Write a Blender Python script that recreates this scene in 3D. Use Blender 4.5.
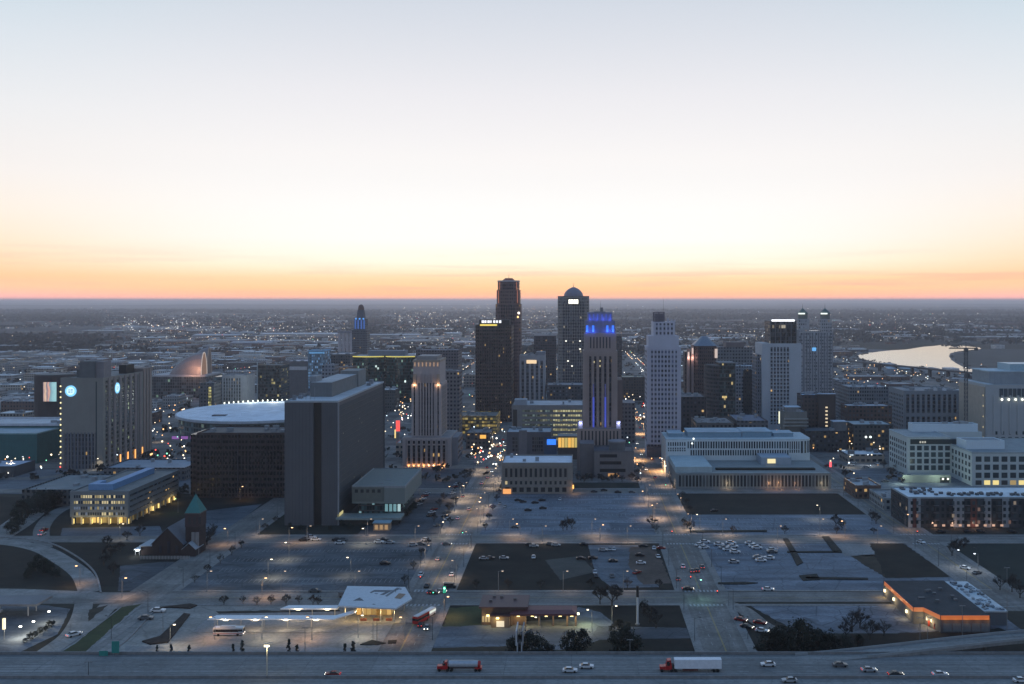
import bpy, bmesh, math, random
from mathutils import Vector, Matrix
from mathutils.geometry import tessellate_polygon
R = math.radians
rnd = random.Random(7)
S = bpy.context.scene
for o in list(bpy.data.objects): bpy.data.objects.remove(o)
COL = S.collection

# ------------------------------------------------------------------ camera
CH, HZ, VX, F = 126.0, 300.0, 577.0, 1000.0        # eye height, horizon row, vanishing column, focal length in pixels
cd = bpy.data.cameras.new('camera'); cam = bpy.data.objects.new('camera', cd); COL.objects.link(cam)
cam.location = (0, 0, CH); cam.rotation_euler = (R(90), 0, 0)
cd.sensor_width = 36; cd.lens = F*36/1024
cd.shift_x = -(VX-512)/1024; cd.shift_y = -(342-HZ)/1024
cd.clip_start = 1; cd.clip_end = 120000
S.camera = cam

# ------------------------------------------------------------------ render + colour management
S.render.engine = 'CYCLES'
cy = S.cycles
cy.use_denoising = True
cy.max_bounces = 5; cy.diffuse_bounces = 2; cy.glossy_bounces = 3; cy.transmission_bounces = 2; cy.volume_bounces = 1
cy.sample_clamp_indirect = 2.0; cy.caustics_reflective = False; cy.caustics_refractive = False
S.view_settings.view_transform = 'Standard'; S.view_settings.look = 'None'
S.view_settings.exposure = 0.0; S.view_settings.gamma = 1.0; S.view_settings.use_curve_mapping = False

def lin(r, g, b):
    f = lambda c: (c/255/12.92) if c/255 <= .04045 else ((c/255+.055)/1.055)**2.4
    return (f(r), f(g), f(b), 1)

def sc(k, c): return (c[0]*k, c[1]*k, c[2]*k, 1)
# ------------------------------------------------------------------ dusk sky (world)
W = bpy.data.worlds.new('World'); S.world = W; W.use_nodes = True
nt = W.node_tree; nt.nodes.clear()
def N(nt, t, **kw):
    n = nt.nodes.new(t)
    for k, v in kw.items(): setattr(n, k, v)
    return n
def L(nt, a, b): nt.links.new(a, b)
def math_n(nt, op, a, b=None, c=None, clamp=False):
    n = N(nt, 'ShaderNodeMath', operation=op); n.use_clamp = clamp
    for i, v in enumerate((a, b, c)):
        if v is None: continue
        if isinstance(v, (int, float)): n.inputs[i].default_value = v
        else: L(nt, v, n.inputs[i])
    return n.outputs[0]
def ramp(nt, fac, stops, interp='LINEAR'):
    n = N(nt, 'ShaderNodeValToRGB'); cr = n.color_ramp; cr.interpolation = interp
    while len(cr.elements) > 1: cr.elements.remove(cr.elements[-1])
    for i, (p, c) in enumerate(stops):
        e = cr.elements[0] if i == 0 else cr.elements.new(p)
        e.position = p; e.color = c if len(c) == 4 else (*c, 1)
    if fac is not None: L(nt, fac, n.inputs[0])
    return n.outputs[0]
def mixc(nt, fac, a, b, blend='MIX'):
    n = N(nt, 'ShaderNodeMix', data_type='RGBA', blend_type=blend)
    for idx, v in ((0, fac), (6, a), (7, b)):
        if isinstance(v, (int, float)): n.inputs[idx].default_value = v
        elif isinstance(v, tuple): n.inputs[idx].default_value = v if len(v) == 4 else (*v, 1)
        else: L(nt, v, n.inputs[idx])
    return n.outputs[2]
tc = N(nt, 'ShaderNodeTexCoord'); sx = N(nt, 'ShaderNodeSeparateXYZ'); L(nt, tc.outputs['Generated'], sx.inputs[0])
z = sx.outputs[2]
hyp = math_n(nt, 'SQRT', math_n(nt, 'SUBTRACT', 1.0, math_n(nt, 'MULTIPLY', z, z)))
hyp = math_n(nt, 'MAXIMUM', hyp, 0.001)
# azimuth measured from the afterglow, a little left of north
az = math_n(nt, 'DIVIDE', math_n(nt, 'ADD', math_n(nt, 'MULTIPLY', sx.outputs[0], -0.045), math_n(nt, 'MULTIPLY', sx.outputs[1], 0.999)), hyp)
zr = math_n(nt, 'SQRT', math_n(nt, 'MAXIMUM', z, 0.0))      # square root spreads the low sky over the ramp
q = lambda v: math.sqrt(v)
low = ramp(nt, zr, [
    (0.0, lin(240,168,168)), (q(.004), lin(248,178,164)), (q(.012), lin(253,196,158)), (q(.022), lin(254,207,160)), (q(.036), lin(254,221,182)),
    (q(.055), lin(254,233,207)), (q(.08), lin(253,241,227)), (q(.115), lin(250,244,240)), (q(.17), lin(239,240,242)),
    (q(.23), lin(221,230,238)), (q(.29), lin(198,218,231)), (q(.45), sc(1.15, lin(148,178,206))), (q(.7), sc(1.38, lin(106,142,180))), (1.0, sc(1.4, lin(88,124,166)))])
core = ramp(nt, zr, [
    (0.0, lin(244,168,150)), (q(.006), lin(252,184,136)), (q(.012), lin(255,200,146)), (q(.022), lin(255,224,178)), (q(.036), lin(255,251,228)), (q(.06), lin(255,255,250)),
    (q(.09), lin(255,254,252)), (q(.14), lin(252,249,248)), (q(.2), lin(239,238,242)), (q(.29), lin(212,219,230)),
    (q(.45), sc(1.15, lin(156,182,208))), (q(.7), sc(1.38, lin(106,142,180))), (1.0, sc(1.4, lin(88,124,166)))])
east = ramp(nt, zr, [
    (0.0, sc(1.55, lin(133,136,141))), (q(.03), sc(1.55, lin(149,152,155))), (q(.1), sc(1.55, lin(161,164,167))), (q(.3), sc(1.55, lin(122,140,160))), (q(.6), sc(1.55, lin(90,122,164))), (1.0, sc(1.55, lin(86,124,170)))])
fc = N(nt, 'ShaderNodeMapRange', interpolation_type='SMOOTHSTEP'); L(nt, az, fc.inputs[0])
fc.inputs[1].default_value = .86; fc.inputs[2].default_value = 1.0
front = mixc(nt, fc.outputs[0], low, core)
fb = N(nt, 'ShaderNodeMapRange', interpolation_type='SMOOTHSTEP'); L(nt, az, fb.inputs[0])
fb.inputs[1].default_value = -.35; fb.inputs[2].default_value = .84
sky = mixc(nt, fb.outputs[0], east, front)
# thin bands of dusk cirrus lying along the horizon
mp = N(nt, 'ShaderNodeMapping'); mp.inputs['Scale'].default_value = (5, 5, 130); L(nt, tc.outputs['Generated'], mp.inputs[0])
ns = N(nt, 'ShaderNodeTexNoise'); ns.inputs['Scale'].default_value = 1.0; ns.inputs['Detail'].default_value = 4; L(nt, mp.outputs[0], ns.inputs['Vector'])
band = ramp(nt, z, [(0, (0,0,0)), (.004, (0,0,0)), (.012, (1,1,1)), (.03, (.4,.4,.4)), (.06, (0,0,0))])
cl = math_n(nt, 'MULTIPLY', ramp(nt, ns.outputs[0], [(.5, (0,0,0)), (.68, (1,1,1))]), band)
sky = mixc(nt, math_n(nt, 'MULTIPLY', cl, .5), sky, lin(232,168,160))
bo = ramp(nt, z, [(0,(1.8,1.75,1.75)),(.006,(1.45,1.36,1.38)),(.02,(1.15,1.09,1.08)),(.06,(1.06,1.05,1.04)),(.12,(1,1,1))])
sky = mixc(nt, 1.0, sky, bo, 'MULTIPLY')
below = mixc(nt, math_n(nt, 'LESS_THAN', z, -0.0005), sky, (.03, .035, .045, 1))
bg = N(nt, 'ShaderNodeBackground'); L(nt, below, bg.inputs[0]); bg.inputs[1].default_value = 1.0
wo = N(nt, 'ShaderNodeOutputWorld'); L(nt, bg.outputs[0], wo.inputs[0])

# the sun itself is already down: only a faint, wide, warm glow from the horizon is left
sd = bpy.data.lights.new('sun', 'SUN'); sd.energy = 0.12; sd.angle = R(14); sd.color = (1, .72, .5)
so = bpy.data.objects.new('sun', sd); COL.objects.link(so)
so.rotation_euler = Vector((.04, -1, -.05)).to_track_quat('-Z', 'Y').to_euler()

# ------------------------------------------------------------------ survey helpers: a spot read off the photograph -> metres on the ground
def gy(py, zz=0.0): return (CH-zz)*F/(py-HZ)
def gx(px, y): return (px-VX)*y/F
def at(px, py, zz=0.0):
    y = gy(py, zz); return gx(px, y), y
def zt(py, y): return CH-(py-HZ)*y/F
def pyof(y, zz=0.0): return HZ+(CH-zz)*F/y
def pxof(x, y): return VX+x*F/y

# ------------------------------------------------------------------ materials
MC = {}
def newmat(name):
    m = bpy.data.materials.new(name); m.use_nodes = True
    return m, m.node_tree, m.node_tree.nodes['Principled BSDF']
def wall(c, rough=.85, var=.22, scale=.25, key=None):
    """matt masonry/metal with weather stains"""
    k = ('wall', tuple(round(v,3) for v in c), rough, var, scale)
    if k in MC: return MC[k]
    m, nt, b = newmat('masonry')
    tc = N(nt, 'ShaderNodeTexCoord')
    n1 = N(nt, 'ShaderNodeTexNoise'); n1.inputs['Scale'].default_value = scale; n1.inputs['Detail'].default_value = 5; L(nt, tc.outputs['Object'], n1.inputs['Vector'])
    mp = N(nt, 'ShaderNodeMapping'); mp.inputs['Scale'].default_value = (.9,.9,.06); L(nt, tc.outputs['Object'], mp.inputs[0])
    n2 = N(nt, 'ShaderNodeTexNoise'); n2.inputs['Scale'].default_value = 1; L(nt, mp.outputs[0], n2.inputs['Vector'])
    v = math_n(nt, 'ADD', math_n(nt, 'MULTIPLY', n1.outputs[0], var*2), math_n(nt, 'MULTIPLY', n2.outputs[0], var*1.2))
    v = math_n(nt, 'ADD', v, 1-var*1.6)
    col = mixc(nt, 1.0, (*c, 1), (1,1,1,1), 'MULTIPLY')
    mm = N(nt, 'ShaderNodeVectorMath', operation='SCALE'); L(nt, col, mm.inputs[0]); L(nt, v, mm.inputs['Scale'])
    L(nt, mm.outputs[0], b.inputs['Base Color']); b.inputs['Roughness'].default_value = rough
    MC[k] = m; return m
def roofm(c, seams=True):
    k = ('roof', tuple(round(v,3) for v in c))
    if k in MC: return MC[k]
    m, nt, b = newmat('roofing')
    tc = N(nt, 'ShaderNodeTexCoord')
    n1 = N(nt, 'ShaderNodeTexNoise'); n1.inputs['Scale'].default_value = .12; n1.inputs['Detail'].default_value = 6; n1.inputs['Roughness'].default_value = .7; L(nt, tc.outputs['Object'], n1.inputs['Vector'])
    n2 = N(nt, 'ShaderNodeTexVoronoi'); n2.inputs['Scale'].default_value = .11; L(nt, tc.outputs['Object'], n2.inputs['Vector'])
    w = N(nt, 'ShaderNodeTexWave'); w.inputs['Scale'].default_value = .35; w.inputs['Distortion'].default_value = .3; L(nt, tc.outputs['Object'], w.inputs['Vector'])
    v = math_n(nt, 'ADD', math_n(nt, 'MULTIPLY', n1.outputs[0], .8), math_n(nt, 'MULTIPLY', n2.outputs['Color'], .25))
    v = math_n(nt, 'ADD', math_n(nt, 'MULTIPLY', w.outputs[0], .07), v)
    v = math_n(nt, 'ADD', v, .42)
    mm = N(nt, 'ShaderNodeVectorMath', operation='SCALE'); mm.inputs[0].default_value = c; L(nt, v, mm.inputs['Scale'])
    L(nt, mm.outputs[0], b.inputs['Base Color']); b.inputs['Roughness'].default_value = .7
    MC[k] = m; return m
def ground(name, c, c2, scale=.05, rough=.9, streak=None, fine=.8, contrast=(.35,.65), worn=0.0):
    k = (name, c, c2, scale, worn)
    if k in MC: return MC[k]
    m, nt, b = newmat(name)
    ge = N(nt, 'ShaderNodeNewGeometry')
    n1 = N(nt, 'ShaderNodeTexNoise'); n1.inputs['Scale'].default_value = scale; n1.inputs['Detail'].default_value = 8; n1.inputs['Roughness'].default_value = .68; L(nt, ge.outputs['Position'], n1.inputs['Vector'])
    col = ramp(nt, n1.outputs[0], [(contrast[0], c), (contrast[1], c2)])
    n2 = N(nt, 'ShaderNodeTexNoise'); n2.inputs['Scale'].default_value = fine; n2.inputs['Detail'].default_value = 3; L(nt, ge.outputs['Position'], n2.inputs['Vector'])
    v = math_n(nt, 'ADD', math_n(nt, 'MULTIPLY', n2.outputs[0], .7), .65)
    if streak:
        mp = N(nt, 'ShaderNodeMapping'); mp.inputs['Scale'].default_value = streak; L(nt, ge.outputs['Position'], mp.inputs[0])
        n3 = N(nt, 'ShaderNodeTexNoise'); n3.inputs['Scale'].default_value = 1; n3.inputs['Detail'].default_value = 4; L(nt, mp.outputs[0], n3.inputs['Vector'])
        v = math_n(nt, 'MULTIPLY', v, math_n(nt, 'ADD', math_n(nt, 'MULTIPLY', n3.outputs[0], 1.0), .5))
    if worn:
        # resurfaced rectangles, crack lines and oil spots of old paving
        for sc_, amt in ((.045, .55), (.12, .3)):
            mp = N(nt, 'ShaderNodeMapping'); mp.inputs['Scale'].default_value = (sc_*.6, sc_*1.5, sc_); L(nt, ge.outputs['Position'], mp.inputs[0])
            vo = N(nt, 'ShaderNodeTexVoronoi', distance='CHEBYCHEV'); vo.inputs['Scale'].default_value = 1; L(nt, mp.outputs[0], vo.inputs['Vector'])
            sp = N(nt, 'ShaderNodeSeparateColor'); L(nt, vo.outputs['Color'], sp.inputs[0])
            v = math_n(nt, 'MULTIPLY', v, math_n(nt, 'ADD', math_n(nt, 'MULTIPLY', sp.outputs[0], amt*worn), 1-amt*worn/2))
        ve = N(nt, 'ShaderNodeTexVoronoi', feature='DISTANCE_TO_EDGE'); ve.inputs['Scale'].default_value = .09; L(nt, ge.outputs['Position'], ve.inputs['Vector'])
        cr_ = ramp(nt, ve.outputs['Distance'], [(0,(1-.5*worn,)*3), (.03,(1,1,1))]); sp = N(nt, 'ShaderNodeSeparateColor'); L(nt, cr_, sp.inputs[0]); v = math_n(nt, 'MULTIPLY', v, sp.outputs[0])
        wv = N(nt, 'ShaderNodeTexWave', bands_direction='Y'); wv.inputs['Scale'].default_value = .035; wv.inputs['Distortion'].default_value = 5; wv.inputs['Detail'].default_value = 4; wv.inputs['Detail Scale'].default_value = .4; L(nt, ge.outputs['Position'], wv.inputs['Vector'])
        v = math_n(nt, 'MULTIPLY', v, math_n(nt, 'ADD', math_n(nt, 'MULTIPLY', wv.outputs[0], .16*worn), 1-.08*worn))
    mm = N(nt, 'ShaderNodeVectorMath', operation='SCALE'); L(nt, col, mm.inputs[0]); L(nt, v, mm.inputs['Scale'])
    L(nt, mm.outputs[0], b.inputs['Base Color']); b.inputs['Roughness'].default_value = rough
    b.inputs['Specular IOR Level'].default_value = .3
    MC[k] = m; return m
def glow(c, s, sample=False):
    k = ('glow', c, s, sample)
    if k in MC: return MC[k]
    m, nt, b = newmat('lamp_glow')
    b.inputs['Base Color'].default_value = (.1,.1,.1,1)
    b.inputs['Emission Color'].default_value = (*c, 1); b.inputs['Emission Strength'].default_value = s
    m.cycles.emission_sampling = 'AUTO' if sample else 'NONE'
    MC[k] = m; return m
def plain(c, rough=.5, metal=0.0, name='paint'):
    k = ('plain', c, rough, metal)
    if k in MC: return MC[k]
    m, nt, b = newmat(name)
    tc = N(nt, 'ShaderNodeTexCoord')
    n1 = N(nt, 'ShaderNodeTexNoise'); n1.inputs['Scale'].default_value = .8; n1.inputs['Detail'].default_value = 3; L(nt, tc.outputs['Object'], n1.inputs['Vector'])
    mm = N(nt, 'ShaderNodeVectorMath', operation='SCALE'); mm.inputs[0].default_value = c
    L(nt, math_n(nt, 'ADD', math_n(nt, 'MULTIPLY', n1.outputs[0], .4), .8), mm.inputs['Scale'])
    L(nt, mm.outputs[0], b.inputs['Base Color']); b.inputs['Roughness'].default_value = rough; b.inputs['Metallic'].default_value = metal
    MC[k] = m; return m
WARM, WHITE, COOL, AMBER = (1,.62,.22), (1,.86,.62), (.75,.9,1), (1,.42,.1)
def facade(wallc, glassc=(.025,.03,.038), fh=3.6, bw=3.2, wf=.55, hf=.5, lit=.06, litc=WARM, s=.7, rough=.8, var=.3):
    """wall with window openings cut into it as a pattern: floors by height, bays by length; a few rooms have their lamps on"""
    k = ('fac', wallc, glassc, fh, bw, wf, hf, lit, litc, s)
    if k in MC: return MC[k]
    m, nt, b = newmat('facade')
    tc = N(nt, 'ShaderNodeTexCoord'); ge = N(nt, 'ShaderNodeNewGeometry'); oi = N(nt, 'ShaderNodeObjectInfo')
    p = N(nt, 'ShaderNodeSeparateXYZ'); L(nt, tc.outputs['Object'], p.inputs[0])
    n = N(nt, 'ShaderNodeSeparateXYZ'); L(nt, ge.outputs['True Normal'], n.inputs[0])
    sel = math_n(nt, 'GREATER_THAN', math_n(nt, 'ABSOLUTE', n.outputs[0]), .7)
    u = math_n(nt, 'ADD', math_n(nt, 'MULTIPLY', p.outputs[1], sel), math_n(nt, 'MULTIPLY', p.outputs[0], math_n(nt, 'SUBTRACT', 1, sel)))
    us = math_n(nt, 'DIVIDE', u, bw); zs = math_n(nt, 'DIVIDE', p.outputs[2], fh)
    fu = math_n(nt, 'FRACT', us); fz = math_n(nt, 'FRACT', zs)
    a = math_n(nt, 'LESS_THAN', math_n(nt, 'ABSOLUTE', math_n(nt, 'SUBTRACT', fu, .5)), wf/2)
    c = math_n(nt, 'LESS_THAN', math_n(nt, 'ABSOLUTE', math_n(nt, 'SUBTRACT', fz, .5)), hf/2)
    mask = math_n(nt, 'MULTIPLY', a, c)
    cv = N(nt, 'ShaderNodeCombineXYZ'); L(nt, math_n(nt, 'FLOOR', us), cv.inputs[0]); L(nt, math_n(nt, 'FLOOR', zs), cv.inputs[1])
    L(nt, math_n(nt, 'ADD', math_n(nt, 'MULTIPLY', oi.outputs['Random'], 97.3), math_n(nt, 'MULTIPLY', sel, 31)), cv.inputs[2])
    wn = N(nt, 'ShaderNodeTexWhiteNoise', noise_dimensions='3D'); L(nt, cv.outputs[0], wn.inputs[0])
    on = math_n(nt, 'MULTIPLY', math_n(nt, 'LESS_THAN', wn.outputs['Value'], lit), mask)
    n1 = N(nt, 'ShaderNodeTexNoise'); n1.inputs['Scale'].default_value = .15; n1.inputs['Detail'].default_value = 4; L(nt, tc.outputs['Object'], n1.inputs['Vector'])
    v = math_n(nt, 'ADD', math_n(nt, 'MULTIPLY', n1.outputs[0], .5), math_n(nt, 'ADD', .75-var/2, math_n(nt, 'MULTIPLY', oi.outputs['Random'], var)))
    mm = N(nt, 'ShaderNodeVectorMath', operation='SCALE'); mm.inputs[0].default_value = wallc; L(nt, v, mm.inputs['Scale'])
    sc3 = N(nt, 'ShaderNodeSeparateColor'); L(nt, wn.outputs['Color'], sc3.inputs[0])
    gv = math_n(nt, 'ADD', math_n(nt, 'MULTIPLY', math_n(nt, 'POWER', sc3.outputs[1], 3.0), 3.2), .45)      # blinds and curtains differ from room to room
    gs = N(nt, 'ShaderNodeVectorMath', operation='SCALE'); gs.inputs[0].default_value = glassc; L(nt, gv, gs.inputs['Scale'])
    col = mixc(nt, mask, mm.outputs[0], gs.outputs[0])
    L(nt, col, b.inputs['Base Color'])
    L(nt, math_n(nt, 'SUBTRACT', rough, math_n(nt, 'MULTIPLY', mask, rough-.2)), b.inputs['Roughness'])
    b.inputs['Emission Color'].default_value = (*litc, 1)
    L(nt, math_n(nt, 'MULTIPLY', on, math_n(nt, 'MULTIPLY', math_n(nt, 'ADD', wn.outputs['Color'], .3), s)), b.inputs['Emission Strength'])
    m.cycles.emission_sampling = 'NONE'
    MC[k] = m; return m
def glazing(c=(.02,.025,.032), fh=3.6, bw=1.6, lit=.05, litc=WARM, s=.8, span=.3, spanc=(.06,.06,.065), rough=.22):
    """a strip of glass with dark spandrels at each floor; some floors are lit"""
    return facade(spanc, c, fh, bw, .93, 1-span, lit, litc, s, .6, .1)

# ------------------------------------------------------------------ mesh builder
class MB:
    def __init__(s): s.v = []; s.f = []; s.m = []; s.cur = 0
    def face(s, pts):
        n = len(s.v); s.v += [tuple(p) for p in pts]; s.f.append(tuple(range(n, n+len(pts)))); s.m.append(s.cur)
    def box(s, x0, x1, y0, y1, z0, z1, bottom=False):
        if x1 < x0: x0, x1 = x1, x0
        if y1 < y0: y0, y1 = y1, y0
        n = len(s.v)
        s.v += [(x0,y0,z0),(x1,y0,z0),(x1,y1,z0),(x0,y1,z0),(x0,y0,z1),(x1,y0,z1),(x1,y1,z1),(x0,y1,z1)]
        fs = [(0,1,5,4),(1,2,6,5),(2,3,7,6),(3,0,4,7),(4,5,6,7),(3,2,1,0)]
        for q in fs: s.f.append(tuple(n+i for i in q)); s.m.append(s.cur)
        return s
    def obox(s, cx, cy, hx, hy, z0, z1, ang):
        c, sn = math.cos(ang), math.sin(ang)
        p = [(cx+a*hx*c-b*hy*sn, cy+a*hx*sn+b*hy*c) for a, b in ((-1,-1),(1,-1),(1,1),(-1,1))]
        return s.prism(p, z0, z1)
    def prism(s, poly, z0, z1, cap=None, sides=None):
        """poly counter-clockwise; cap / sides: material slots"""
        a = sum(poly[i][0]*poly[(i+1)%len(poly)][1]-poly[(i+1)%len(poly)][0]*poly[i][1] for i in range(len(poly)))
        if a < 0: poly = poly[::-1]
        k = len(poly); n = len(s.v)
        s.v += [(x,y,z0) for x,y in poly]+[(x,y,z1) for x,y in poly]
        for i in range(k):
            j = (i+1) % k; s.f.append((n+i, n+j, n+k+j, n+k+i)); s.m.append(s.cur if sides is None else sides)
        s.f.append(tuple(n+k+i for i in range(k))); s.m.append(s.cur if cap is None else cap)
        s.f.append(tuple(n+i for i in reversed(range(k)))); s.m.append(s.cur if sides is None else sides)
        return s
    def frustum(s, poly0, z0, poly1, z1):
        k = len(poly0); n = len(s.v)
        s.v += [(x,y,z0) for x,y in poly0]+[(x,y,z1) for x,y in poly1]
        for i in range(k):
            j = (i+1) % k; s.f.append((n+i, n+j, n+k+j, n+k+i)); s.m.append(s.cur)
        s.f.append(tuple(n+k+i for i in range(k))); s.m.append(s.cur)
        return s
    def cyl(s, x, y, z0, z1, r, r1=None, k=8):
        r1 = r if r1 is None else r1
        p = lambda q: [(x+q*math.cos(2*math.pi*i/k), y+q*math.sin(2*math.pi*i/k)) for i in range(k)]
        return s.frustum(p(r), z0, p(max(r1, .002)), z1)
    def tube(s, a, b, r, r1=None, k=6):
        a, b = Vector(a), Vector(b); d = (b-a)
        if d.length < 1e-6: return s
        d.normalize(); u = d.orthogonal().normalized(); w = d.cross(u); r1 = r if r1 is None else r1
        n = len(s.v)
        for p, q in ((a, r), (b, r1)):
            for i in range(k):
                t = 2*math.pi*i/k; s.v.append(tuple(p+u*(q*math.cos(t))+w*(q*math.sin(t))))
        for i in range(k):
            j = (i+1) % k; s.f.append((n+i, n+j, n+k+j, n+k+i)); s.m.append(s.cur)
        s.f.append(tuple(n+k+i for i in range(k))); s.m.append(s.cur)
        s.f.append(tuple(n+i for i in reversed(range(k)))); s.m.append(s.cur)
        return s
    def ball(s, x, y, z, r, k=6, rings=4, sz=1.0):
        n = len(s.v); s.v.append((x,y,z-r*sz))
        for a in range(1, rings):
            t = -math.pi/2+math.pi*a/rings
            for i in range(k):
                q = 2*math.pi*i/k; s.v.append((x+r*math.cos(t)*math.cos(q), y+r*math.cos(t)*math.sin(q), z+r*sz*math.sin(t)))
        s.v.append((x,y,z+r*sz)); e = len(s.v)-1
        for i in range(k):
            j = (i+1) % k; s.f.append((n, n+1+j, n+1+i)); s.m.append(s.cur)
            for a in range(rings-2):
                o = n+1+a*k; s.f.append((o+i, o+j, o+k+j, o+k+i)); s.m.append(s.cur)
            o = n+1+(rings-2)*k; s.f.append((o+i, o+j, e)); s.m.append(s.cur)
        return s
    def octa(s, x, y, z, r):
        n = len(s.v); s.v += [(x-r,y,z),(x,y-r,z),(x+r,y,z),(x,y+r,z),(x,y,z+r),(x,y,z-r)]
        for q in ((0,1,4),(1,2,4),(2,3,4),(3,0,4),(1,0,5),(2,1,5),(3,2,5),(0,3,5)): s.f.append(tuple(n+i for i in q)); s.m.append(s.cur)
        return s
    def poly(s, pts, zz):
        """flat polygon sheet, any shape"""
        vs = [Vector((x, y, 0)) for x, y in pts]; n = len(s.v); s.v += [(x, y, zz) for x, y in pts]
        for t in tessellate_polygon([vs]):
            a, b, c = [vs[i] for i in t]
            if (b-a).cross(c-a).z < 0: t = t[::-1]
            s.f.append(tuple(n+i for i in t)); s.m.append(s.cur)
        return s
    def ribbon(s, pts, w, zz=None, thick=0.0):
        """road ribbon along 3-D points"""
        P = [Vector(p) for p in pts]; Ls = []; Rs = []
        for i, p in enumerate(P):
            d = (P[min(i+1, len(P)-1)]-P[max(i-1, 0)]); d.z = 0; d.normalize(); nrm = Vector((-d.y, d.x, 0))
            ww = w[i] if isinstance(w, (list, tuple)) else w
            Ls.append(p+nrm*ww/2); Rs.append(p-nrm*ww/2)
        for i in range(len(P)-1):
            s.face([Rs[i], Rs[i+1], Ls[i+1], Ls[i]])
            if thick:
                dz = Vector((0,0,-thick))
                s.face([Rs[i]+dz, Rs[i+1]+dz, Rs[i+1], Rs[i]]); s.face([Ls[i], Ls[i+1], Ls[i+1]+dz, Ls[i]+dz])
                s.face([Ls[i]+dz, Ls[i+1]+dz, Rs[i+1]+dz, Rs[i]+dz])
        return s
    def build(s, name, mat, parent=None, loc=None, smooth=False):
        me = bpy.data.meshes.new(name)
        off = Vector(loc) if loc is not None else (Vector(ORG.get(parent.name, (0,0,0))) if parent else Vector((0,0,0)))
        me.from_pydata([(x-off.x, y-off.y, zz-off.z) for x, y, zz in s.v], [], s.f)
        mats = mat if isinstance(mat, (list, tuple)) else [mat]
        for m in mats: me.materials.append(m)
        if len(mats) > 1: me.polygons.foreach_set('material_index', s.m)
        if smooth: me.polygons.foreach_set('use_smooth', [True]*len(me.polygons))
        me.update()
        o = bpy.data.objects.new(name, me); COL.objects.link(o)
        if parent: o.parent = parent; ORG[o.name] = tuple(off)
        elif loc is not None: o.location = loc; ORG[o.name] = tuple(loc)
        return o
ORG = {}
def thing(name, label, cat, loc, group=None):
    o = bpy.data.objects.new(name, None); COL.objects.link(o); o.location = loc; o.empty_display_size = .5
    ORG[o.name] = tuple(loc); tag(o, label, cat, group); return o
def tag(o, label=None, cat=None, group=None, kind=None):
    if label: o['label'] = label
    if cat: o['category'] = cat
    if group: o['group'] = group
    if kind: o['kind'] = kind
    return o
def struct(name, mb, mat): return tag(mb.build(name, mat), kind='structure')
def lamp(parent, xyz, power, color, radius=.25, spot=None):
    d = bpy.data.lights.new('lamp_light', 'SPOT' if spot else 'POINT'); d.energy = power; d.color = color; d.shadow_soft_size = radius
    if spot: d.spot_size = R(spot); d.spot_blend = 1.0
    o = bpy.data.objects.new('lamp_light', d); COL.objects.link(o)
    off = ORG.get(parent.name, (0,0,0)) if parent else (0,0,0)
    o.location = (xyz[0]-off[0], xyz[1]-off[1], xyz[2]-off[2])
    if parent: o.parent = parent
    return o
FOOT = []       # footprints already taken: x0, x1, y0, y1
def fbox(mb, face, pl, u0, u1, z0, z1, d0, d1):
    """a box on a facade: pl is the facade plane, d0..d1 how far it stands out"""
    if face == 'S': mb.box(u0, u1, pl-d1, pl-d0, z0, z1)
    elif face == 'E': mb.box(pl+d0, pl+d1, u0, u1, z0, z1)
    else: mb.box(pl-d1, pl-d0, u0, u1, z0, z1)
    return mb
UNITW = {}
def windows(root, face, pl, u0, u1, z0, z1, nb, nf, wf, hf, mats, weights=None, d=.06, name='window', mode='each'):
    """single windows, each an object of its own (shared mesh); past about 100 the rest become one part"""
    bw = (u1-u0)/nb; fh = (z1-z0)/nf; r = rnd
    made = root.get('_nw', 0); rest = {}
    off = ORG[root.name]
    for k in range(nf-1, -1, -1):
        for i in range(nb):
            m = r.choices(mats, weights)[0] if weights else r.choice(mats)
            a0 = u0+bw*(i+.5-wf/2); a1 = u0+bw*(i+.5+wf/2); b0 = z0+fh*(k+.5-hf/2); b1 = z0+fh*(k+.5+hf/2)
            if made < 100:
                key = (face, round(a1-a0,3), round(b1-b0,3), d, m.name)
                if key not in UNITW:
                    t = MB(); fbox(t, face, 0, -(a1-a0)/2, (a1-a0)/2, 0, b1-b0, 0, d)
                    o = t.build(name, m, None); UNITW[key] = o.data
                else:
                    o = bpy.data.objects.new(name, UNITW[key]); COL.objects.link(o)
                o.parent = root
                um = (a0+a1)/2
                o.location = ((um, pl) if face == 'S' else (pl, um))+(b0,)
                o.location = Vector(o.location)-Vector(off)
                made += 1
            else:
                fbox(rest.setdefault(m.name, (m, MB()))[1], face, pl, a0, a1, b0, b1, 0, d)
    root['_nw'] = made
    if rest:
        allm = MB(); ms = []
        for i, (m, t) in enumerate(rest.values()):
            n = len(allm.v); allm.v += t.v; allm.f += [tuple(n+j for j in q) for q in t.f]; allm.m += [i]*len(t.f); ms.append(m)
        tag(allm.build('window_rows', ms, root), kind='stuff')
def strips(root, face, pl, u0, u1, z0, z1, n, wf, mat, d=.06, name='window_strip'):
    bw = (u1-u0)/n
    for i in range(n):
        t = MB(); fbox(t, face, pl, u0+bw*(i+.5-wf/2), u0+bw*(i+.5+wf/2), z0, z1, 0, d); t.build(name, mat, root)
def piers(mb, face, pl, u0, u1, z0, z1, n, w, d):
    bw = (u1-u0)/n
    for i in range(n+1):
        c = u0+bw*i; fbox(mb, face, pl, max(u0, c-w/2), min(u1, c+w/2), z0, z1, .02, d)
def bands(mb, face, pl, u0, u1, zs, h, d):
    for zz in zs: fbox(mb, face, pl, u0+.05, u1-.05, zz-h/2, zz+h/2, .03, d)
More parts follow.
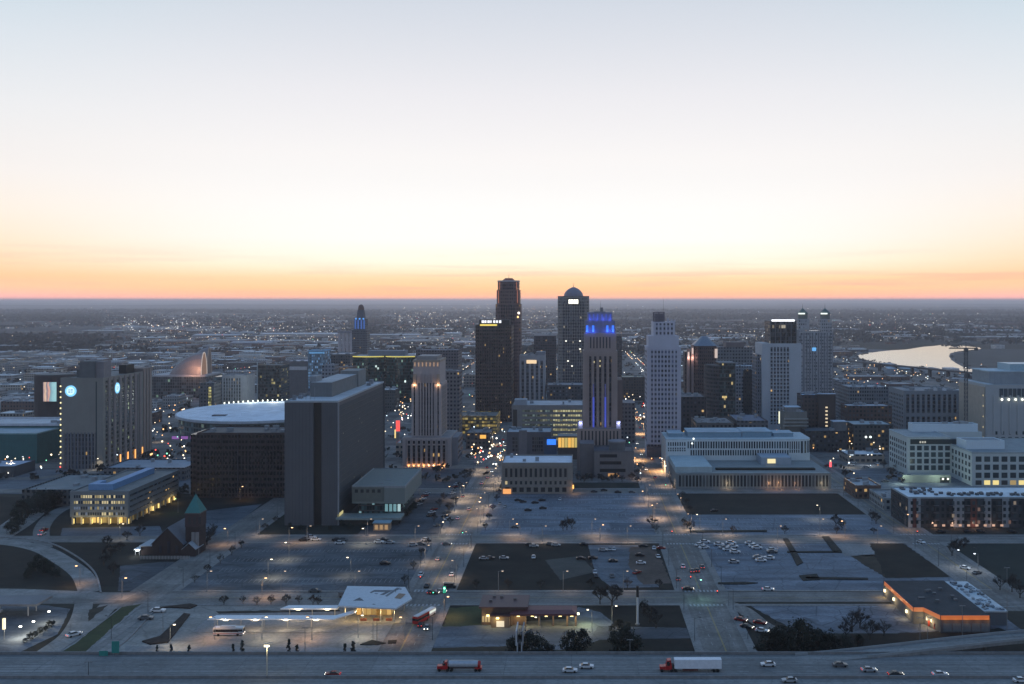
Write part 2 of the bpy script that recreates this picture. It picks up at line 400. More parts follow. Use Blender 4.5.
def parapet(mb, x0, x1, y0, y1, zz, h=1.0, t=.4):
    mb.box(x0, x1, y0, y0+t, zz-.3, zz+h); mb.box(x0, x1, y1-t, y1, zz-.3, zz+h)
    mb.box(x0, x0+t, y0+t, y1-t, zz-.3, zz+h); mb.box(x1-t, x1, y0+t, y1-t, zz-.3, zz+h)
def roofkit(root, x0, x1, y0, y1, zz, n, mat=None, h=(1,2.6), s=(1.5,4)):
    """air handlers and stair heads, each a part"""
    w, d = x1-x0, y1-y0; done = []
    for _ in range(n*6):
        if len(done) >= n: break
        a, b = rnd.uniform(*s), rnd.uniform(*s)
        if a > w*.7 or b > d*.7: a, b = min(a, w*.4), min(b, d*.4)
        cx, cy_ = rnd.uniform(x0+a/2+.6, x1-a/2-.6), rnd.uniform(y0+b/2+.6, y1-b/2-.6)
        if any(abs(cx-q[0]) < (a+q[2])/2+.3 and abs(cy_-q[1]) < (b+q[3])/2+.3 for q in done): continue
        done.append((cx, cy_, a, b)); hh = rnd.uniform(*h)
        t = MB(); t.box(cx-a/2, cx+a/2, cy_-b/2, cy_+b/2, zz+.02, zz+hh); t.box(cx-a/2-.1, cx+a/2+.1, cy_-b/2-.1, cy_+b/2+.1, zz+hh, zz+hh+.15)
        t.build('rooftop_unit', mat or wall((.26,.28,.3)), root)
def block(name, label, cat, x0, x1, y0, y1, zz, wallm, rc, z0=0.0, par=1.0, units=3, group=None, parm=None, root=None, wname='wall'):
    """a flat-roofed body: wall, roof, parapet and units"""
    if root is None:
        root = thing(name, label, cat, ((x0+x1)/2, y0, 0), group)
    FOOT.append((x0, x1, y0, y1))
    MB().box(x0, x1, y0, y1, z0, zz).build(wname, wallm, root)
    MB().box(x0+.41, x1-.41, y0+.41, y1-.41, zz+.004, zz+.1).build('roof', roofm(rc), root)
    if par:
        t = MB(); parapet(t, x0-.03, x1+.03, y0-.03, y1+.03, zz, par); t.build('parapet', parm or wallm, root)
    if units: roofkit(root, x0+1, x1-1, y0+1, y1-1, zz+.1, units)
    return root
# ================================================================== the setting
ASPH = ground('asphalt', (.125,.120,.113), (.205,.198,.187), .06, .85, streak=(.02,.6,.1), worn=.4)
ASPHN = ground('asphalt_street', (.125,.119,.111), (.20,.19,.178), .05, .8, streak=(.5,.015,.1), worn=.5)
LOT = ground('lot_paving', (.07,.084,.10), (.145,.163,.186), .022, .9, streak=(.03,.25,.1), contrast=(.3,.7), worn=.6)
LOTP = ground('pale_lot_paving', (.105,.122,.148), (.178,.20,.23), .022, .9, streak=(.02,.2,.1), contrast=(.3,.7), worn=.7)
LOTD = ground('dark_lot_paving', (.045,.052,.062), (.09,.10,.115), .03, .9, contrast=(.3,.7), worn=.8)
CONC = ground('concrete_paving', (.17,.17,.172), (.28,.275,.27), .05, .9)
GRASS = ground('winter_grass', (.006,.007,.006), (.024,.022,.017), .06, .95, fine=.35, contrast=(.4,.68))
GRASSB = ground('dry_grass', (.022,.019,.014), (.055,.045,.032), .09, .95, fine=.4)
GRASSG = ground('green_lawn', (.03,.04,.018), (.055,.07,.03), .06, .95)
LAWN = ground('dark_green_lawn', (.007,.015,.014), (.018,.029,.026), .04, .95, fine=.3)
DIRT = ground('bare_dirt', (.06,.045,.036), (.12,.09,.075), .06, .95)
PAINT = plain((.30,.31,.32), .7, name='road_paint')
YPAINT = plain((.42,.30,.07), .7, name='yellow_road_paint')

# the ground: one sheet to the horizon; woods, fields and paved patches far out
m, gnt, b = newmat('terrain')
ge = N(gnt, 'ShaderNodeNewGeometry')
n1 = N(gnt, 'ShaderNodeTexNoise'); n1.inputs['Scale'].default_value = .0016; n1.inputs['Detail'].default_value = 10; n1.inputs['Roughness'].default_value = .72; L(gnt, ge.outputs['Position'], n1.inputs['Vector'])
c1 = ramp(gnt, n1.outputs[0], [(.36,(.020,.024,.020)), (.46,(.034,.036,.030)), (.55,(.055,.05,.042)), (.66,(.10,.09,.078))])
n2 = N(gnt, 'ShaderNodeTexVoronoi'); n2.inputs['Scale'].default_value = .014; n2.inputs['Randomness'].default_value = .85; L(gnt, ge.outputs['Position'], n2.inputs['Vector'])
s2 = N(gnt, 'ShaderNodeSeparateColor'); L(gnt, n2.outputs['Color'], s2.inputs[0])
n3 = N(gnt, 'ShaderNodeTexNoise'); n3.inputs['Scale'].default_value = .0007; n3.inputs['Detail'].default_value = 3; L(gnt, ge.outputs['Position'], n3.inputs['Vector'])
urban = ramp(gnt, n3.outputs[0], [(.44,(0,0,0)), (.56,(1,1,1))])
lotc = ramp(gnt, s2.outputs[0], [(0,(.035,.04,.042)), (.45,(.06,.062,.066)), (.8,(.09,.09,.095)), (1,(.16,.16,.165))])
gcol = mixc(gnt, math_n(gnt, 'MULTIPLY', urban, .7), c1, lotc)
n4 = N(gnt, 'ShaderNodeTexNoise'); n4.inputs['Scale'].default_value = .06; n4.inputs['Detail'].default_value = 6; n4.inputs['Roughness'].default_value = .7; L(gnt, ge.outputs['Position'], n4.inputs['Vector'])
gm = N(gnt, 'ShaderNodeVectorMath', operation='SCALE'); L(gnt, gcol, gm.inputs[0]); L(gnt, math_n(gnt, 'ADD', math_n(gnt, 'MULTIPLY', n4.outputs[0], 1.4), .3), gm.inputs['Scale'])
L(gnt, gm.outputs[0], b.inputs['Base Color']); b.inputs['Roughness'].default_value = .95; b.inputs['Specular IOR Level'].default_value = .1
TERRAIN = m
FARD = 42000
g = MB(); g.face([(-FARD,-500,0),(FARD,-500,0),(FARD,FARD,0),(-FARD,FARD,0)]); struct('ground', g, TERRAIN)

# low ridges that close the horizon
def ridge(y, h, x0, x1, seed, depth):
    r = random.Random(seed); t = MB(); n = 90; prof = []
    ph = [r.uniform(0, 6.3) for _ in range(6)]
    for i in range(n+1):
        u = i/n; e = math.sin(math.pi*u)**.5
        prof.append(h*e*(.55+.2*math.sin(5*u+ph[0])+.13*math.sin(13*u+ph[1])+.08*math.sin(31*u+ph[2])+.05*math.sin(67*u+ph[3])))
    for i in range(n):
        xa, xb = x0+(x1-x0)*i/n, x0+(x1-x0)*(i+1)/n
        t.face([(xa,y-depth,-.5),(xb,y-depth,-.5),(xb,y,prof[i+1]),(xa,y,prof[i])])
        t.face([(xa,y,prof[i]),(xb,y,prof[i+1]),(xb,y+depth,-.5),(xa,y+depth,-.5)])
    return t
hm = ground('wooded_hills', (.022,.026,.022), (.05,.048,.04), .0012, .95, fine=.01)
for k, (y, h, x0, x1) in enumerate([(9000,20,-7500,-1800),(12500,28,-11000,5000),(15000,36,2500,14000),(20000,48,-19000,1500),(24000,52,-2000,21000),(31000,60,-30000,30000)]):
    struct('hills', ridge(y, h, x0, x1, k+3, h*22), hm)

# river bend
def pxpoly(pts, zz=0.0): return [at(px, py, zz) for px, py in pts]
wm, wnt, wb = newmat('river_water')
wb.inputs['Base Color'].default_value = (.02,.028,.032,1); wb.inputs['Roughness'].default_value = .03; wb.inputs['IOR'].default_value = 1.7
wn_ = N(wnt, 'ShaderNodeTexNoise'); wn_.inputs['Scale'].default_value = .05; wn_.inputs['Detail'].default_value = 4
wg = N(wnt, 'ShaderNodeNewGeometry'); L(wnt, wg.outputs['Position'], wn_.inputs['Vector'])
bp = N(wnt, 'ShaderNodeBump'); bp.inputs['Strength'].default_value = .05; bp.inputs['Distance'].default_value = .5; L(wnt, wn_.outputs[0], bp.inputs['Height']); L(wnt, bp.outputs[0], wb.inputs['Normal'])
RIVER = pxpoly([(858,355.5),(864,352.8),(872,352.6),(880,351.5),(893,350.2),(905,349.6),(912,348.6),(924,346.7),(937,345.6),(944,344.3),(956,344.6),(968,346.4),(980,347.6),(981,349),(970,350),(957,351.5),(950,353.4),(949,356.5),(952,360.5),(958,364.3),(966,368.4),(982,370),(1007,371.6),(1040,374),(1080,378),(1080,384),(1040,379.5),(1006,376),(984,373.5),(960,370.5),(934,368.6),(905,367.2),(885,364.2),(869,360.6),(860,358.3)])
struct('river', MB().poly(RIVER, .05), wm)
FIELD = pxpoly([(983,349.2),(1100,349.5),(1150,376),(1012,370.2),(970,366.6),(957,361.5),(953,356.5),(955,353.6)])
struct('airfield', MB().poly(FIELD, .04), ground('airfield_grass', (.045,.05,.05), (.075,.08,.078), .004, .95, fine=.03))

struct('city_paving', MB().poly([(-460,690),(440,690),(1100,2300),(700,2600),(-1500,2600),(-1200,1500)], .006), ground('city_paving', (.07,.07,.072), (.19,.185,.18), .02, .95, fine=.12, contrast=(.35,.62), worn=.8))
# ---- streets on a grid: metres east of the vanishing line, metres north of the camera
MAIN, GRAND, OAK, BWAY = -63.5, 53.5, 180.5, -184.0
Y20, Y19, Y18 = 423.0, 527.0, 660.0
st = MB()
def ew(y, hw, x0, x1, zz): st.face([(x0,y-hw,zz),(x1,y-hw,zz),(x1,y+hw,zz),(x0,y+hw,zz)])
def nsr(x, hw, y0, y1, zz): st.face([(x-hw,y0,zz),(x+hw,y0,zz),(x+hw,y1,zz),(x-hw,y1,zz)])
ew(Y20, 8.2, -420, 62, .030); ew(Y20+1.5, 7.0, 62, 260, .030)
ew(Y19, 7.2, -400, 420, .030); ew(Y18, 6.5, -420, 420, .030)
ew(757, 8, -600, 600, .030)
for k in range(8): ew(860+k*128, 6, -900-60*k, 800+60*k, .030)
struct('cross_streets', st, ASPH)
st = MB()
for x, hw, y0 in ((MAIN, 8, 344), (GRAND, 8, 330), (OAK, 7.5, 405), (BWAY, 9, 408)): nsr(x, hw, y0, 2000, .036)
for x in (-420,-300,300,420,540): nsr(x, 6, 690, 2200, .036)
for x in (-123,-3,117): nsr(x, 6, 860, 2200, .036)
struct('avenues', st, ASPHN)
# kerbed pavements beside the near streets
sw = MB()
def pave(x0, x1, y0, y1): sw.box(x0, x1, y0, y1, 0, .13)
rowsY = [(348, Y20-8.2), (Y20+8.6, Y19-7.2), (Y19+7.2, Y18-6.5), (Y18+6.5, 749), (765, 854)]
for x, hw in ((MAIN, 8), (GRAND, 8), (OAK, 7.5)):
    for y0, y1 in rowsY:
        if x == OAK and y0 == 348: y0 = 405
        pave(x-hw-3.2, x-hw, y0, y1); pave(x+hw, x+hw+3.2, y0, y1)
for y0, y1 in rowsY[:3]: pave(BWAY+9, BWAY+12, max(y0, 352), y1)
for a, b_ in ((BWAY+12, MAIN-11.2), (MAIN+11.2, GRAND-11.2), (GRAND+11.2, OAK-10.7), (OAK+10.7, 330)):
    for yc, hw in ((Y20, 8.2), (Y19, 7.2), (Y18, 6.5)):
        if a > 60 and yc == Y20: hw = 8.8
        pave(a, b_, yc-hw-2.4, yc-hw); pave(a, b_, yc+hw+.4 if yc == Y20 else yc+hw, yc+hw+2.6)
struct('pavements', sw, ground('pavement_slabs', (.15,.147,.142), (.25,.24,.23), .05, .9))

jr = random.Random(5)
def patch(name, pts, mat, zz=.012, px=True):
    P = pxpoly(pts) if px else pts
    soft = mat in (GRASS, GRASSB, GRASSG, LAWN, DIRT)
    if px or soft:      # planted or unpaved ground ends in a ragged line, not a ruler's edge
        Q = []; a_ = .55 if soft else .2
        for i in range(len(P)):
            (xa, ya), (xb, yb) = P[i], P[(i+1)%len(P)]; n = max(1, int(math.hypot(xb-xa, yb-ya)/2.2))
            for k in range(n): Q.append((xa+(xb-xa)*k/n+jr.uniform(-a_,a_), ya+(yb-ya)*k/n+jr.uniform(-a_,a_)))
        P = Q
    return struct(name, MB().poly(P, zz), mat)
def rect(x0, x1, y0, y1): return [(x0,y0),(x1,y0),(x1,y1),(x0,y1)]
XL, XR = MAIN+11.2, GRAND-11.2
# lots between the two middle avenues
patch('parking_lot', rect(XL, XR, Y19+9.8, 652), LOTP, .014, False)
patch('grass_field', rect(XL, XR, Y20+11.2, Y19-9.8), GRASS, .010, False)
patch('parking_lot', [(588,545),(642,545),(655,563),(660,587),(612,588),(596,575)], LOT, .016)
patch('dirt_patch', [(630,547),(655,547),(672,583),(643,585),(628,565)], DIRT, .020)
patch('worn_ground', [(545,560),(580,556),(596,572),(560,580)], ground('worn_earth', (.04,.04,.036), (.08,.078,.07), .06), .014)
# lot west of the middle avenue
patch('parking_lot', rect(BWAY+12, MAIN-11.2, Y20+11.2, Y19-9.8), ground('old_lot_paving', (.06,.07,.08), (.13,.14,.152), .03, .9, streak=(.02,.25,.1), worn=.8), .014, False)
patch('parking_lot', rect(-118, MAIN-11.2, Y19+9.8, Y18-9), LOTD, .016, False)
# south of the cross street: transit hub forecourt and bank lot
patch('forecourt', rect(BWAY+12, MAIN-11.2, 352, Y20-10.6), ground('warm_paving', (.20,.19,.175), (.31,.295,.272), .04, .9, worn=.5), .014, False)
patch('bank_lot', [(441,626),(478,624),(566,619),(578,607),(600,612),(613,622),(611,634),(590,644),(560,650),(428,648)], LOT, .016)
patch('lawn', [(449,608),(484,606),(484,625),(443,627)], GRASSG, .020)
patch('verge', rect(XL, XR, 349, Y20-10.6), GRASS, .010, False)
patch('dry_verge', [(428,648),(512,646),(512,656),(424,657)], GRASSB, .020)
patch('lane', [(598,626),(690,628),(696,638),(590,640)], LOTD, .018)
# east of the second avenue
patch('dark_field', rect(GRAND+11.2, OAK-10.7, 588, 652), GRASS, .012, False)
patch('parking_lot', rect(GRAND+11.2, OAK-10.7, Y19+9.8, 587), LOTP, .014, False)
patch('parking_lot', rect(GRAND+11.2, OAK-10.7, Y20+11.8, Y19-9.8), LOTP, .014, False)
patch('grass_field', [(866,536),(893,536),(952,577),(886,578)], GRASS, .020)
patch('grass_field', [(850,556),(898,553),(952,577),(886,578)], GRASSB, .018)
patch('worn_ground', [(822,537),(870,536),(886,556),(845,556)], CONC, .018)
patch('parking_lot', rect(GRAND+11.2, OAK-10.7, 378, Y20-11.2), ground('cracked_lot_paving', (.085,.10,.122), (.16,.178,.205), .045, .9, worn=1.0), .014, False)
patch('verge', [(716,598),(740,600),(790,628),(760,640),(742,655),(724,655)], GRASS, .020)
patch('lawn', rect(OAK+10.7, 380, Y20+16, Y19-9.8), LAWN, .012, False)
patch('parking_lot', rect(OAK+10.7, 340, 340, Y20-10), LOTD, .012, False)
patch('verge', [(700,655),(760,640),(880,634),(1000,628),(1030,640),(1030,656)], GRASS, .016)
# west: church lot, office forecourt, ramps
patch('verge', rect(-420, BWAY-9, 440, 640), GRASS, .010, False)
patch('parking_lot', [(120,566),(160,562),(205,562),(160,591),(118,591)], LOTD, .014)
patch('parking_lot', [(196,512),(262,504),(214,541),(196,541)], LOT, .016)
patch('forecourt', [(62,528),(160,526),(165,538),(60,540)], LOT, .016)
patch('filling_lot', [(-60,603),(45,605),(70,609),(58,634),(20,652),(-60,652)], LOT, .014)
patch('verge', rect(-420, BWAY-9, 349, 410), GRASS, .010, False)
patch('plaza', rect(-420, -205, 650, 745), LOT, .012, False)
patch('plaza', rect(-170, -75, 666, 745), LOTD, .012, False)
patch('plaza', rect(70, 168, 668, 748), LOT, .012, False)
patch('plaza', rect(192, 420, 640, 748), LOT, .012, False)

# slip roads at the west
PALE = ground('pale_asphalt', (.17,.166,.158), (.27,.262,.25), .06, .85, streak=(.1,.1,.1), worn=.5)
def rib_px(pts, w, zz, name, mat, thick=0): 
    P = []
    for p in pts:
        h = p[2] if len(p) > 2 else zz
        x, y = at(p[0], p[1], h); P.append((x, y, h))
    t = MB().ribbon(P, w, thick=thick); return struct(name, t, mat)
def bez(pts, n=10):
    out = []
    for i in range(len(pts)-1):
        p0, p1, p2, p3 = pts[max(i-1,0)], pts[i], pts[i+1], pts[min(i+2,len(pts)-1)]
        for k in range(n):
            t = k/n
            out.append(tuple(.5*((2*b)+(-a+c)*t+(2*a-5*b+4*c-d)*t*t+(-a+3*b-3*c+d)*t**3) for a, b, c, d in zip(p0,p1,p2,p3)))
    out.append(tuple(pts[-1])); return out
curve = bez([(-60,541),(0,542),(38,548),(62,560),(82,575),(90,592)])
rib_px(curve, 9, .045, 'slip_road', PALE)
rib_px(bez([(-60,536),(0,536.5),(44,541),(72,553),(94,571),(101,592)]), .7, .5, 'kerb_wall', CONC, .5)
rib_px(bez([(110,604),(92,622),(72,640),(50,655)]), 8, .047, 'slip_road', PALE)
rib_px(bez([(84,603),(80,618),(68,636),(44,653)]), 7, .049, 'slip_road', PALE)
rib_px(bez([(146,602),(130,620),(112,638),(84,657)]), 9, .051, 'slip_road', PALE)
patch('median', [(122,607),(141,604),(112,628),(92,646),(80,656),(52,656),(72,646),(92,630)], GRASSG, .056)
rib_px(bez([(142,604.5),(113,628.5),(80,657)]), .5, .2, 'kerb_wall', CONC, .2)
rib_px(bez([(160,605),(144,621),(127,639),(103,657)]), .6, .4, 'kerb_wall', CONC, .4)
rib_px(bez([(121,607),(91,630),(50,657)]), .5, .2, 'kerb_wall', CONC, .2)
patch('median', [(88,610),(108,605),(88,622)], GRASSB, .058)
rib_px(bez([(-60,594),(0,592),(60,594),(130,597)]), 10, .053, 'street', PALE)
rib_px(bez([(716,600),(742,609),(762,624),(780,632),(800,634)]), 7, .040, 'slip_road', ASPHN)
rib_px(bez([(-60,566),(8,530),(60,490),(100,465)]), 16, .041, 'street', PALE)
rib_px(bez([(44,548),(42,528),(60,510),(100,498)]), 8, .043, 'street', ASPH)
rib_px(bez([(-60,480),(0,478),(40,478),(90,470),(150,458)]), 10, .039, 'street', ASPH)

# road markings
mk = MB(); ym = MB()
def dash(x0, x1, y0, y1, zz=.06): mk.box(x0, x1, y0, y1, zz-.004, zz)
for x in (MAIN, GRAND, OAK):
    for y0, y1 in rowsY:
        y0 = max(y0, 408 if x == OAK else 352); yy = y0+4
        while yy < y1-4:
            dash(x-4.1, x-3.95, yy, yy+3); dash(x+3.95, x+4.1, yy, yy+3); yy += 9
        ym.box(x-.22, x-.10, y0+4, y1-4, .056, .06); ym.box(x+.10, x+.22, y0+4, y1-4, .056, .06)
        dash(x, x+7, y1-3.4, y1-2.9); dash(x-7, x, y0+2.9, y0+3.4)
for yc in (Y20, Y19, Y18):
    for x in (MAIN, GRAND, OAK):
        if x != OAK or yc != Y20:
            for k in range(9): dash(x-7+k*1.62, x-6.2+k*1.62, yc-11.6, yc-8.8); dash(x-7+k*1.62, x-6.2+k*1.62, yc+8.6, yc+11.4)
    for a, b_ in ((BWAY+14, MAIN-12), (MAIN+12, GRAND-12), (GRAND+12, OAK-12)): ym.box(a, b_, yc-.08, yc+.08, .056, .06)
# bay lines in the lots
def bays(x0, x1, y, n, ln=5.0):
    for i in range(n+1):
        x = x0+(x1-x0)*i/n; dash(x-.07, x+.07, y, y+ln, .032)
for y in (602,620,638): bays(XL+6, XR-6, y, 32)
for y in (494,508): bays(GRAND+16, 118, y, 22)
for y in (446,464,482,500): bays(BWAY+18, MAIN-16, y, 40)
for y in (548,566,584): bays(XL+6, XR-6, y, 32)
for y in (548,560,572): bays(GRAND+16, OAK-16, y, 36)
struct('road_markings', mk, PAINT); struct('centre_lines', ym, YPAINT)
# low planted strips that divide the lots east of the avenue
cs = MB()
for pts in ([(690,531),(767,530.4),(767,532.2),(690,532.8)], [(806,577.5),(868,578.5),(868,580),(806,579.4)], [(718,583),(745,582.4),(758,583.4),(745,584.6),(718,584.6)],[(783,539),(788,539),(803,563),(797,566)],[(822,537),(829,537),(842,552),(834,553)],[(787,551.6),(842,551.6),(842,553),(787,553)],[(799,576),(817,574.5),(820,580),(803,581)],[(756,545),(761,545),(758,548)]):
    cs.prism(pxpoly(pts), 0, .4)
tag(cs.build('ground_cover', ground('planting', (.012,.014,.012), (.03,.03,.026), .8)), kind='stuff')
# ---- elevated highway across the foreground
HZD = 4.5
hw = MB(); hw.box(-900, 900, 300, 343, HZD-1.2, HZD)
HWM = ground('highway_asphalt', (.15,.152,.15), (.24,.24,.235), .03, .85, streak=(.008,.5,.1), worn=.35)
struct('highway', hw, HWM)
hm_ = MB()
for y in (339.6, 323.6, 302.0): hm_.box(-900, 900, y-.1, y+.1, HZD+.002, HZD+.012)
for y in (335.4, 331.2, 327.2):
    x = -420
    while x < 420: hm_.box(x, x+3.2, y-.09, y+.09, HZD+.002, HZD+.012); x += 11
struct('highway_markings', hm_, PAINT)
jm = MB()
for x in range(-420, 421, 22): jm.box(x, x+.28, 321.6, 342.5, HZD+.001, HZD+.006)
for y in (341.2, 337.6, 334.0, 329.4, 325.4):
    for dy in (-.85, .85): jm.box(-430, 430, y+dy-.3, y+dy+.3, HZD+.0005, HZD+.003)
struct('deck_joints', jm, ground('worn_wheel_track', (.105,.107,.11), (.18,.18,.178), .05, .8, fine=.5))
BARR = wall((.19,.19,.19), .85, .4, .4)
for y0, y1, nm, lb in ((342.55, 343, 'barrier', 'long dark concrete parapet along the far edge of the highway'), (320.9, 321.5, 'barrier', 'long dark concrete barrier between the two highway carriageways')):
    t = MB(); x = -600
    while x < 600:
        t.prism([(x,y0),(x+9.9,y0),(x+9.9,y1),(x,y1)], HZD+.012, HZD+.95); x += 10
    tag(t.build(nm, BARR), lb, 'barrier')
t = MB(); t.box(-900, 900, 344.2, 344.6, 0, HZD-1.25)
for gx_ in (MAIN, GRAND): pass
pc = wall((.18,.18,.18))
# open bents under the deck
for x in range(-430, 431, 20):
    if min(abs(x-MAIN), abs(x-GRAND), abs(x-BWAY)) < 9: continue
    p = thing('bridge_pier', 'concrete bent with two columns carrying the highway deck', 'bridge pier', (x, 322, 0), 'piers under the highway')
    MB().cyl(x, 338, 0, HZD-2.0, .6, k=10).build('column', pc, p); MB().cyl(x, 308, 0, HZD-2.0, .6, k=10).build('column', pc, p)
    MB().box(x-.7, x+.7, 304, 342, HZD-2.0, HZD-1.205).build('cross_beam', pc, p)
# ramp that climbs away on the right
P = []
for px, py, h in bez([(800,657,4.52),(840,653.5,4.6),(900,647,5.4),(960,640,6.6),(1024,633.5,8.0),(1100,628,9.5)]):
    x, y = at(px, py+2.5, h); P.append((x, y, h))
struct('ramp', MB().ribbon(P, 8.0, thick=1.0), HWM)
for side, lb in ((1, 'pale far parapet of the curving ramp at the right'), (-1, 'pale near parapet of the curving ramp at the right')):
    Q = []
    for i, p in enumerate(P):
        a, b_ = Vector(P[max(i-1,0)]), Vector(P[min(i+1,len(P)-1)]); d = (b_-a).normalized(); n_ = Vector((-d.y, d.x, 0))
        Q.append(Vector(p)+n_*3.85*side+Vector((0,0,.85)))
    tag(MB().ribbon(Q[14:] if side < 0 else Q, .28, thick=.84).build('barrier', wall((.26,.28,.29))), lb, 'barrier')
for i in (26, 34, 42, 49):
    x, y, h = P[i]; p = thing('bridge_pier', 'round concrete column holding up the curving ramp', 'bridge pier', (x, y, 0), 'piers under the ramp')
    MB().cyl(x, y, 0, h-1.6, .7, k=10).build('column', pc, p); MB().box(x-2.6, x+2.6, y-.6, y+.6, h-1.6, h-1.03).build('cross_beam', pc, p)

# ---- evening haze: one closed box of thin air round everything
hz = MB(); hz.box(-FARD-1000, FARD+1000, -900, FARD+1000, -1.5, 153)
hmx = bpy.data.materials.new('haze'); hmx.use_nodes = True; hnt = hmx.node_tree; hnt.nodes.clear()
pv = N(hnt, 'ShaderNodeVolumePrincipled'); pv.inputs['Color'].default_value = (.89,.90,1,1); pv.inputs['Density'].default_value = 6.6e-5; pv.inputs['Anisotropy'].default_value = .6
ho = N(hnt, 'ShaderNodeOutputMaterial'); L(hnt, pv.outputs[0], ho.inputs['Volume'])
tag(hz.build('haze', hmx), kind='stuff')
# ================================================================== the towers and large buildings
def front(pl, pr, Y, pt): return gx(pl, Y), gx(pr, Y), zt(pt, Y)
# ---- the big dark slab tower at centre left
Y = 559; x0, x1, H = front(284.5, 338, Y, 402); y1 = 692
slabm = wall((.10,.102,.112), .8, .15, .08); slabs = facade((.085,.095,.105), (.055,.062,.07), 3.4, 1.6, .8, .42, .003, WHITE, .6, .9, .06)
t = thing('office_tower', 'huge dark slab tower with blank end wall split by a black groove', 'tower', ((x0+x1)/2, Y, 0)); FOOT.append((x0,x1,Y,y1)); slab = t
ga, gb = gx(313.5, Y), gx(321.5, Y)
MB().box(x0, ga, Y, y1, 0, H).build('wall', slabm, t); MB().box(gb, x1-.25, Y, y1, 0, H).build('wall', slabm, t)
MB().box(ga+.01, gb-.01, Y+1.6, y1-.5, 0, H-.3).build('glass_groove', plain((.012,.013,.016), .3, name='black_glass'), t)
m = MB(); m.box(x1-.245, x1, Y+.9, y1-1.2, 6, H-2.5); m.build('window_wall', wall((.062,.07,.078), .9, .15, .1), t)
windows(t, 'E', x1, Y+2, y1-2, 8, H-4, 42, 17, .3, .3, [plain((.04,.045,.05), .7), glow((1,.85,.6), .16)], [60,1], .03)
m = MB(); bands(m, 'E', x1, Y+1, y1-1.2, [6+3.4*k for k in range(18)], .2, .10); m.build('floor_bands', wall((.10,.11,.12), .95), t)
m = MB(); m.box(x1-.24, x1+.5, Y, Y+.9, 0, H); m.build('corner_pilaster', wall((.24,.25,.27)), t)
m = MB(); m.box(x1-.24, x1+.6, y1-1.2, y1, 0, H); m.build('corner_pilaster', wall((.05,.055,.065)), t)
m = MB()
for k in range(9):
    for u0_, u1_ in ((x0+.6, ga-.4), (gb+.4, x1-.8)): u = u0_+(u1_-u0_)*k/8; m.box(u-.09, u+.09, Y-.10, Y-.002, .5, H-.6)
m.build('panel_joints', wall((.085,.087,.096), .85, .15, .08), t)
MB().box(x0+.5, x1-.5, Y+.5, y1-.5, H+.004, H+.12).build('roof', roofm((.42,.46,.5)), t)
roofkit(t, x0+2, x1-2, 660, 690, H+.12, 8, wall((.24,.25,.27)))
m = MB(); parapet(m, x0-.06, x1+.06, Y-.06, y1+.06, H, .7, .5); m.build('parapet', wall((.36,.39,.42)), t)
pm = wall((.15,.16,.165)); a, b_ = gx(311, 590), gx(333, 590)
MB().box(a, b_, 588, 655, H+.125, H+8.4).build('penthouse', pm, t); MB().box(a+.4, b_-.4, 588.4, 654.6, H+8.4, H+8.6).build('penthouse_roof', roofm((.34,.37,.4)), t)
MB().box(a+2, b_+.8, 655.01, 678, H+.125, H+10.6).build('penthouse', wall((.19,.2,.2)), t)
MB().box(a-1.5, a+2.5, 592, 606, H+8.61, H+11.8).build('stair_head', wall((.24,.26,.28)), t)
m = MB()
for k in range(4): m.tube((x0+6+k*2.5, 572, H+.1), (x0+6+k*2.5, 572, H+4+k%2*3), .12)
m.build('antenna', plain((.3,.3,.3), .5, .5), t)
roofkit(t, x0+1, a-1, 566, 600, H+.12, 5, wall((.2,.21,.23)))
# ---- long low dark brown office block behind it
Y = 637; x0, xm, H = front(187.5, 238, Y, 434); x1 = gx(286, Y)
bk = facade((.042,.028,.028), (.014,.011,.012), 3.4, 2.2, .7, .5, .0, AMBER, .6, .6, .05)
t = block('office_building', 'low wide brown-black office block with faint window grid', 'building', x0+6, x1, Y, Y+34, H, bk, (.07,.07,.075), par=.8, units=8, parm=wall((.055,.04,.04)))
MB().box(x0, x0+5.99, Y+5, Y+30, 0, H-1).build('wall', bk, t)
m = MB(); piers(m, 'S', Y, x0+6, x1, 0, H-2, 14, .5, .35); m.build('pier', wall((.035,.03,.033)), t)
m = MB(); fbox(m, 'S', Y, xm-.4, xm+.4, 0, H, .03, .9); m.build('corner_fin', wall((.05,.045,.05)), t)
windows(t, 'S', Y, x0+8, x1-2, 2, H-3, 26, 9, .45, .45, [plain((.014,.015,.018), .25, name='dark_pane'), plain((.03,.028,.028), .4)], [6,1], .12)
# ---- hotel with the round blue sign
Y = 744; x0, x1, H = front(60.5, 103, Y, 379); y1 = 830
hm1 = wall((.235,.222,.20), .8, .15, .1); 
t = thing('hotel_tower', 'tall grey hotel slab with round glowing blue signs near its roof', 'hotel', ((x0+x1)/2, Y, 0)); FOOT.append((x0,x1,Y,y1)); hotel = t
MB().box(x0, x1, Y, y1, 0, H).build('wall', hm1, t)
MB().box(x0+.4, x1-.4, Y+.4, y1-.4, H+.004, H+.12).build('roof', roofm((.13,.135,.14)), t)
m = MB(); parapet(m, x0-.04, x1+.04, Y-.04, y1+.04, H, .9); m.build('parapet', hm1, t)
sx0, sx1, sh = gx(82, Y+12), gx(97, Y+12), zt(361, Y+12)
m = MB(); m.box(sx0, sx1, Y+8, Y+24, H+.125, sh); m.build('stair_tower', wall((.13,.135,.14)), t)
m = MB(); m.box(sx1+.01, sx1+6, Y+10, Y+22, H+.125, sh-.4); m.build('stair_tower', wall((.22,.2,.21)), t)
MB().box(x0+5, sx0-1, Y+14, Y+26, H+.125, H+6).build('plant_room', wall((.10,.11,.11)), t)
MB().box(x1-12, x1-6, Y+52, Y+66, H+.125, H+7).build('lift_house', plain((.012,.012,.012), .7), t)
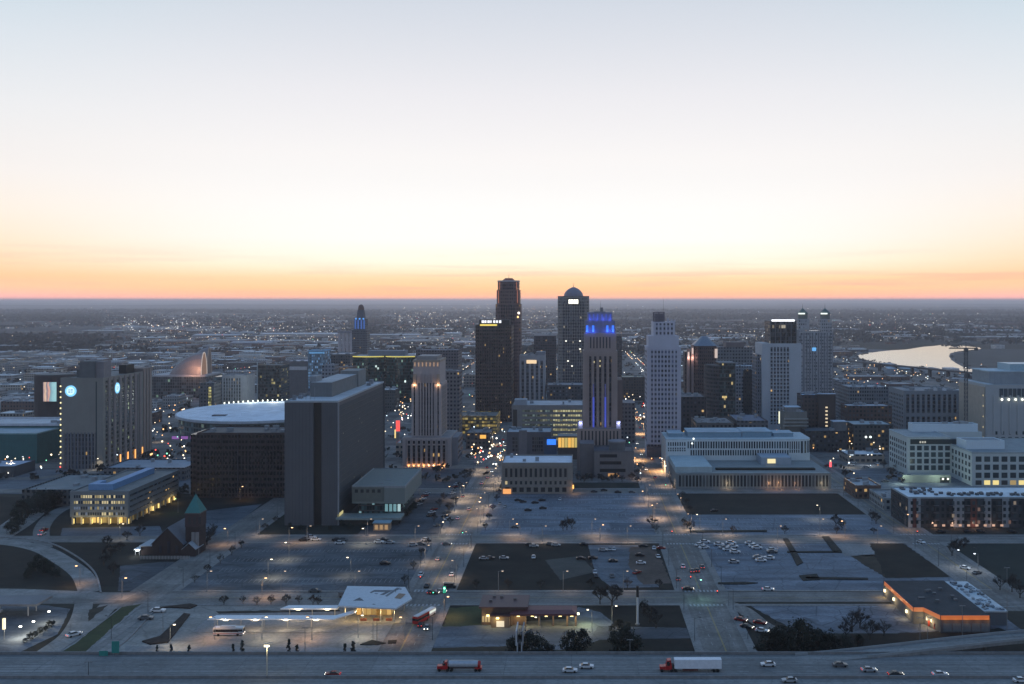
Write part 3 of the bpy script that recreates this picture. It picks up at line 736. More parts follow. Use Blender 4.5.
MB().box(x1-14, x1+.3, y1-18, y1+1, H+.125, H+3.2).build('upper_storey', wall((.20,.16,.145)), t)
strips(t, 'S', Y, x0+3, x1-6, 0.5, zt(434, Y), 9, .45, glazing((.02,.025,.035), 3.4, 1.5, .01, spanc=(.07,.08,.10)), .05)
m = MB(); piers(m, 'S', Y, x0+2.5, x1-5.5, .3, zt(433, Y)+.3, 9, .9, .5); m.build('fin', wall((.14,.15,.175)), t)
MB().box(x1-5.4, x1-4.6, Y-.06, Y-.001, 2, H-2).build('glass_slot', plain((.03,.045,.055), .25), t)
ly = [Y+4, Y+13, Y+22, Y+31, Y+40, Y+49]
for k, yy in enumerate(ly):
    m = MB(); fbox(m, 'E', x1, yy, yy+3.2, 3, H-1.5, 0, .05); m.build('window_strip', glazing((.022,.026,.024), 3.3, 1.6, .05, (.8,1,.6), .35, .4, (.10,.10,.10)), t)
m = MB(); fbox(m, 'E', x1, Y+54, Y+60, 2, H-1, 0, .3); m.build('wall', wall((.13,.12,.12)), t)
for k in range(7):
    m = MB(); fbox(m, 'E', x1, Y+8+k*9.0, Y+11+k*9.0, 0, H+.2, .02, .55); m.build('pilaster', wall((.24,.205,.2)), t)
for k in range(3):
    m = MB(); fbox(m, 'E', x1, y1-17+k*5.5, y1-14+k*5.5, 0, H+2.6, .02, .6); m.build('pilaster', wall((.27,.21,.185)), t)
for k in range(4):
    m = MB(); fbox(m, 'E', x1, Y+26+k*13, Y+28+k*13, 0, 7, .6, .75); m.build('wall_light', glow(AMBER, 1.6), t)
for k in range(15):
    zz = 4+k*4.1; m = MB(); m.box(x0-.3, x0+.5, Y-.25, Y-.02, zz, zz+.9); m.build('stair_light', glow((1,.85,.4), 2.2), t)
sg = MB(); cx, cz = gx(71, Y), zt(391, Y)
def disc(face, pl, cu, cz, r, d0, d1, k=20):
    m = MB(); P = [(cu+r*math.cos(2*math.pi*i/k), cz+r*math.sin(2*math.pi*i/k)) for i in range(k)]
    f = (lambda u, zz, d: (u, pl-d, zz)) if face == 'S' else (lambda u, zz, d: (pl+d, u, zz))
    m.face([f(u, zz, d1) for u, zz in P])
    for i in range(k):
        a, b = P[i], P[(i+1)%k]; m.face([f(*a, d0), f(*b, d0), f(*b, d1), f(*a, d1)])
    return m
for face, pl, cu, cz in (('S', Y, cx, zt(391, Y)), ('E', x1, 766, zt(388, 766))):
    s_ = disc(face, pl, cu, cz, 4.1, .05, .7).build('round_sign', glow((.22,.62,1.0), 1.25), t)
    disc(face, pl, cu, cz, 2.9, .71, .75).build('sign_disc', glow((.55,.86,1.0), 1.35), s_)
    m = MB()
    for k in range(3):
        for j in range(2): fbox(m, face, pl, cu-1.7+j*1.9, cu-.2+j*1.9, cz-1.3+k*1.0+j*.3, cz-.9+k*1.0+j*.3, .76, .8)
    m.build('sign_emblem', plain((.02,.09,.28), .5), s_)
# ---- lit low office at left
Y = 561; x0, x1, H = front(70, 128.5, Y, 492.5); y1 = 632
ofm = wall((.19,.21,.22), .75, .12)
t = thing('office_building', 'low pale office with rows of lit windows and a glowing colonnade', 'building', ((x0+x1)/2, Y, 0)); FOOT.append((x0-2,x1+2,Y-2,y1)); 
MB().box(x0, x1, Y, y1, 4.1, H).build('wall', ofm, t); MB().box(x0+2, x1-2, Y+3, y1-3, 0, 4.09).build('ground_floor', facade((.2,.16,.1), (.5,.38,.2), 4.2, 3, .8, .8, .5, (1,.72,.25), .3), t)
MB().box(x0+.5, x1-.5, Y+.5, y1-.5, H+.004, H+.1).build('roof', roofm((.15,.155,.15)), t)
m = MB(); parapet(m, x0-.1, x1+.1, Y-.1, y1+.1, H, .8, .5); m.build('parapet', ofm, t)
for i in range(7):
    xx = x0+1+(x1-x0-2)*i/6; c_ = MB(); c_.cyl(xx, Y+.8, 0, 4.09, .5, k=10).build('column', wall((.4,.36,.28)), t)
    if i % 1 == 0: m = MB(); m.box(xx-.6, xx+.6, Y+1.5, Y+1.8, .2, 2.9); m.build('lantern', glow((1,.74,.22), 1.5), t)
for i in range(9):
    yy = Y+5+(y1-Y-8)*i/8; MB().cyl(x1-.8, yy, 0, 4.09, .45, k=8).build('column', wall((.4,.36,.28)), t)
    if i in (4,5,7,8): m = MB(); m.box(x1-1.7, x1-1.4, yy-.8, yy+.8, .2, 2.8); m.build('lantern', glow((1,.72,.24), 1.5), t)
lw = [plain((.03,.04,.055), .2, name='dark_pane'), glow((1,.78,.3), .3), glow((1,.82,.42), .6), glow((.35,.5,.8), .22)]
fhh = (H-4.1-1)/4
for k in range(4):
    wgt = ([5,5,5,0] if k == 3 else [3,6,5,0] if k == 2 else [7,2,1,6])
    windows(t, 'S', Y, x0+2, x1-2, 4.4+k*fhh, 4.4+(k+1)*fhh, 22, 1, .62, .5, lw, wgt, .07)
for k in range(4):
    m = MB(); fbox(m, 'E', x1, Y+2, y1-2, 5.5+k*fhh, 6.8+k*fhh, 0, .07); m.build('ribbon_window', glazing((.05,.065,.08), 3, 1.8, .03, spanc=(.12,.13,.14)), t)
u0, u1, v0, v1 = x0+7, x1-12, Y+7, y1-8
blm = plain((.16,.30,.50), .5, name='blue_cladding')
for n_, (a, b_, c_, d_) in enumerate(((u0,u1,v0,v0+4),(u1-5,u1,v0+4.01,v1),(u0+9,u1-5.01,v1-8,v1),(u0,u0+4,v0+4.01,v0+13))):
    MB().box(a, b_, c_, d_, H+.11, H+3.4).build('roof_screen', blm, t); 
for k in range(4): lamp(t, (x0+5+k*(x1-x0-10)/3, Y-2.4, 2.8), 420, (1,.75,.3), .4)
for k in (0, 1): lamp(t, (x1+2.4, Y+30+k*30, 2.8), 500, (1,.72,.3), .4)
# ---- its low neighbour and the dark-roofed annex
a, b_ = at(2, 507); a2, _ = at(86, 507)
t = block('low_building', 'plain flat grey annex behind dark trees left of the lit office', 'building', gx(22,612), gx(92,612), 612, 668, 9, facade((.11,.115,.115), lit=.03), (.16,.18,.19), units=5)
m = MB(); m.box(gx(92,640)+1, gx(150,640), 660, 700, 0, 7.5)
t = block('low_building', 'flat bluish roofed hall between the hotel and lit office', 'building', gx(105,700), gx(186,700), 698, 738, 8, facade((.12,.12,.125), lit=.03), (.24,.28,.33), units=4)
# ---- box shaped hall beside the slab tower
Y = 566; x0, x1, H = front(352, 405, Y, 486.5); y1 = 626
gm_ = wall((.175,.20,.19), .8, .1)
t = thing('assembly_hall', 'blank green-grey boxy hall raised on glass beside the slab tower', 'building', ((x0+x1)/2, Y, 0)); FOOT.append((x0-6,x1,Y-4,y1))
zb = zt(503.5, Y)
MB().box(x0, x1, Y, y1, zb, H).build('wall', gm_, t); MB().box(x0+.6, x1-.6, Y+.6, y1-.6, H-.9, H-.8).build('roof', roofm((.26,.29,.31)), t)
m = MB(); parapet(m, x0-.05, x1+.05, Y-.05, y1+.05, H-.6, 1.0, .55); m.build('parapet', wall((.25,.27,.28)), t)
MB().box(x0, gx(384,Y), Y-.35, Y-.01, zb+1.2, H-.4).build('wall_panel', wall((.12,.13,.115)), t)
windows(t, 'S', Y-.35, x0+1, gx(382,Y), H-4.2, H-.8, 5, 1, .55, .55, [plain((.03,.035,.035), .25)], None, .06)
MB().box(x0+3, x1-4, Y+4, y1-4, 4.6, zb-.01).build('glass_storey', glazing((.02,.04,.045), 3, 1.5, .10, (.5,.9,1), .35, .25, (.05,.055,.06)), t)
windows(t, 'S', Y+4, gx(383,Y), gx(400,Y), 5, zb-.6, 4, 1, .7, .8, [glow((.35,.75,.85), .35), glow((.6,.9,.95), .6)], None, .08)
MB().box(x0-7, x1-1, Y-9, Y+3.99, 3.4, 4.59).build('terrace_slab', wall((.23,.27,.26)), t)
MB().box(x0-4, x1-3, Y-5, y1-4, 0, 3.39).build('base', wall((.06,.065,.065)), t)
m = MB(); m.box(x0-6.5, x0-5.9, Y-7, Y+4, 4.6, 6.2); m.build('lit_balustrade', glow((.9,.8,.35), .6), t)
roofkit(t, x0+2, x1-2, Y+6, y1-4, H-.8, 6, wall((.2,.22,.23)), (.5,1.2))
k_ = thing('kiosk', 'small flat roofed tan kiosk lit inside by the hall terrace', 'kiosk', (gx(383,548), 548, 0)); a, b_ = gx(374,548), gx(390,548)
MB().box(a, b_, 546, 552, 0, 4).build('wall', wall((.32,.22,.15)), k_); MB().box(a-.4, b_+.4, 545.6, 552.4, 4.01, 4.5).build('roof', roofm((.25,.36,.42)), k_)
for i in range(3): MB().box(a+.8+i*2.7, a+2.6+i*2.7, 545.9, 545.999, .6, 3.2).build('window', glow((1,.6,.25), .35), k_)
# ---- art deco city hall type shaft with uplit base
Y = 757; x0, x1, H = front(402.5, 450.5, Y, 437.5); sm = wall((.42,.35,.335), .85, .14, .1)
t = thing('stone_tower', 'art deco stone tower on a base glowing orange from uplights', 'tower', ((x0+x1)/2, Y, 0)); FOOT.append((x0,x1+5,Y,Y+50))
MB().box(x0, x1, Y, Y+44, 0, H).build('base', sm, t); MB().box(x0+.4, x1-.4, Y+.4, Y+43.6, H+.004, H+.1).build('roof', roofm((.2,.2,.21)), t)
MB().box(x1+.01, x1+4.6, Y+8, Y+40, 0, H-1).build('wing', wall((.20,.20,.22)), t)
a, b_, S1 = front(411.5, 441, Y+4, 362); yb = Y+40
MB().box(a, b_, Y+4, yb, H+.105, zt(384, Y+4)).build('shaft', sm, t)
MB().box(a+1.1, b_-1.1, Y+5.1, yb-1.1, zt(384, Y+4), S1).build('upper_shaft', sm, t)
MB().box(a+.7, b_-.7, Y+4.7, yb-.7, S1, S1+1.5).build('cornice', wall((.36,.28,.22)), t)
MB().box(a+3.5, b_-3.5, Y+8, yb-5, S1+1.505, S1+4.2).build('roof', roofm((.25,.23,.23)), t)
m = MB()
for i in range(7): m.box(a+2+i*2.9, a+2.9+i*2.9, Y+4.5, Y+4.69, S1-3.4, S1-.3)
m.build('cornice_lights', glow((1,.62,.36), .35), t)
gz = glazing((.018,.018,.022), 3.5, 2, .012, s=.5, span=.3, spanc=(.045,.042,.046))
strips(t, 'S', Y+4, a+5, b_-5, H+1, zt(375, Y+4)-6, 6, .45, gz, .06); strips(t, 'E', b_, Y+7, yb-3, H+1, zt(384, Y+4)-2, 6, .4, gz, .06)
for i in (0, 1):
    u = a+1.0 if i == 0 else b_-3.4
    strips(t, 'S', Y+4, u+.2, u+2.2, H+1, zt(386, Y+4), 1, .5, gz, .06)
    MB().box(u, u+2.4, Y+4.3, Y+5.09, zt(384, Y+4)+.01, zt(374, Y+4)).build('corner_block', wall((.33,.26,.21)), t); lamp(t, (u+1.2, Y+3.0, zt(385, Y+4)), 500, (1,.6,.3), .4)
m = MB(); piers(m, 'S', Y+4, a+4.5, b_-4.5, H+.3, zt(374, Y+4), 6, .9, .45); m.build('pier', sm, t)
pm_ = MB()
for i in range(9):
    u = x0+3+i*(x1-x0-6)/8; p = MB(); fbox(p, 'S', Y, u-.75, u+.75, 0, H-1.5, .02, 1.0); p.build('pilaster', wall((.30,.26,.25)), t)
for i in range(8):
    u = x0+3+(i+.5)*(x1-x0-6)/8; p = MB(); fbox(p, 'S', Y, u-.9, u+.9, 2, H-6, 0, .1); p.build('window_strip', gz, t)
    p = MB(); fbox(p, 'S', Y, u-.3, u+.3, .3, 1.0, .4, .9); p.build('uplight', glow((1,.45,.14), 3), t); lamp(t, (u, Y-1.2, .9), 420, (1,.45,.16), .3)
windows(t, 'S', Y, x0+3, x1-3, H-5.2, H-2, 8, 1, .4, .7, [plain((.02,.02,.025), .25)], None, .1)
windows(t, 'E', x1+4.6, Y+9, Y+39, 3, H-3, 8, 4, .45, .5, [plain((.02,.02,.025), .25)], None, .1)
roofkit(t, x0+1, a-1, Y+8, Y+40, H+.1, 3)
# ---- brown twin of the tallest: broad tower with lit white sign and yellow line
Y = 1032; x0, x1, H = front(475.5, 511.5, Y, 326); bw_ = facade((.085,.058,.052), (.022,.018,.02), 3.7, 2.4, .62, .55, .02, WARM, .45, .6, .05)
t = block('office_tower', 'broad chocolate brown tower with a white lit sign at its top', 'tower', x0, x1, Y, Y+38, H, bw_, (.05,.045,.045), par=.9, units=0, parm=wall((.05,.04,.04)))
MB().box(gx(479,Y), gx(509,Y), Y+3, Y+34, H+.105, zt(320, Y)).build('upper_storey', wall((.045,.036,.036)), t)
m = MB(); m.box(gx(481,Y), gx(501.5,Y), Y+2.6, Y+2.95, zt(323.2,Y), zt(320.2,Y)); m.build('sign_band', plain((.05,.05,.05)), t)
for i, w_ in enumerate((3.2,2.4,3.0,1.6,2.6,2.2,2.8)):
    u = gx(481.4,Y)+i*3.0; MB().box(u, u+w_*.82, Y+2.3, Y+2.59, zt(323,Y), zt(320.4,Y)).build('sign_letter', glow((.92,.93,1), 1.3), t)
MB().box(gx(480,Y), gx(497,Y), Y-.3, Y-.02, zt(326.2,Y)+.4, zt(324.6,Y)+.4).build('yellow_light_band', glow((1,.75,.12), 1.0), t)
m = MB(); piers(m, 'S', Y, x0, x1, 4, H, 10, .8, .5); m.build('pier', wall((.05,.04,.04)), t)
windows(t, 'S', Y, x0+1, x1-1, 6, H-3, 20, 26, .3, .35, [plain((.016,.015,.018), .25), glow((1,.7,.4), .22)], [70,1], .07)
# ---- the tallest tower with stepped, red-rimmed top
Y = 1110; tm = facade((.135,.085,.082), (.04,.033,.038), 3.8, 2.0, .5, .5, .012, WARM, .4, .6, .05)
def chamf(a, b, y0, y1, c): return [(a+c,y0),(b-c,y0),(b,y0+c),(b,y1-c),(b-c,y1),(a+c,y1),(a,y1-c),(a,y0+c)]
a, b_ = gx(495.3,Y), gx(520.5,Y); t = thing('skyscraper', 'tallest brown tower whose stepped crown rises above the horizon', 'skyscraper', ((a+b_)/2, Y, 0)); FOOT.append((a,b_,Y,Y+32))
zs = [zt(304,Y), zt(290,Y), zt(281.5,Y)]
MB().prism(chamf(a, b_, Y, Y+30, 4), 0, zs[0]).build('shaft', tm, t)
MB().prism(chamf(a+1.1, b_-1.1, Y+1, Y+29, 4.2), zs[0], zs[1]).build('upper_shaft', tm, t)
MB().prism(chamf(a+2.2, b_-2.2, Y+2, Y+28, 4.6), zs[1], zs[2]).build('crown', tm, t)
MB().prism(chamf(a+1.9, b_-1.9, Y+1.7, Y+28.3, 4.6), zs[2], zs[2]+1.3).build('cornice', wall((.5,.47,.5)), t)
MB().frustum(chamf(a+7, b_-7, Y+8, Y+22, 3), zs[2]+1.305, chamf(a+10, b_-10, Y+11, Y+19, 2), zs[2]+4).build('cap', plain((.35,.10,.06), .6), t)
MB().tube(((a+b_)/2, Y+15, zs[2]+3.9), ((a+b_)/2, Y+15, zs[2]+9), .22, .08).build('antenna', plain((.25,.12,.1), .5), t)
for k in (0,1):
    u = a+2.2 if k == 0 else b_-2.2
    for z0, z1, du in ((zs[0]+1, zs[1]-.5, 0), (zs[1]+.5, zs[2]-.3, 1.1)):
        s_ = 1 if k == 0 else -1
        MB().box(u+s_*du-.4+1.2*s_, u+s_*du+.4+1.2*s_, Y+1.2+du, Y+1.6+du, z0, z1).build('edge_light', glow((1,.28,.12), .35), t)
strips(t, 'S', Y, a+6, b_-6, 8, zs[0]-1, 6, .5, glazing((.022,.02,.026), 3.8, 2, .02, s=.4, span=.35, spanc=(.065,.05,.052)), .08)
strips(t, 'S', Y+2, a+8.5, b_-8.5, zs[1]+1, zs[2]-1.5, 5, .55, glazing((.03,.025,.034), 3.8, 2, 0, span=.3, spanc=(.08,.06,.062)), .08)
MB().ball(b_-2, Y+1, zt(313,Y), 1.3).build('beacon', glow((1,.9,.75), 3), t); MB().ball(b_-3, Y+.5, zt(317,Y), 1.2).build('beacon', glow((1,.65,.25), 2), t)
# ---- tower with the domed pyramid roof
Y = 1230; x0, x1, H = front(557.7, 589.2, Y, 296); gm2 = facade((.19,.18,.175), (.07,.07,.078), 3.8, 2.0, .5, .45, .004, WHITE, .5, .55, .05)
t = thing('skyscraper', 'grey tower under a round stepped dome beside the blue crowned tower', 'skyscraper', ((x0+x1)/2, Y, 0)); FOOT.append((x0,x1,Y,Y+36))
MB().prism(chamf(x0, x1, Y, Y+36, 5), 0, H).build('shaft', gm2, t)
cx, cyy = (x0+x1)/2, Y+18
def ring(r, k=16): return [(cx+r*math.cos(2*math.pi*i/k), cyy+r*math.sin(2*math.pi*i/k)) for i in range(k)]
m = MB(); hs = [(12.2,0),(11.4,3.2),(9.6,6.0),(7.0,8.4),(3.8,10.2),(1.2,11.2)]
for (r0,h0),(r1,h1) in zip(hs, hs[1:]): m.frustum(ring(r0), H+h0, ring(r1), H+h1)
m.build('dome', wall((.20,.18,.22), .5), t)
MB().tube((cx,cyy,H+11.1),(cx,cyy,H+17),.3,.08).build('antenna', plain((.2,.2,.2)), t)
MB().box(gx(567.5,Y), gx(579.5,Y), Y-.5, Y-.02, zt(304.6,Y), zt(298,Y)).build('sign_frame', plain((.03,.03,.03)), t)
for i in range(4): MB().box(gx(568.6,Y)+i*3.1, gx(568.6,Y)+i*3.1+2.5, Y-.75, Y-.51, zt(303.8,Y), zt(299.4,Y)).build('sign_letter', glow((1,.97,.82), 2.2), t)
strips(t, 'S', Y, x0+6, x1-6, 6, H-8, 9, .55, glazing((.035,.038,.048), 3.8, 2, .008, WHITE, .5, .35, (.11,.108,.112)), .08)
for px, py in ((566,341),(580,341),(568,361),(572,366),(580,349)): MB().box(gx(px,Y)-.9, gx(px,Y)+.9, Y-.3, Y-.1, zt(py,Y)-.7, zt(py,Y)+.7).build('floodlight', glow((1,.95,.8), 2), t)
# ---- art deco tower with blue lit crown
Y = 742; x0, x1, _ = front(583, 617.5, Y, 0); st_ = wall((.32,.25,.225), .85, .14, .1)
z1_, z2_, z3_, z4_, zb = zt(351,Y), zt(333,Y), zt(321,Y), zt(312.5,Y), zt(428,Y)
t = thing('stone_tower', 'art deco setback tower with crown and slots lit vivid blue', 'tower', ((x0+x1)/2, Y, 0)); FOOT.append((gx(577,Y),gx(622,Y),Y-6,Y+44))
D = 26
MB().box(gx(577,Y), gx(621,Y), Y-5, Y+D+10, 0, zb).build('base', st_, t)
MB().box(gx(577,Y)+.4, gx(621,Y)-.4, Y-4.6, Y+D+9.6, zb+.004, zb+.1).build('roof', roofm((.16,.16,.17)), t)
MB().box(x0, x1, Y, Y+D, zb+.105, z1_).build('shaft', st_, t)
MB().box(x0+.8, x1-.8, Y+.8, Y+D-.8, z1_, z2_).build('upper_shaft', st_, t)
MB().box(x0+1.8, x1-1.8, Y+1.8, Y+D-1.8, z2_, z3_).build('crown', wall((.19,.19,.24)), t)
a, b_ = gx(587.5,Y), gx(612.5,Y)
MB().box(a, b_, Y+3.5, Y+D-3.5, z3_, z4_).build('lantern_storey', wall((.22,.22,.30)), t)
MB().box(a+5, b_-5, Y+8, Y+D-8, z4_, z4_+.6).build('roof', roofm((.2,.2,.22)), t)
dz = plain((.02,.02,.026), .25, name='dark_pane')
gz2 = glazing((.022,.022,.03), 3.6, 2, .012, s=.45, span=.34, spanc=(.05,.045,.055))
strips(t, 'S', Y, x0+3.5, x1-3.5, zb+1, z1_-4, 5, .42, gz2, .07)
m = MB(); piers(m, 'S', Y, x0+3.5, x1-3.5, zb+.3, z1_-1.5, 5, 1.3, .7); m.build('pier', st_, t)
strips(t, 'S', Y+.8, x0+4.5, x1-4.5, z1_+2, z2_-3, 7, .4, plain((.035,.03,.04), .3), .07)
BLUE = (.03,.10,1.0)
for i in range(2):
    u = (gx(593.5,Y), gx(605.3,Y))[i]
    MB().box(u-.65, u+.65, Y-.95, Y-.72, zb+.6, zt(397,Y)).build('blue_strip', glow((.08,.13,1), .42), t); lamp(t, (u, Y-2.4, zb+6), 40, (.15,.2,1), .4)
    MB().box(u-.5, u+.5, Y-.9, Y-.72, zt(397,Y), zt(384,Y)).build('blue_strip', glow((.09,.10,.5), .22), t)
for i, px in enumerate((587.2,593.2,607.4,613)):
    u = gx(px, Y); MB().box(u-.8, u+.8, Y+1.3, Y+1.79, z2_+.6, z2_+5.6).build('blue_niche', glow((.03,.18,1), 1.1), t); lamp(t, (u, Y+.2, z2_+1.4), 600, BLUE, .4)
for i in range(6):
    u = a+1.4+(b_-a-2.8)*i/5; MB().box(u-.5, u+.5, Y+3.0, Y+3.49, z3_+.3, z4_-1.2).build('blue_niche', glow((.05,.12,.9), .4), t)
for i in range(4): lamp(t, (a+2+(b_-a-4)*i/3, Y+1.4, z3_+1.2), 260, (.08,.14,1), .4)
for px in (580.5, 618.3):
    u = gx(px, Y); MB().box(u-1.5, u+1.5, Y-3, Y-.5, zb+.11, zb+5.5).build('corner_lantern', wall((.5,.5,.6)), t); lamp(t, (u, Y-4.2, zb+4), 350, (.6,.6,1), .4)
MB().box(gx(618,Y), gx(623,Y), Y+6, Y+36, zb+.11, zt(380,Y+6)).build('side_wing', wall((.16,.125,.12)), t)
strips(t, 'S', Y-5, gx(580,Y), gx(619,Y), zt(446,Y-5), zb-1.5, 11, .4, plain((.02,.017,.02), .3), .07)
MB().tube((gx(601,Y), Y+12, z4_), (gx(601,Y), Y+12, z4_+9), .15, .05).build('flagpole', plain((.2,.2,.22)), t)
MB().box(gx(600.4,Y), gx(603.4,Y), Y+11.9, Y+12.1, z4_+.65, z4_+3.6).build('antenna', plain((.2,.2,.22)), t)
for px, py in ((594,362),(600,361),(600,366)): MB().box(gx(px,Y)-.5, gx(px,Y)+.5, Y-.2, Y-.09, zt(py,Y)-.7, zt(py,Y)+.7).build('window', glow((1,.85,.45), .5), t)
# ---- parking deck in front of the blue crowned tower
Y = 708; x0, x1, H = front(580, 634, Y, 447); dk = wall((.17,.155,.155))
t = thing('parking_deck', 'grey parking deck with dark slots below the blue crowned tower', 'parking deck', ((x0+x1)/2, Y, 0)); FOOT.append((x0,x1,Y,735))
MB().box(x0+10, x1, Y, Y+26, 0, zt(452,Y)).build('wall', dk, t); MB().box(x0+10.3, x1-.3, Y+.3, Y+25.7, zt(452,Y)+.004, zt(452,Y)+.1).build('roof', roofm((.11,.11,.12)), t)
MB().box(x0, x0+9.99, Y+6, Y+26, 0, zt(445,Y)).build('stair_block', wall((.13,.12,.125)), t)
for i, py in enumerate((472,464.5,457.5)):
    MB().box(x0+14, x1-6+(-3*i), Y-.05, Y-.001, zt(py,Y), zt(py-3.2,Y)).build('deck_opening', plain((.012,.012,.014), .8), t)
m = MB(); parapet(m, x0+9.97, x1+.03, Y-.06, Y+26.03, zt(452,Y), 1.0); m.build('parapet', wall((.14,.135,.145)), t)
m = MB(); m.prism([(gx(617,Y+10)+5.8*math.cos(k*.4488), Y+11+7*math.sin(k*.4488)) for k in range(14)], zt(452,Y)+.105, zt(444,Y)); m.build('ramp_drum', wall((.12,.12,.125)), t)
m = MB(); m.prism([(gx(617,Y+10)+6.3*math.cos(k*.4488), Y+11+7.5*math.sin(k*.4488)) for k in range(14)], zt(444,Y), zt(444,Y)+1); m.build('drum_rim', wall((.2,.2,.21)), t)
MB().box(gx(608,Y), gx(619,Y), Y-.3, Y-.06, 1.2, 3.2).build('lit_entry_sign', glow((1,.5,.16), .6), t)
# ---- tall-windowed stone hall with white roof, front centre
Y = 650; x0, x1, H = front(501.5, 572.5, Y, 464); 
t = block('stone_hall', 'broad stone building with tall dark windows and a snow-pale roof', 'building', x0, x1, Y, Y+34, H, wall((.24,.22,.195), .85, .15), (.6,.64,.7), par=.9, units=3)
dw = plain((.018,.02,.025), .25, name='dark_pane')
windows(t, 'S', Y, x0+1.5, x1-3, H-9.2, H-2.2, 13, 1, .5, .8, [dw], None, .08)
windows(t, 'S', Y, x0+1.5, x1-3, 5.4, 9.0, 13, 1, .45, .6, [dw, glow((1,.8,.4), .5)], [11,1], .08)
windows(t, 'S', Y, x0+1.5, x1-3, .8, 4.6, 9, 1, .6, .75, [dw, glow((1,.55,.2), .35)], [7,1], .08)
m = MB(); bands(m, 'S', Y, x0, x1, [H-1.4, H-10.2, 4.9], .5, .45); m.build('string_course', wall((.24,.22,.2)), t)
m = MB(); piers(m, 'S', Y, x0+1.5, x1-3, H-9.9, H-1.7, 13, .55, .3); m.build('pier', wall((.2,.185,.17)), t)
MB().box(gx(503,Y), gx(511,Y), Y-.5, Y-.02, .1, 3.2).build('lit_doorway', glow((1,.42,.12), 1.0), t); MB().box(x1-.01, x1+.9, Y+.6, Y+2.4, 3.2, 5.4).build('lantern', glow((1,.48,.1), 1.6), t)
lamp(t, (x1+1.8, Y-1, 4), 700, (1,.5,.15), .3)
# ---- dark stone block with blue screen and amber glass box behind
Y = 790; x0, x1, H = front(506.5, 551, Y, 433)
t = block('office_building', 'dark stone office with two window bays and a small blue screen', 'building', x0, x1, Y, Y+30, H, wall((.125,.12,.135)), (.28,.32,.36), par=.8, units=5)
for i, (a, b_) in enumerate(((512,518),(532,543))): windows(t, 'S', Y, gx(a,Y), gx(b_,Y), 6, H-3, 2+3*i, 4, .7, .7, [dw, plain((.045,.05,.045), .3)], None, .08)
MB().box(gx(519,Y), gx(527,Y), Y-.6, Y-.01, 0, H+2.2).build('pilaster', wall((.19,.18,.19)), t); MB().box(gx(544,Y), x1+4.5, Y-1.2, Y-.05, 0, H-3).build('blue_bay', plain((.05,.09,.16), .35), t)
MB().box(gx(547,Y), gx(556,Y), Y-1.5, Y-1.21, zt(444.5,Y), zt(439,Y)).build('blue_screen', glow((.03,.22,1.0), 1.2), t)
a = thing('glass_pavilion', 'amber glowing glass pavilion on the block beside the blue screen', 'pavilion', (gx(567,Y), Y, 0)); FOOT.append((gx(558,Y),gx(578,Y),Y,Y+14))
MB().box(gx(558,Y), gx(577.5,Y), Y, Y+14, 0, zt(448,Y)).build('base', wall((.1,.09,.085)), a); MB().box(gx(558,Y), gx(577.5,Y), Y, Y+14, zt(448,Y), zt(437,Y)).build('glass_box', plain((.25,.17,.06), .3), a)
MB().box(gx(557.5,Y), gx(578,Y), Y-.5, Y+14.5, zt(437,Y), zt(436,Y)).build('roof', roofm((.2,.2,.2)), a)
for i in range(6): MB().box(gx(558,Y)+.25+i*2.57, gx(558,Y)+2.45+i*2.57, Y-.25, Y-.02, zt(447.4,Y), zt(437.8,Y)).build('lit_pane', glow([(1,.55,.10),(1,.62,.14),(.9,.7,.2)][i%3], [.95,.8,.6][i%3]), a)
# ---- wide office with lit floors behind
Y = 870; x0, x1, H = front(512, 583, Y, 406)
t = block('office_building', 'wide grey office with bands of yellow lit floors behind the blue screen', 'building', x0, x1, Y, Y+46, H, wall((.25,.235,.225)), (.4,.4,.42), par=.8, units=7)
for k in range(7):
    zz = 4+k*4.1
    for j, (a, b_) in enumerate(((522,536),(536,553),(553,582))):
        s_ = .28 if j == 2 else .10 if j == 1 else .03
        MB().box(gx(a,Y)+.2, gx(b_,Y)-.2, Y-.06, Y-.001, zz, zz+1.9).build('ribbon_window', facade((.2,.2,.14), (.3,.3,.2), 1.9, 2.2, .8, .9, (.16,.4,.85)[j], (1,.86,.38), s_*1.5, .4, .05), t)
MB().box(gx(513,Y), gx(517,Y), Y-.4, Y-.01, 6, H-3).build('glass_slot', plain((.03,.032,.035), .3), t)
MB().box(gx(514,Y), gx(527,Y+12), Y+6, Y+18, H+.11, H+5).build('plant_room', wall((.3,.32,.35)), t)
MB().box(gx(583,Y)+.01, gx(636,Y), Y+10, Y+40, 0, zt(403,Y+10)).build('side_wing', facade((.15,.145,.16), lit=.02), t)
FOOT.append((x1, gx(636,Y), Y+10, Y+40))
# ---- slim pale tower with warm lit top
Y = 1050; x0, x1, H = front(519.5, 545, Y, 356)
t = block('office_tower', 'slim pale tower with warm lit top floor left of the domed tower', 'tower', x0, x1, Y, Y+26, H, wall((.34,.34,.36)), (.3,.3,.31), par=.8, units=2)
strips(t, 'S', Y, x0+1, x1-1, 3, H-5, 5, .55, glazing((.04,.045,.055), 3.6, 1.8, .03, span=.3, spanc=(.12,.125,.14)), .07)
MB().box(gx(526.5,Y), gx(536.5,Y), Y-.4, Y-.1, zt(363.5,Y), zt(360,Y)).build('lit_storey', glow((1,.72,.42), 1.0), t)
MB().box(gx(536,Y), gx(545,Y), Y+6, Y+24, H+.11, H+4).build('penthouse', wall((.25,.25,.27)), t)
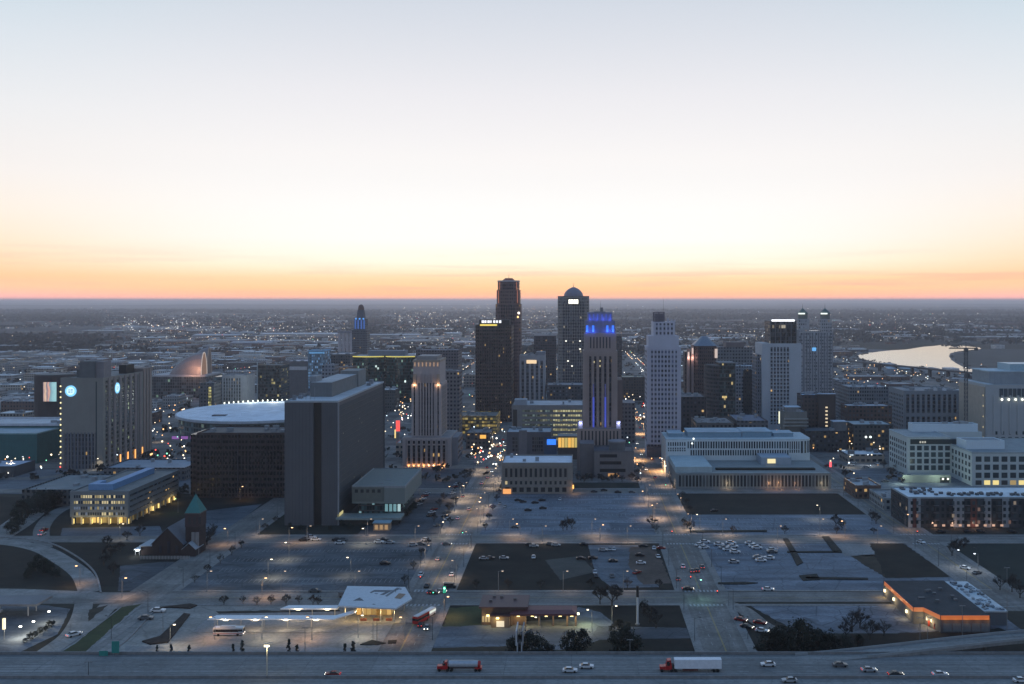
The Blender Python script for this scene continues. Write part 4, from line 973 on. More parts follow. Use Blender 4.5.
# ---- white gridded tower in the middle right
Y = 800; x0, x1, _ = front(647, 681, Y, 0); wh = wall((.52,.51,.58), .85, .12, .1); D = 26
t = thing('office_tower', 'pale bluish stone tower stepped back to an open frame top', 'tower', ((x0+x1)/2, Y, 0)); FOOT.append((x0,x1,Y,Y+D+2))
za, zb2, zc, zd = zt(347,Y), zt(336,Y), zt(322,Y), zt(312,Y)
MB().box(x0, x1, Y, Y+D, 0, za).build('shaft', wh, t)
MB().box(gx(648.5,Y), gx(679,Y), Y+.6, Y+D-.6, za, zb2).build('shaft', wh, t)
MB().box(gx(653.5,Y), gx(675,Y), Y+1.2, Y+D-2, zb2, zc).build('upper_shaft', wh, t)
a, b_ = gx(654,Y), gx(665,Y)
m = MB()
for xx in (a, (a+b_)/2-.3, b_-.6):
    for yy in (Y+3, Y+11): m.box(xx, xx+.6, yy, yy+.6, zc, zd)
for zz in (zc+3.6, zd-.7):
    m.box(a, b_, Y+2.9, Y+3.7, zz, zz+.7); m.box(a, b_, Y+10.9, Y+11.7, zz, zz+.7); m.box(a-.05, a+.65, Y+3.7, Y+10.9, zz, zz+.7); m.box(b_-.65, b_+.05, Y+3.7, Y+10.9, zz, zz+.7)
m.build('open_frame', wall((.17,.15,.18)), t); MB().box(a+1.2, b_-1.2, Y+5, Y+9.5, zc, zd-1.2).build('plant_room', wall((.19,.17,.20)), t)
for px in (667.5,671,674): MB().box(gx(px,Y), gx(px,Y)+1.4, Y+2, Y+4, zc, zc+rnd.uniform(1.5,3.5)).build('rooftop_unit', wh, t)
MB().tube((gx(664,Y), Y+6, zd), (gx(664,Y), Y+6, zd+13), .12, .04).build('antenna', plain((.2,.2,.22)), t)
gw = glazing((.035,.04,.07), 3.75, 2.4, .004, WHITE, .3, .5, (.36,.36,.44), .25)
strips(t, 'S', Y, x0+2.4, x1-2.2, 12, za-2, 8, .72, gw, .06)
strips(t, 'S', Y+1.2, gx(655,Y), gx(674,Y), zb2+.5, zc-1, 5, .5, gw, .06)
strips(t, 'W', x0, Y+2, Y+D-2, 12, za-2, 6, .5, gw, .06)
m = MB(); piers(m, 'S', Y, x0, x1, 9, za+.5, 10, 1.0, .4); m.build('pier', wh, t)
MB().box(x0-.3, x1+.3, Y-.4, Y-.02, 0, 10.5).build('base', wall((.13,.11,.12)), t)
# ---- brown tower with hipped blue roof and lit turrets
Y = 1000; x0, x1, H = front(694, 717, Y, 346); br = facade((.085,.058,.056), (.02,.018,.022), 3.6, 2.0, .5, .5, .015, WARM, .4)
t = thing('office_tower', 'brown tower with hipped blue-grey roof and pink lit corner turrets', 'tower', ((x0+x1)/2, Y, 0)); FOOT.append((gx(686,Y),x1,Y,Y+30))
MB().prism(chamf(x0, x1, Y, Y+26, 4), 0, H).build('shaft', br, t)
MB().frustum(chamf(x0-.6, x1+.6, Y-.6, Y+26.6, 4), H, chamf(x0+9, x1-9, Y+10, Y+16, 1.5), zt(336.5,Y)).build('hipped_roof', plain((.16,.20,.25), .5, name='blue_metal_roof'), t)
tw = wall((.30,.22,.20))
for px, z_ in ((687.5, 349), (691.5, 345)): MB().box(gx(px,Y), gx(px,Y)+2.6, Y+2, Y+8, 0, zt(z_,Y)).build('turret', tw, t); lamp(t, (gx(px,Y)+1.3, Y+.4, zt(358,Y)), 900, (1,.62,.5), .4); MB().box(gx(px,Y)+.5, gx(px,Y)+2.1, Y+1.7, Y+1.98, zt(z_+9,Y), zt(z_+3,Y)).build('turret_light', glow((1,.75,.65), .7), t)
MB().box(gx(686,Y), x0+4, Y+8.01, Y+26, 0, zt(352,Y)).build('wing', br, t)
MB().box(gx(715,Y), gx(717,Y)+.6, Y+.5, Y+3.9, zt(358,Y), zt(349,Y)).build('turret_light', glow((1,.8,.7), .6), t)
MB().tube(((x0+x1)/2, Y+13, zt(337,Y)), ((x0+x1)/2, Y+13, zt(329,Y)), .2, .05).build('spire', plain((.25,.25,.27)), t)
# ---- dark green glass box tower
Y = 930; x0, x1, H = front(719.5, 735.5, Y, 363.5); dg = glazing((.02,.032,.034), 3.6, 1.7, .012, (1,.75,.3), .5, .28, (.04,.05,.05))
t = thing('office_tower', 'dark green-black glass tower with a rounded left shoulder', 'tower', ((x0+x1)/2, Y, 0)); FOOT.append((gx(707,Y),x1,Y,Y+30))
MB().box(x0, x1, Y, Y+28, 0, H).build('glass_body', dg, t)
P = [(x0-.02,Y+.2),(x0-.02,Y+28)]+[(x0-.02-11.3*math.sin(k*math.pi/2/6), Y+.2+27*(1-math.cos(k*math.pi/2/6))*.9+.4) for k in range(6,0,-1)]
MB().prism(P, 0, H-2).build('curved_wing', facade((.055,.052,.056), (.02,.022,.026), 3.6, 1.6, .6, .5, .01), t)
MB().box(x0-.1, x1+.1, Y-.1, Y+28.1, H, H+.8).build('parapet', wall((.14,.15,.16)), t)
windows(t, 'S', Y, gx(722,Y), gx(727,Y), zt(398.5,Y), zt(395.5,Y), 4, 1, .7, .7, [glow((1,.72,.25), .9)], None, .06)
MB().box(x0-.5, x1+3, Y-2, Y-.02, 0, 7).build('base', facade((.12,.15,.15), (.1,.14,.14), 3.5, 2.2, .8, .7, .35, (.7,.9,.8), .25), t)
# ---- paired mid-rise right of it
Y = 1000; x0, x1, H = front(735.5, 757, Y, 367)
t = block('office_building', 'pale bluish mid-rise with a dark front wall beside the glass tower', 'building', x0, x1, Y, Y+30, H, facade((.22,.25,.28), (.05,.06,.075), 3.6, 2.6, .6, .55, .01), (.3,.34,.38), par=.8, units=3)
MB().box(gx(743,Y), gx(756,Y), Y-1.2, Y-.02, 0, H-3).build('dark_front', facade((.035,.042,.045), lit=.01, bw=2, hf=.4), t)
Y = 1090; x0, x1, H = front(718, 752, Y, 348)
t = block('office_building', 'hazy grey office with a stepped pinkish roof behind the glass tower', 'building', x0, x1, Y, Y+40, H, facade((.15,.16,.17), lit=.02), (.3,.26,.26), par=.8, units=3)
MB().box(gx(727,Y), gx(745,Y), Y+6, Y+30, H+.11, H+6).build('penthouse', wall((.17,.14,.14)), t)
# ---- blue-grey tower with lit white parapet
Y = 950; x0, x1, H = front(762, 801.5, Y, 343.5); bg_ = wall((.42,.45,.49), .8, .12, .1)
t = thing('office_tower', 'blue-grey tower with black window grid and white lit parapet', 'tower', ((x0+x1)/2, Y, 0)); FOOT.append((x0-4,x1,Y,Y+42))
MB().box(x0, x1, Y, Y+36, 0, H).build('shaft', bg_, t)
MB().box(gx(757.5,Y), x0-.01, Y+6, Y+30, 0, zt(355,Y)).build('balcony_wing', facade((.2,.22,.26), (.04,.05,.06), 3.4, 2.2, .5, .6, .02), t)
a, b_ = gx(770.5,Y), gx(797,Y)
MB().box(a, b_, Y+2, Y+30, H+.01, zt(321,Y)).build('upper_shaft', glazing((.022,.026,.03), 3.8, 2.2, .05, WHITE, .4, .2, (.05,.055,.06)), t)
m = MB(); piers(m, 'S', Y+2, a, b_, H+.1, zt(321.5,Y), 5, .9, .5); m.build('pier', wall((.13,.13,.14)), t)
MB().box(a+1.5, b_-2, Y+1.2, Y+2.4, zt(321.4,Y), zt(319.6,Y)).build('parapet_light', glow((.95,.97,1), 2.0), t)
MB().box(b_+.01, x1-1, Y+4, Y+20, H+.01, zt(330,Y)).build('lift_tower', wall((.3,.3,.31)), t)
strips(t, 'S', Y, gx(770,Y), gx(789.5,Y), 8, zt(347,Y), 6, .62, glazing((.012,.016,.024), 3.5, 3, .004, span=.32, spanc=(.15,.17,.2)), .05)
m = MB(); piers(m, 'S', Y, gx(770,Y), gx(789.5,Y), 6, zt(346,Y), 6, .8, .4); m.build('pier', bg_, t)
m = MB(); bands(m, 'S', Y, gx(770,Y), gx(789.5,Y), [9.5+3.5*k for k in range(20)], .7, .3); m.build('floor_bands', bg_, t)
# ---- twin pinnacled tower in the haze
Y = 1150; x0, x1, H = front(798, 833, Y, 331)
t = thing('stone_tower', 'hazy stone tower with two white-capped corner pinnacles', 'tower', ((x0+x1)/2, Y, 0)); FOOT.append((x0,x1,Y,Y+40))
tf = facade((.36,.355,.37), (.14,.145,.155), 3.7, 2.4, .5, .5, .008, WARM, .4, .8, .06)
MB().box(x0, x1, Y, Y+36, 0, H).build('shaft', tf, t)
m = MB(); piers(m, 'S', Y, x0, x1, 4, H-2, 12, 1.0, .5); m.build('pier', wall((.18,.185,.2)), t)
for px in (804, 826.5):
    c = gx(px, Y); w = 6.4
    p = MB().box(c-w, c+w, Y+1, Y+2*w+1, H, zt(319,Y)).build('pinnacle', tf, t)
    MB().box(c-w*.72, c+w*.72, Y+1+w*.28, Y+1+w*1.72, zt(319,Y), zt(313.5,Y)).build('lantern_storey', wall((.16,.18,.17)), p)
    MB().frustum(rect(c-w*.85, c+w*.85, Y+1+w*.15, Y+1+w*1.85), zt(313.5,Y), rect(c-.5, c+.5, Y+.5+w, Y+1.5+w), zt(308.5,Y)).build('pinnacle_roof', plain((.1,.16,.14), .6), p)
    m = MB(); m.box(c-w, c+w*.2, Y+.6, Y+1.2, zt(314.3,Y), zt(312.9,Y)); m.build('floodlight', glow((.9,1,.92), 1.2), p)
    MB().tube((c, Y+1+w, zt(308.6,Y)), (c, Y+1+w, zt(303.5,Y)), .25, .05).build('spire', plain((.12,.15,.14)), p)
MB().box(gx(812,Y), gx(816,Y), Y-.8, Y-.52, zt(351,Y), zt(347.5,Y)).build('blue_sign', glow((.15,.5,1), .9), t)
# ---- long white building with two tiers of slit windows
Y = 722; x0, x1, H = front(666, 800, Y, 440); wt = wall((.54,.6,.62), .7, .1, .12)
t = thing('civic_building', 'long pale teal building with two tiers of tall slit windows', 'building', ((x0+x1)/2, Y, 0)); FOOT.append((x0-2,gx(832,667),660,768))
zl = zt(470, 668)
R_ = (x1, Y+14, 14)
P = [(x0,Y),(x1,Y)]+[(x1+9*math.sin(k*math.pi/2/5), Y+9-9*math.cos(k*math.pi/2/5)) for k in range(1,6)]+[(x1+9,Y+40),(x0,Y+40)]
MB().prism(P, 0, H).build('wall', wt, t)
MB().poly([(x0+.6,Y+.6),(x1,Y+.6),(x1+7,Y+8),(x1+7,Y+39),(x0+.6,Y+39)], H+.05).build('roof', roofm((.36,.42,.46)), t)
MB().prism(P, H, H+.5).build('cornice', wall((.42,.48,.50)), t)
for a, b_, c_, d_, h_ in ((gx(688,Y+8),gx(742,Y+8),Y+10,Y+34,4.2),(gx(742,Y+8)+.5,gx(772,Y+8),Y+10,Y+34,4.6),(gx(775,Y+8),gx(795,Y+8),Y+14,Y+30,3.0),(x0+3,x0+13,Y+12,Y+30,3)):
    MB().box(a, b_, c_, d_, H+.51, H+h_).build('rooftop_pavilion', plain((.17,.29,.38), .35, name='blue_glass_roof'), t); MB().box(a-.3, b_+.3, c_-.3, d_+.3, H+h_, H+h_+.3).build('pavilion_roof', roofm((.3,.4,.47)), t)
sl = [plain((.03,.045,.055), .2, name='dark_pane'), plain((.07,.11,.13), .25), plain((.015,.02,.03), .2)]
zm = zl+(H-zl)*.46
windows(t, 'S', Y, gx(687,Y), gx(789,Y), zm+.4, H-.8, 40, 1, .62, .9, sl, [5,3,4], .05)
windows(t, 'S', Y, gx(690,Y), gx(789,Y), zl+1.2, zm-.3, 40, 1, .6, .92, sl, [5,3,4], .05)
windows(t, 'S', Y, x0+1, gx(686,Y), zm-2, H-1, 8, 2, .55, .7, sl, [5,3,4], .05)
windows(t, 'S', Y, gx(789,Y), x1, zl+3, H-.8, 5, 1, .5, .95, sl, [5,3,4], .05)
for k in range(5):
    th = (k+.5)*math.pi/2/5; cx_, cy_ = x1+9.02*math.sin(th), Y+9-9.02*math.cos(th)
    MB().obox(cx_, cy_, .75, .05, zl+3, H-.8, th).build('window', sl[0], t)
m = MB(); bands(m, 'S', Y, x0, x1, [zm], .35, .3); m.build('string_course', wt, t)
# lower terraces
a, b_ = gx(676,668), gx(831,668)
MB().box(a, b_, 668, Y-.01, 0, zl-2.2).build('lower_storey', wall((.20,.22,.22)), t)
MB().box(a, gx(713,668), 672, Y-.01, zl-2.195, zl+1.4).build('terrace_block', wall((.36,.44,.46)), t)
MB().box(gx(762,700), gx(792,700), 702, Y-.01, zl-2.195, zl+3.0).build('terrace_block', wall((.3,.36,.42)), t)
MB().box(a+.5, b_-.5, 668.5, 671.9, zl-2.19, zl-2.09).build('terrace_roof', roofm((.24,.27,.27)), t)
MB().box(gx(714,690), gx(812,690), 680, 684, zl-2.19, zl-1.0).build('planter', ground('planting', (.012,.014,.012), (.03,.03,.026), .8), t)
MB().box(gx(768,700), gx(776,700), 701.6, 701.98, zl-1, zl+2).build('lit_window', glow((1,.85,.45), 1.0), t)
windows(t, 'S', 668, a+1.5, b_-1.5, .8, zl-3, 44, 1, .62, .86, [plain((.03,.035,.04), .25), plain((.07,.08,.085), .3)], [6,3], .05)
m = MB(); piers(m, 'S', 668, a+1.5, b_-1.5, 0, zl-2.6, 22, .55, .4); m.build('pier', wall((.24,.26,.27)), t)
for px, cc, pw in ((728,(1,.72,.42),520),(770,(1,.5,.25),420),(780,(1,.48,.22),560),(797,(1,.5,.25),300),(824,(1,.75,.45),420)): lamp(t, (gx(px,665), 664.6, 3.2), pw, cc, .4)
for px, zz, s_ in ((693.5,H+1,2.0),(692,H-2.4,1.6)): MB().ball(gx(px,Y), Y-.5, zz, .7).build('floodlight', glow((.9,1,.97), s_), t)
# ---- L-shaped pale office at right
Ya, Yb = 716, 677; zA, zB = zt(437.5, Ya), zt(453, Yb)
xa, xb, xc = gx(907.5, Ya), gx(972, Yb), 345
om = wall((.48,.53,.52), .75, .1, .1); ow = [plain((.03,.05,.06), .2, name='dark_pane'), plain((.045,.075,.085), .22), glow((.9,.9,.3), .35)]
t = thing('office_building', 'L-shaped pale green-grey office with square windows and white penthouses', 'building', ((xa+xc)/2, Yb, 0)); FOOT.append((xa,xc,Yb-4,Ya+46))
MB().box(xa, xb-.01, Ya, Ya+42, 0, zA).build('wall', om, t); MB().box(xb, xc, Yb, Ya+30, 0, zB).build('wall', om, t)
MB().box(xb, gx(981,748), Ya+30.01, Ya+42, 0, zA).build('wall', om, t); MB().box(xb+.4, gx(981,748)-.4, Ya+30.4, Ya+41.6, zA+.004, zA+.1).build('roof', roofm((.24,.28,.30)), t)
MB().box(xa+.5, xb-.5, Ya+.5, Ya+41.5, zA+.004, zA+.1).build('roof', roofm((.24,.28,.30)), t); MB().box(xb+.5, xc-.5, Yb+.5, Ya+29.5, zB+.004, zB+.1).build('roof', roofm((.17,.21,.23)), t)
m = MB(); parapet(m, xa-.2, xb-.02, Ya-.2, Ya+42.2, zA, .7, .6); m.build('parapet', wall((.42,.48,.5)), t)
m = MB(); parapet(m, xb-.01, xc+.2, Yb-.2, Ya+30.2, zB, .7, .6); m.build('parapet', wall((.33,.38,.39)), t)
MB().box(xa+2, xb+8, Ya-.12, Ya-.03, zA-4.8, zA-1.2).build('recessed_storey', plain((.025,.04,.042), .3), t)
for i in range(3): MB().box(gx(919.5+i*2.4,Ya), gx(921+i*2.4,Ya), Ya-.3, Ya-.13, zA-4, zA-2.6).build('window', glow((.85,.85,.7), .5), t)
windows(t, 'S', Ya, xa+1, gx(951,Ya), 3.6, zA-5.2, 6, 4, .68, .72, ow, [8,5,1], .06)
windows(t, 'W', xa, Ya+2, Ya+41, 4, zA-3, 8, 5, .5, .6, ow[:2], None, .06)
windows(t, 'S', Yb, xb+1.5, xc, 4.6, zB-1.4, 13, 3, .68, .66, ow, [8,5,.3], .06)
windows(t, 'W', xb, Yb+1.5, Ya-1.5, 2, zB-1.4, 6, 4, .5, .6, ow[:2], None, .06)
windows(t, 'S', Yb, xb+1.5, xc, .6, 4.2, 13, 1, .7, .85, [glow((1,.7,.25), .35), plain((.05,.05,.05), .3), glow((1,.8,.3), .9)], [5,5,1], .06)
pw_ = wall((.58,.68,.74), .6, .06)
for x_0, x_1, y_0, y_1, zz in ((gx(912,748), gx(977,748), 746.5, 757, zA), (gx(963,700), gx(1001,700), 694, 712, zB)):
    MB().box(x_0, x_1, y_0, y_1, zz+.105, zz+5.2).build('penthouse', pw_, t); MB().box(x_0+.4, x_1-.4, y_0+.4, y_1-.4, zz+5.205, zz+5.3).build('penthouse_roof', roofm((.2,.24,.27)), t)
    m = MB(); parapet(m, x_0-.02, x_1+.02, y_0-.02, y_1+.02, zz+5.2, .8); m.build('penthouse_parapet', pw_, t)
roofkit(t, gx(938,752), gx(970,752), 748, 756, zA+5.3, 4, wall((.3,.32,.34)))
w_ = thing('dock_wall', 'pale retaining wall of the loading yard before the L-shaped office', 'wall', (gx(927,690), 690, 0)); MB().box(gx(903,690), gx(951,690), 690, 692, 0, 5.2).build('wall', wall((.30,.33,.28)), w_)
MB().box(gx(940,690), gx(949,690), 689.9, 689.99, 0, 3.6).build('dock_door', plain((.03,.035,.035), .5), w_)
for px in (943,948): MB().ball(gx(px,689.5), 689.5, 2.6, .7).build('dock_light', glow((.9,1,.8), 2.5), w_)
for px in (898,903,938): lamp(w_, (gx(px,686), 684, 6), 1500, (.8,1,.85), .4)
# ---- four storey apartment block with white roof at right front
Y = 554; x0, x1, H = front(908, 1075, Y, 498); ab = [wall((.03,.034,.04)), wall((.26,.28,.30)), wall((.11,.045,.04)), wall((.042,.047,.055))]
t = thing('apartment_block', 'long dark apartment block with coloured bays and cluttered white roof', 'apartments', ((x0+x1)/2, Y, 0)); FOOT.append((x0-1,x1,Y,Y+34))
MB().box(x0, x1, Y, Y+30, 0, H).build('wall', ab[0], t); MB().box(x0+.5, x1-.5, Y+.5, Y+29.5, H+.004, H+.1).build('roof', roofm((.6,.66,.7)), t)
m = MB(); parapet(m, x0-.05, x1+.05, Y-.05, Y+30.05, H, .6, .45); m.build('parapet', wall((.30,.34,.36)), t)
cuts = [0,2.2,4.6,6.8,11,14.5,21,25,31,34.5,38,42,46,52,56,62,68,76,84,92.4]; tint = [1,2,1,3,0,3,0,1,0,2,3,1,0,1,3,0,1,0,3]
for i, (a, b_) in enumerate(zip(cuts, cuts[1:])):
    if tint[i]: MB().box(x0+a+.05, x0+b_-.05, Y-(.5 if i%2 else .9), Y-.06, .1, H-.2).build('bay', ab[tint[i]], t)
aw = [plain((.02,.03,.035), .2), plain((.06,.08,.09), .25), glow((1,.75,.5), .18), glow((1,.5,.3), .12)]
windows(t, 'S', Y-.9, x0+.5, x1-1, 1.4, H-.8, 32, 4, .5, .55, aw, [14,6,.5,.5], .06)
windows(t, 'W', x0, Y+1, Y+29, 1.0, H-.8, 8, 4, .45, .55, aw, [9,5,1.2,.6], .06)
for k in (1, 2, 3):
    for i in range(10): MB().box(x0+5+i*8.7, x0+8+i*8.7, Y-2.1, Y-.95, k*H/4+.1, k*H/4+.3).build('balcony', wall((.1,.1,.11)), t)
roofkit(t, x0+5, x1-2, Y+4, Y+13, H+.1, 46, plain((.07,.085,.10), .6), (.7,1.3), (1,2.2)); roofkit(t, x0+2, x0+22, Y+13, Y+28, H+.1, 14, plain((.07,.085,.10), .6), (.7,1.4), (1,2.2))
for i in range(9): MB().box(x0+14+i*4.6, x0+15.6+i*4.6, Y-1.02, Y-.92, .8, 1.9).build('shop_window', glow((1,.6,.4), .6), t)
for i in range(4): lamp(t, (x0+14+i*11, Y-3, 2.2), 260, (1,.6,.4), .3)
# low buildings up the street behind it
t = block('low_building', 'two storey brick shop building up the side street', 'building', gx(853,640), gx(878,640), 634, 662, 7.5, facade((.12,.075,.06), lit=.12, s=.5), (.3,.33,.36), units=6)
t = block('low_building', 'pale low garage block behind the white-roofed apartments', 'building', gx(880,606), gx(925,606), 598, 628, 6.5, facade((.26,.28,.28), lit=.05), (.2,.22,.24), units=10)
t = block('low_building', 'long flat grey garage roof behind the apartment block', 'building', gx(930,606), gx(1060,606), 604, 640, 5.5, facade((.16,.17,.17), lit=.05), (.2,.22,.24), units=5)
# ---- pale ribbed hospital style tower at right edge
Y = 850; x0, x1, H = front(986, 1090, Y, 386); hp = wall((.38,.40,.41), .8, .1, .1)
t = thing('civic_tower', 'massive pale ribbed building with a row of bright lights high up', 'building', ((x0+x1)/2, Y, 0)); FOOT.append((x0,x1,Y,Y+70))
MB().box(x0, x1, Y, Y+60, 0, H).build('wall', hp, t); MB().box(x0+.5, x1-.5, Y+.5, Y+59.5, H+.004, H+.1).build('roof', roofm((.36,.42,.47)), t)
MB().box(x0-.8, x0-.02, Y+1.5, Y+58, 0, H-1).build('side_wall', wall((.40,.35,.29)), t)
m = MB(); parapet(m, x0-.03, x1+.03, Y-.03, Y+60.03, H, 1.0); m.build('parapet', hp, t)
m = MB(); piers(m, 'S', Y, x0, x1, 12, H-8, 13, 1.6, .8); m.build('rib', hp, t)
MB().box(gx(999,Y), x1-2, Y-.1, Y-.02, zt(397,Y), zt(388.5,Y)).build('glass_band', plain((.04,.07,.09), .25), t)
m = MB(); piers(m, 'S', Y-.1, gx(999,Y), x1-2, zt(397,Y), zt(388.5,Y), 20, .4, .3); m.build('mullion', hp, t)
for k in range(9): MB().ball(gx(1001.5+k*6.8,Y), Y-1.1, zt(399.4,Y), 1.0).build('floodlight', glow((.95,.97,.8), 2.6), t)
windows(t, 'S', Y, x0+6, x1-2, 4, 10, 14, 1, .55, .85, [plain((.03,.05,.06), .25)], None, .1)
windows(t, 'S', Y, x0+6, x1-2, 11, 15, 14, 1, .3, .7, [plain((.03,.05,.06), .25)], None, .1)
for k in range(5): MB().box(x0-.95, x0-.81, Y+3.5, Y+4.2, 8+k*9, 9.2+k*9).build('wall_light', glow((1,.8,.4), 1.0), t)
m = MB(); m.box(x0+8, x1, Y+14, Y+50, H+.105, zt(372,Y+14)); m.build('penthouse', wall((.25,.28,.3)), t); MB().box(x0+7.6, x1+.3, Y+13.6, Y+50.3, zt(372,Y+14), zt(371,Y+14)).build('penthouse_roof', roofm((.4,.5,.55)), t)
MB().box(gx(1009,Y+20), x1, Y+18, Y+44, zt(371,Y+14)+.01, zt(364,Y+18)).build('roof_drum', plain((.3,.45,.52), .35), t)
MB().box(x0+.6, x0+7, Y+2, Y+50, H+.105, H+1.4).build('roof_terrace', roofm((.42,.48,.52)), t)
# ---- construction hoist mast in front of it
x, y = gx(966, 770), 770; mz = zt(352, y)
t = thing('crane_mast', 'thin dark lattice crane mast standing left of the ribbed building', 'crane', (x, y, 0)); dkm = plain((.07,.085,.10), .6, .3)
for a, b_ in ((-1,-1),(1,-1),(1,1),(-1,1)): MB().box(x+a*1.0-.16, x+a*1.0+.16, y+b_*1.0-.16, y+b_*1.0+.16, 0, mz).build('leg', dkm, t)
m = MB(); n = 26
for k in range(n):
    z0, z1 = mz*k/n, mz*(k+1)/n
    for (a, b_), (c_, d_) in (((-1,-1),(1,-1)), ((1,-1),(1,1)), ((-1,1),(-1,-1))):
        m.tube((x+a, y+b_, z0), (x+c_, y+d_, z1), .12, k=4); m.tube((x+c_, y+d_, z0), (x+a, y+b_, z1), .10, k=4)
m.build('lattice', dkm, t); MB().box(x-1.3, x+1.3, y-1.3, y+1.3, mz, mz+2.4).build('cab', plain((.06,.07,.08), .5), t)
m = MB(); m.tube((x-13, y, mz+2.9), (x+9, y, mz+2.9), .45, .45); m.tube((x-13, y, mz+3), (x, y, mz+7.4), .12); m.tube((x+9, y, mz+3), (x, y, mz+7.4), .12); m.tube((x, y, mz+2.4), (x, y, mz+7.5), .35, .15)
m.build('jib', dkm, t); MB().box(x+6.5, x+9, y-.8, y+.8, mz+1.2, mz+2.6).build('counterweight', plain((.1,.1,.1), .8), t)
# ---- gridded federal block right of centre
Y = 930; x0, x1, H = front(904, 961, Y, 391.5); fd = wall((.22,.24,.26), .8, .1, .1)
t = block('office_building', 'big grey block with ten columns of black windows before the river', 'building', x0, x1, Y, Y+46, H, fd, (.2,.21,.23), par=.8, units=14)
strips(t, 'S', Y, gx(905,Y), gx(957.5,Y), 3, zt(394.5,Y), 10, .5, glazing((.012,.018,.028), 3.6, 2.6, .004, span=.36, spanc=(.075,.085,.1)), .05)
m = MB(); piers(m, 'S', Y, gx(905,Y), gx(957.5,Y), 2, zt(393.5,Y), 10, 2.0, .5); m.build('pier', fd, t)
MB().box(gx(905,Y), gx(957.5,Y), Y-.6, Y-.51, zt(416.5,Y), zt(413,Y)).build('belt_course', fd, t)
windows(t, 'W', x0, Y+2, Y+44, 3, H-3, 9, 9, .45, .5, [plain((.025,.03,.04), .25)], None, .06)
t = block('office_building', 'flat topped grey office with fine window grid left of the ten-column block', 'building', gx(849,1000), gx(889,1000), 1000, 1040, zt(388,1000), facade((.16,.18,.2), (.04,.05,.06), 3.6, 2.4, .6, .55, .015), (.25,.27,.3), units=8)
t = block('office_building', 'narrow pale office standing behind the flat topped grey one', 'building', gx(842,1060), gx(858,1060), 1060, 1090, zt(383,1060), facade((.22,.23,.25), lit=.02), (.3,.3,.32), units=3)
# ---- dark brick cluster
t = block('brick_building', 'tall dark brick building with bluish white roof', 'building', gx(802,870), gx(828,870), 870, 890, zt(396,870), facade((.05,.04,.042), lit=.02), (.42,.5,.6), units=3)
MB().box(gx(818,868), gx(835,868), 866, 869.9, 0, zt(394,868)).build('stair_tower', wall((.055,.042,.04)), t); MB().box(gx(817.6,868), gx(835.4,868), 865.8, 870.2, zt(394,868), zt(394,868)+.4).build('stair_roof', roofm((.42,.5,.6)), t)
for k in range(8): MB().box(gx(825.4,866), gx(827.6,866), 865.6, 865.98, 10+k*3.2, 11.2+k*3.2).build('stair_light', glow((1,.8,.5), .9), t)
Y = 850; x0, x1 = gx(785,Y), gx(807,Y)
t = block('tiered_building', 'small tiered building with balconies and a pale angular roof', 'building', x0, x1, Y, Y+20, zt(413,Y), wall((.18,.18,.17)), (.34,.42,.5), units=2)
for k in range(3): MB().box(x0-.8-k*.5, x1+.8, Y-1.6-.4*k, Y-.02, zt(419.5+k*3.4,Y), zt(418.2+k*3.4,Y)).build('balcony', wall((.27,.28,.27)), t)
MB().box(x0+2, x1-6, Y+4, Y+14, zt(413,Y)+.12, zt(408,Y)).build('penthouse', wall((.2,.2,.2)), t); MB().box(x0+1, x1-4.5, Y+3.4, Y+14.6, zt(408,Y), zt(407.3,Y)).build('penthouse_roof', roofm((.42,.5,.58)), t)
MB().box(x0-6, x0-5, Y-3, Y-2.8, zt(423,Y), zt(411,Y)).build('lit_blade_sign', glow((.95,.95,.7), 1.2), t)
t = block('brick_building', 'low brick restaurant row with a lit orange terrace', 'building', gx(848,890), gx(892,890), 890, 915, zt(407,890), facade((.075,.05,.045), lit=.04), (.3,.33,.37), units=5)
for k in range(6): MB().box(gx(850,888)+k*6, gx(850,888)+k*6+4, 886, 887.5, 2.5, 5).build('terrace_light', glow((1,.55,.22), .9), t)
t = block('low_building', 'wide low hall with pale roof and two white lamps on its front', 'building', gx(852,840), gx(892,840), 836, 868, zt(425,840), facade((.05,.055,.055), lit=.04), (.3,.36,.38), units=5)
for px in (866,870.5): MB().ball(gx(px,835), 835, zt(437,835), .9).build('wall_lamp', glow((.9,1,.95), 2.6), t)
t = block('low_building', 'low dark hall with a small pale roof left of the wide hall', 'building', gx(806,830), gx(848,830), 830, 858, zt(432,830), facade((.03,.035,.04), lit=.03), (.07,.09,.11), units=3)
MB().box(gx(833,838), gx(846,838), 836, 846, zt(432,830)+.12, zt(422,836)).build('roof_pavilion', wall((.14,.15,.16)), t); MB().box(gx(832.5,838), gx(846.5,838), 835.5, 846.5, zt(422,836), zt(421.4,836)).build('pavilion_roof', roofm((.36,.42,.5)), t)
# ---- left: teal roofed hall by the motorway
t = block('depot', 'long teal hall with white roof edge at the far left', 'building', gx(-70,805), gx(59,805), 805, 850, zt(425.5,805), wall((.03,.10,.105)), (.5,.5,.52), par=1.6, units=3, parm=wall((.55,.56,.6)))
t = block('depot', 'lower teal shed in front of the white-edged teal hall', 'building', gx(-70,770), gx(37,770), 770, 803, zt(434,770), wall((.03,.12,.125)), (.3,.38,.42), par=.6, units=2, parm=wall((.2,.34,.36)))
t = block('depot', 'low bluish white roofed shed by the motorway at left', 'building', gx(-70,712), gx(14,712), 712, 740, 7, wall((.06,.07,.08)), (.36,.42,.52), par=.6, units=2)
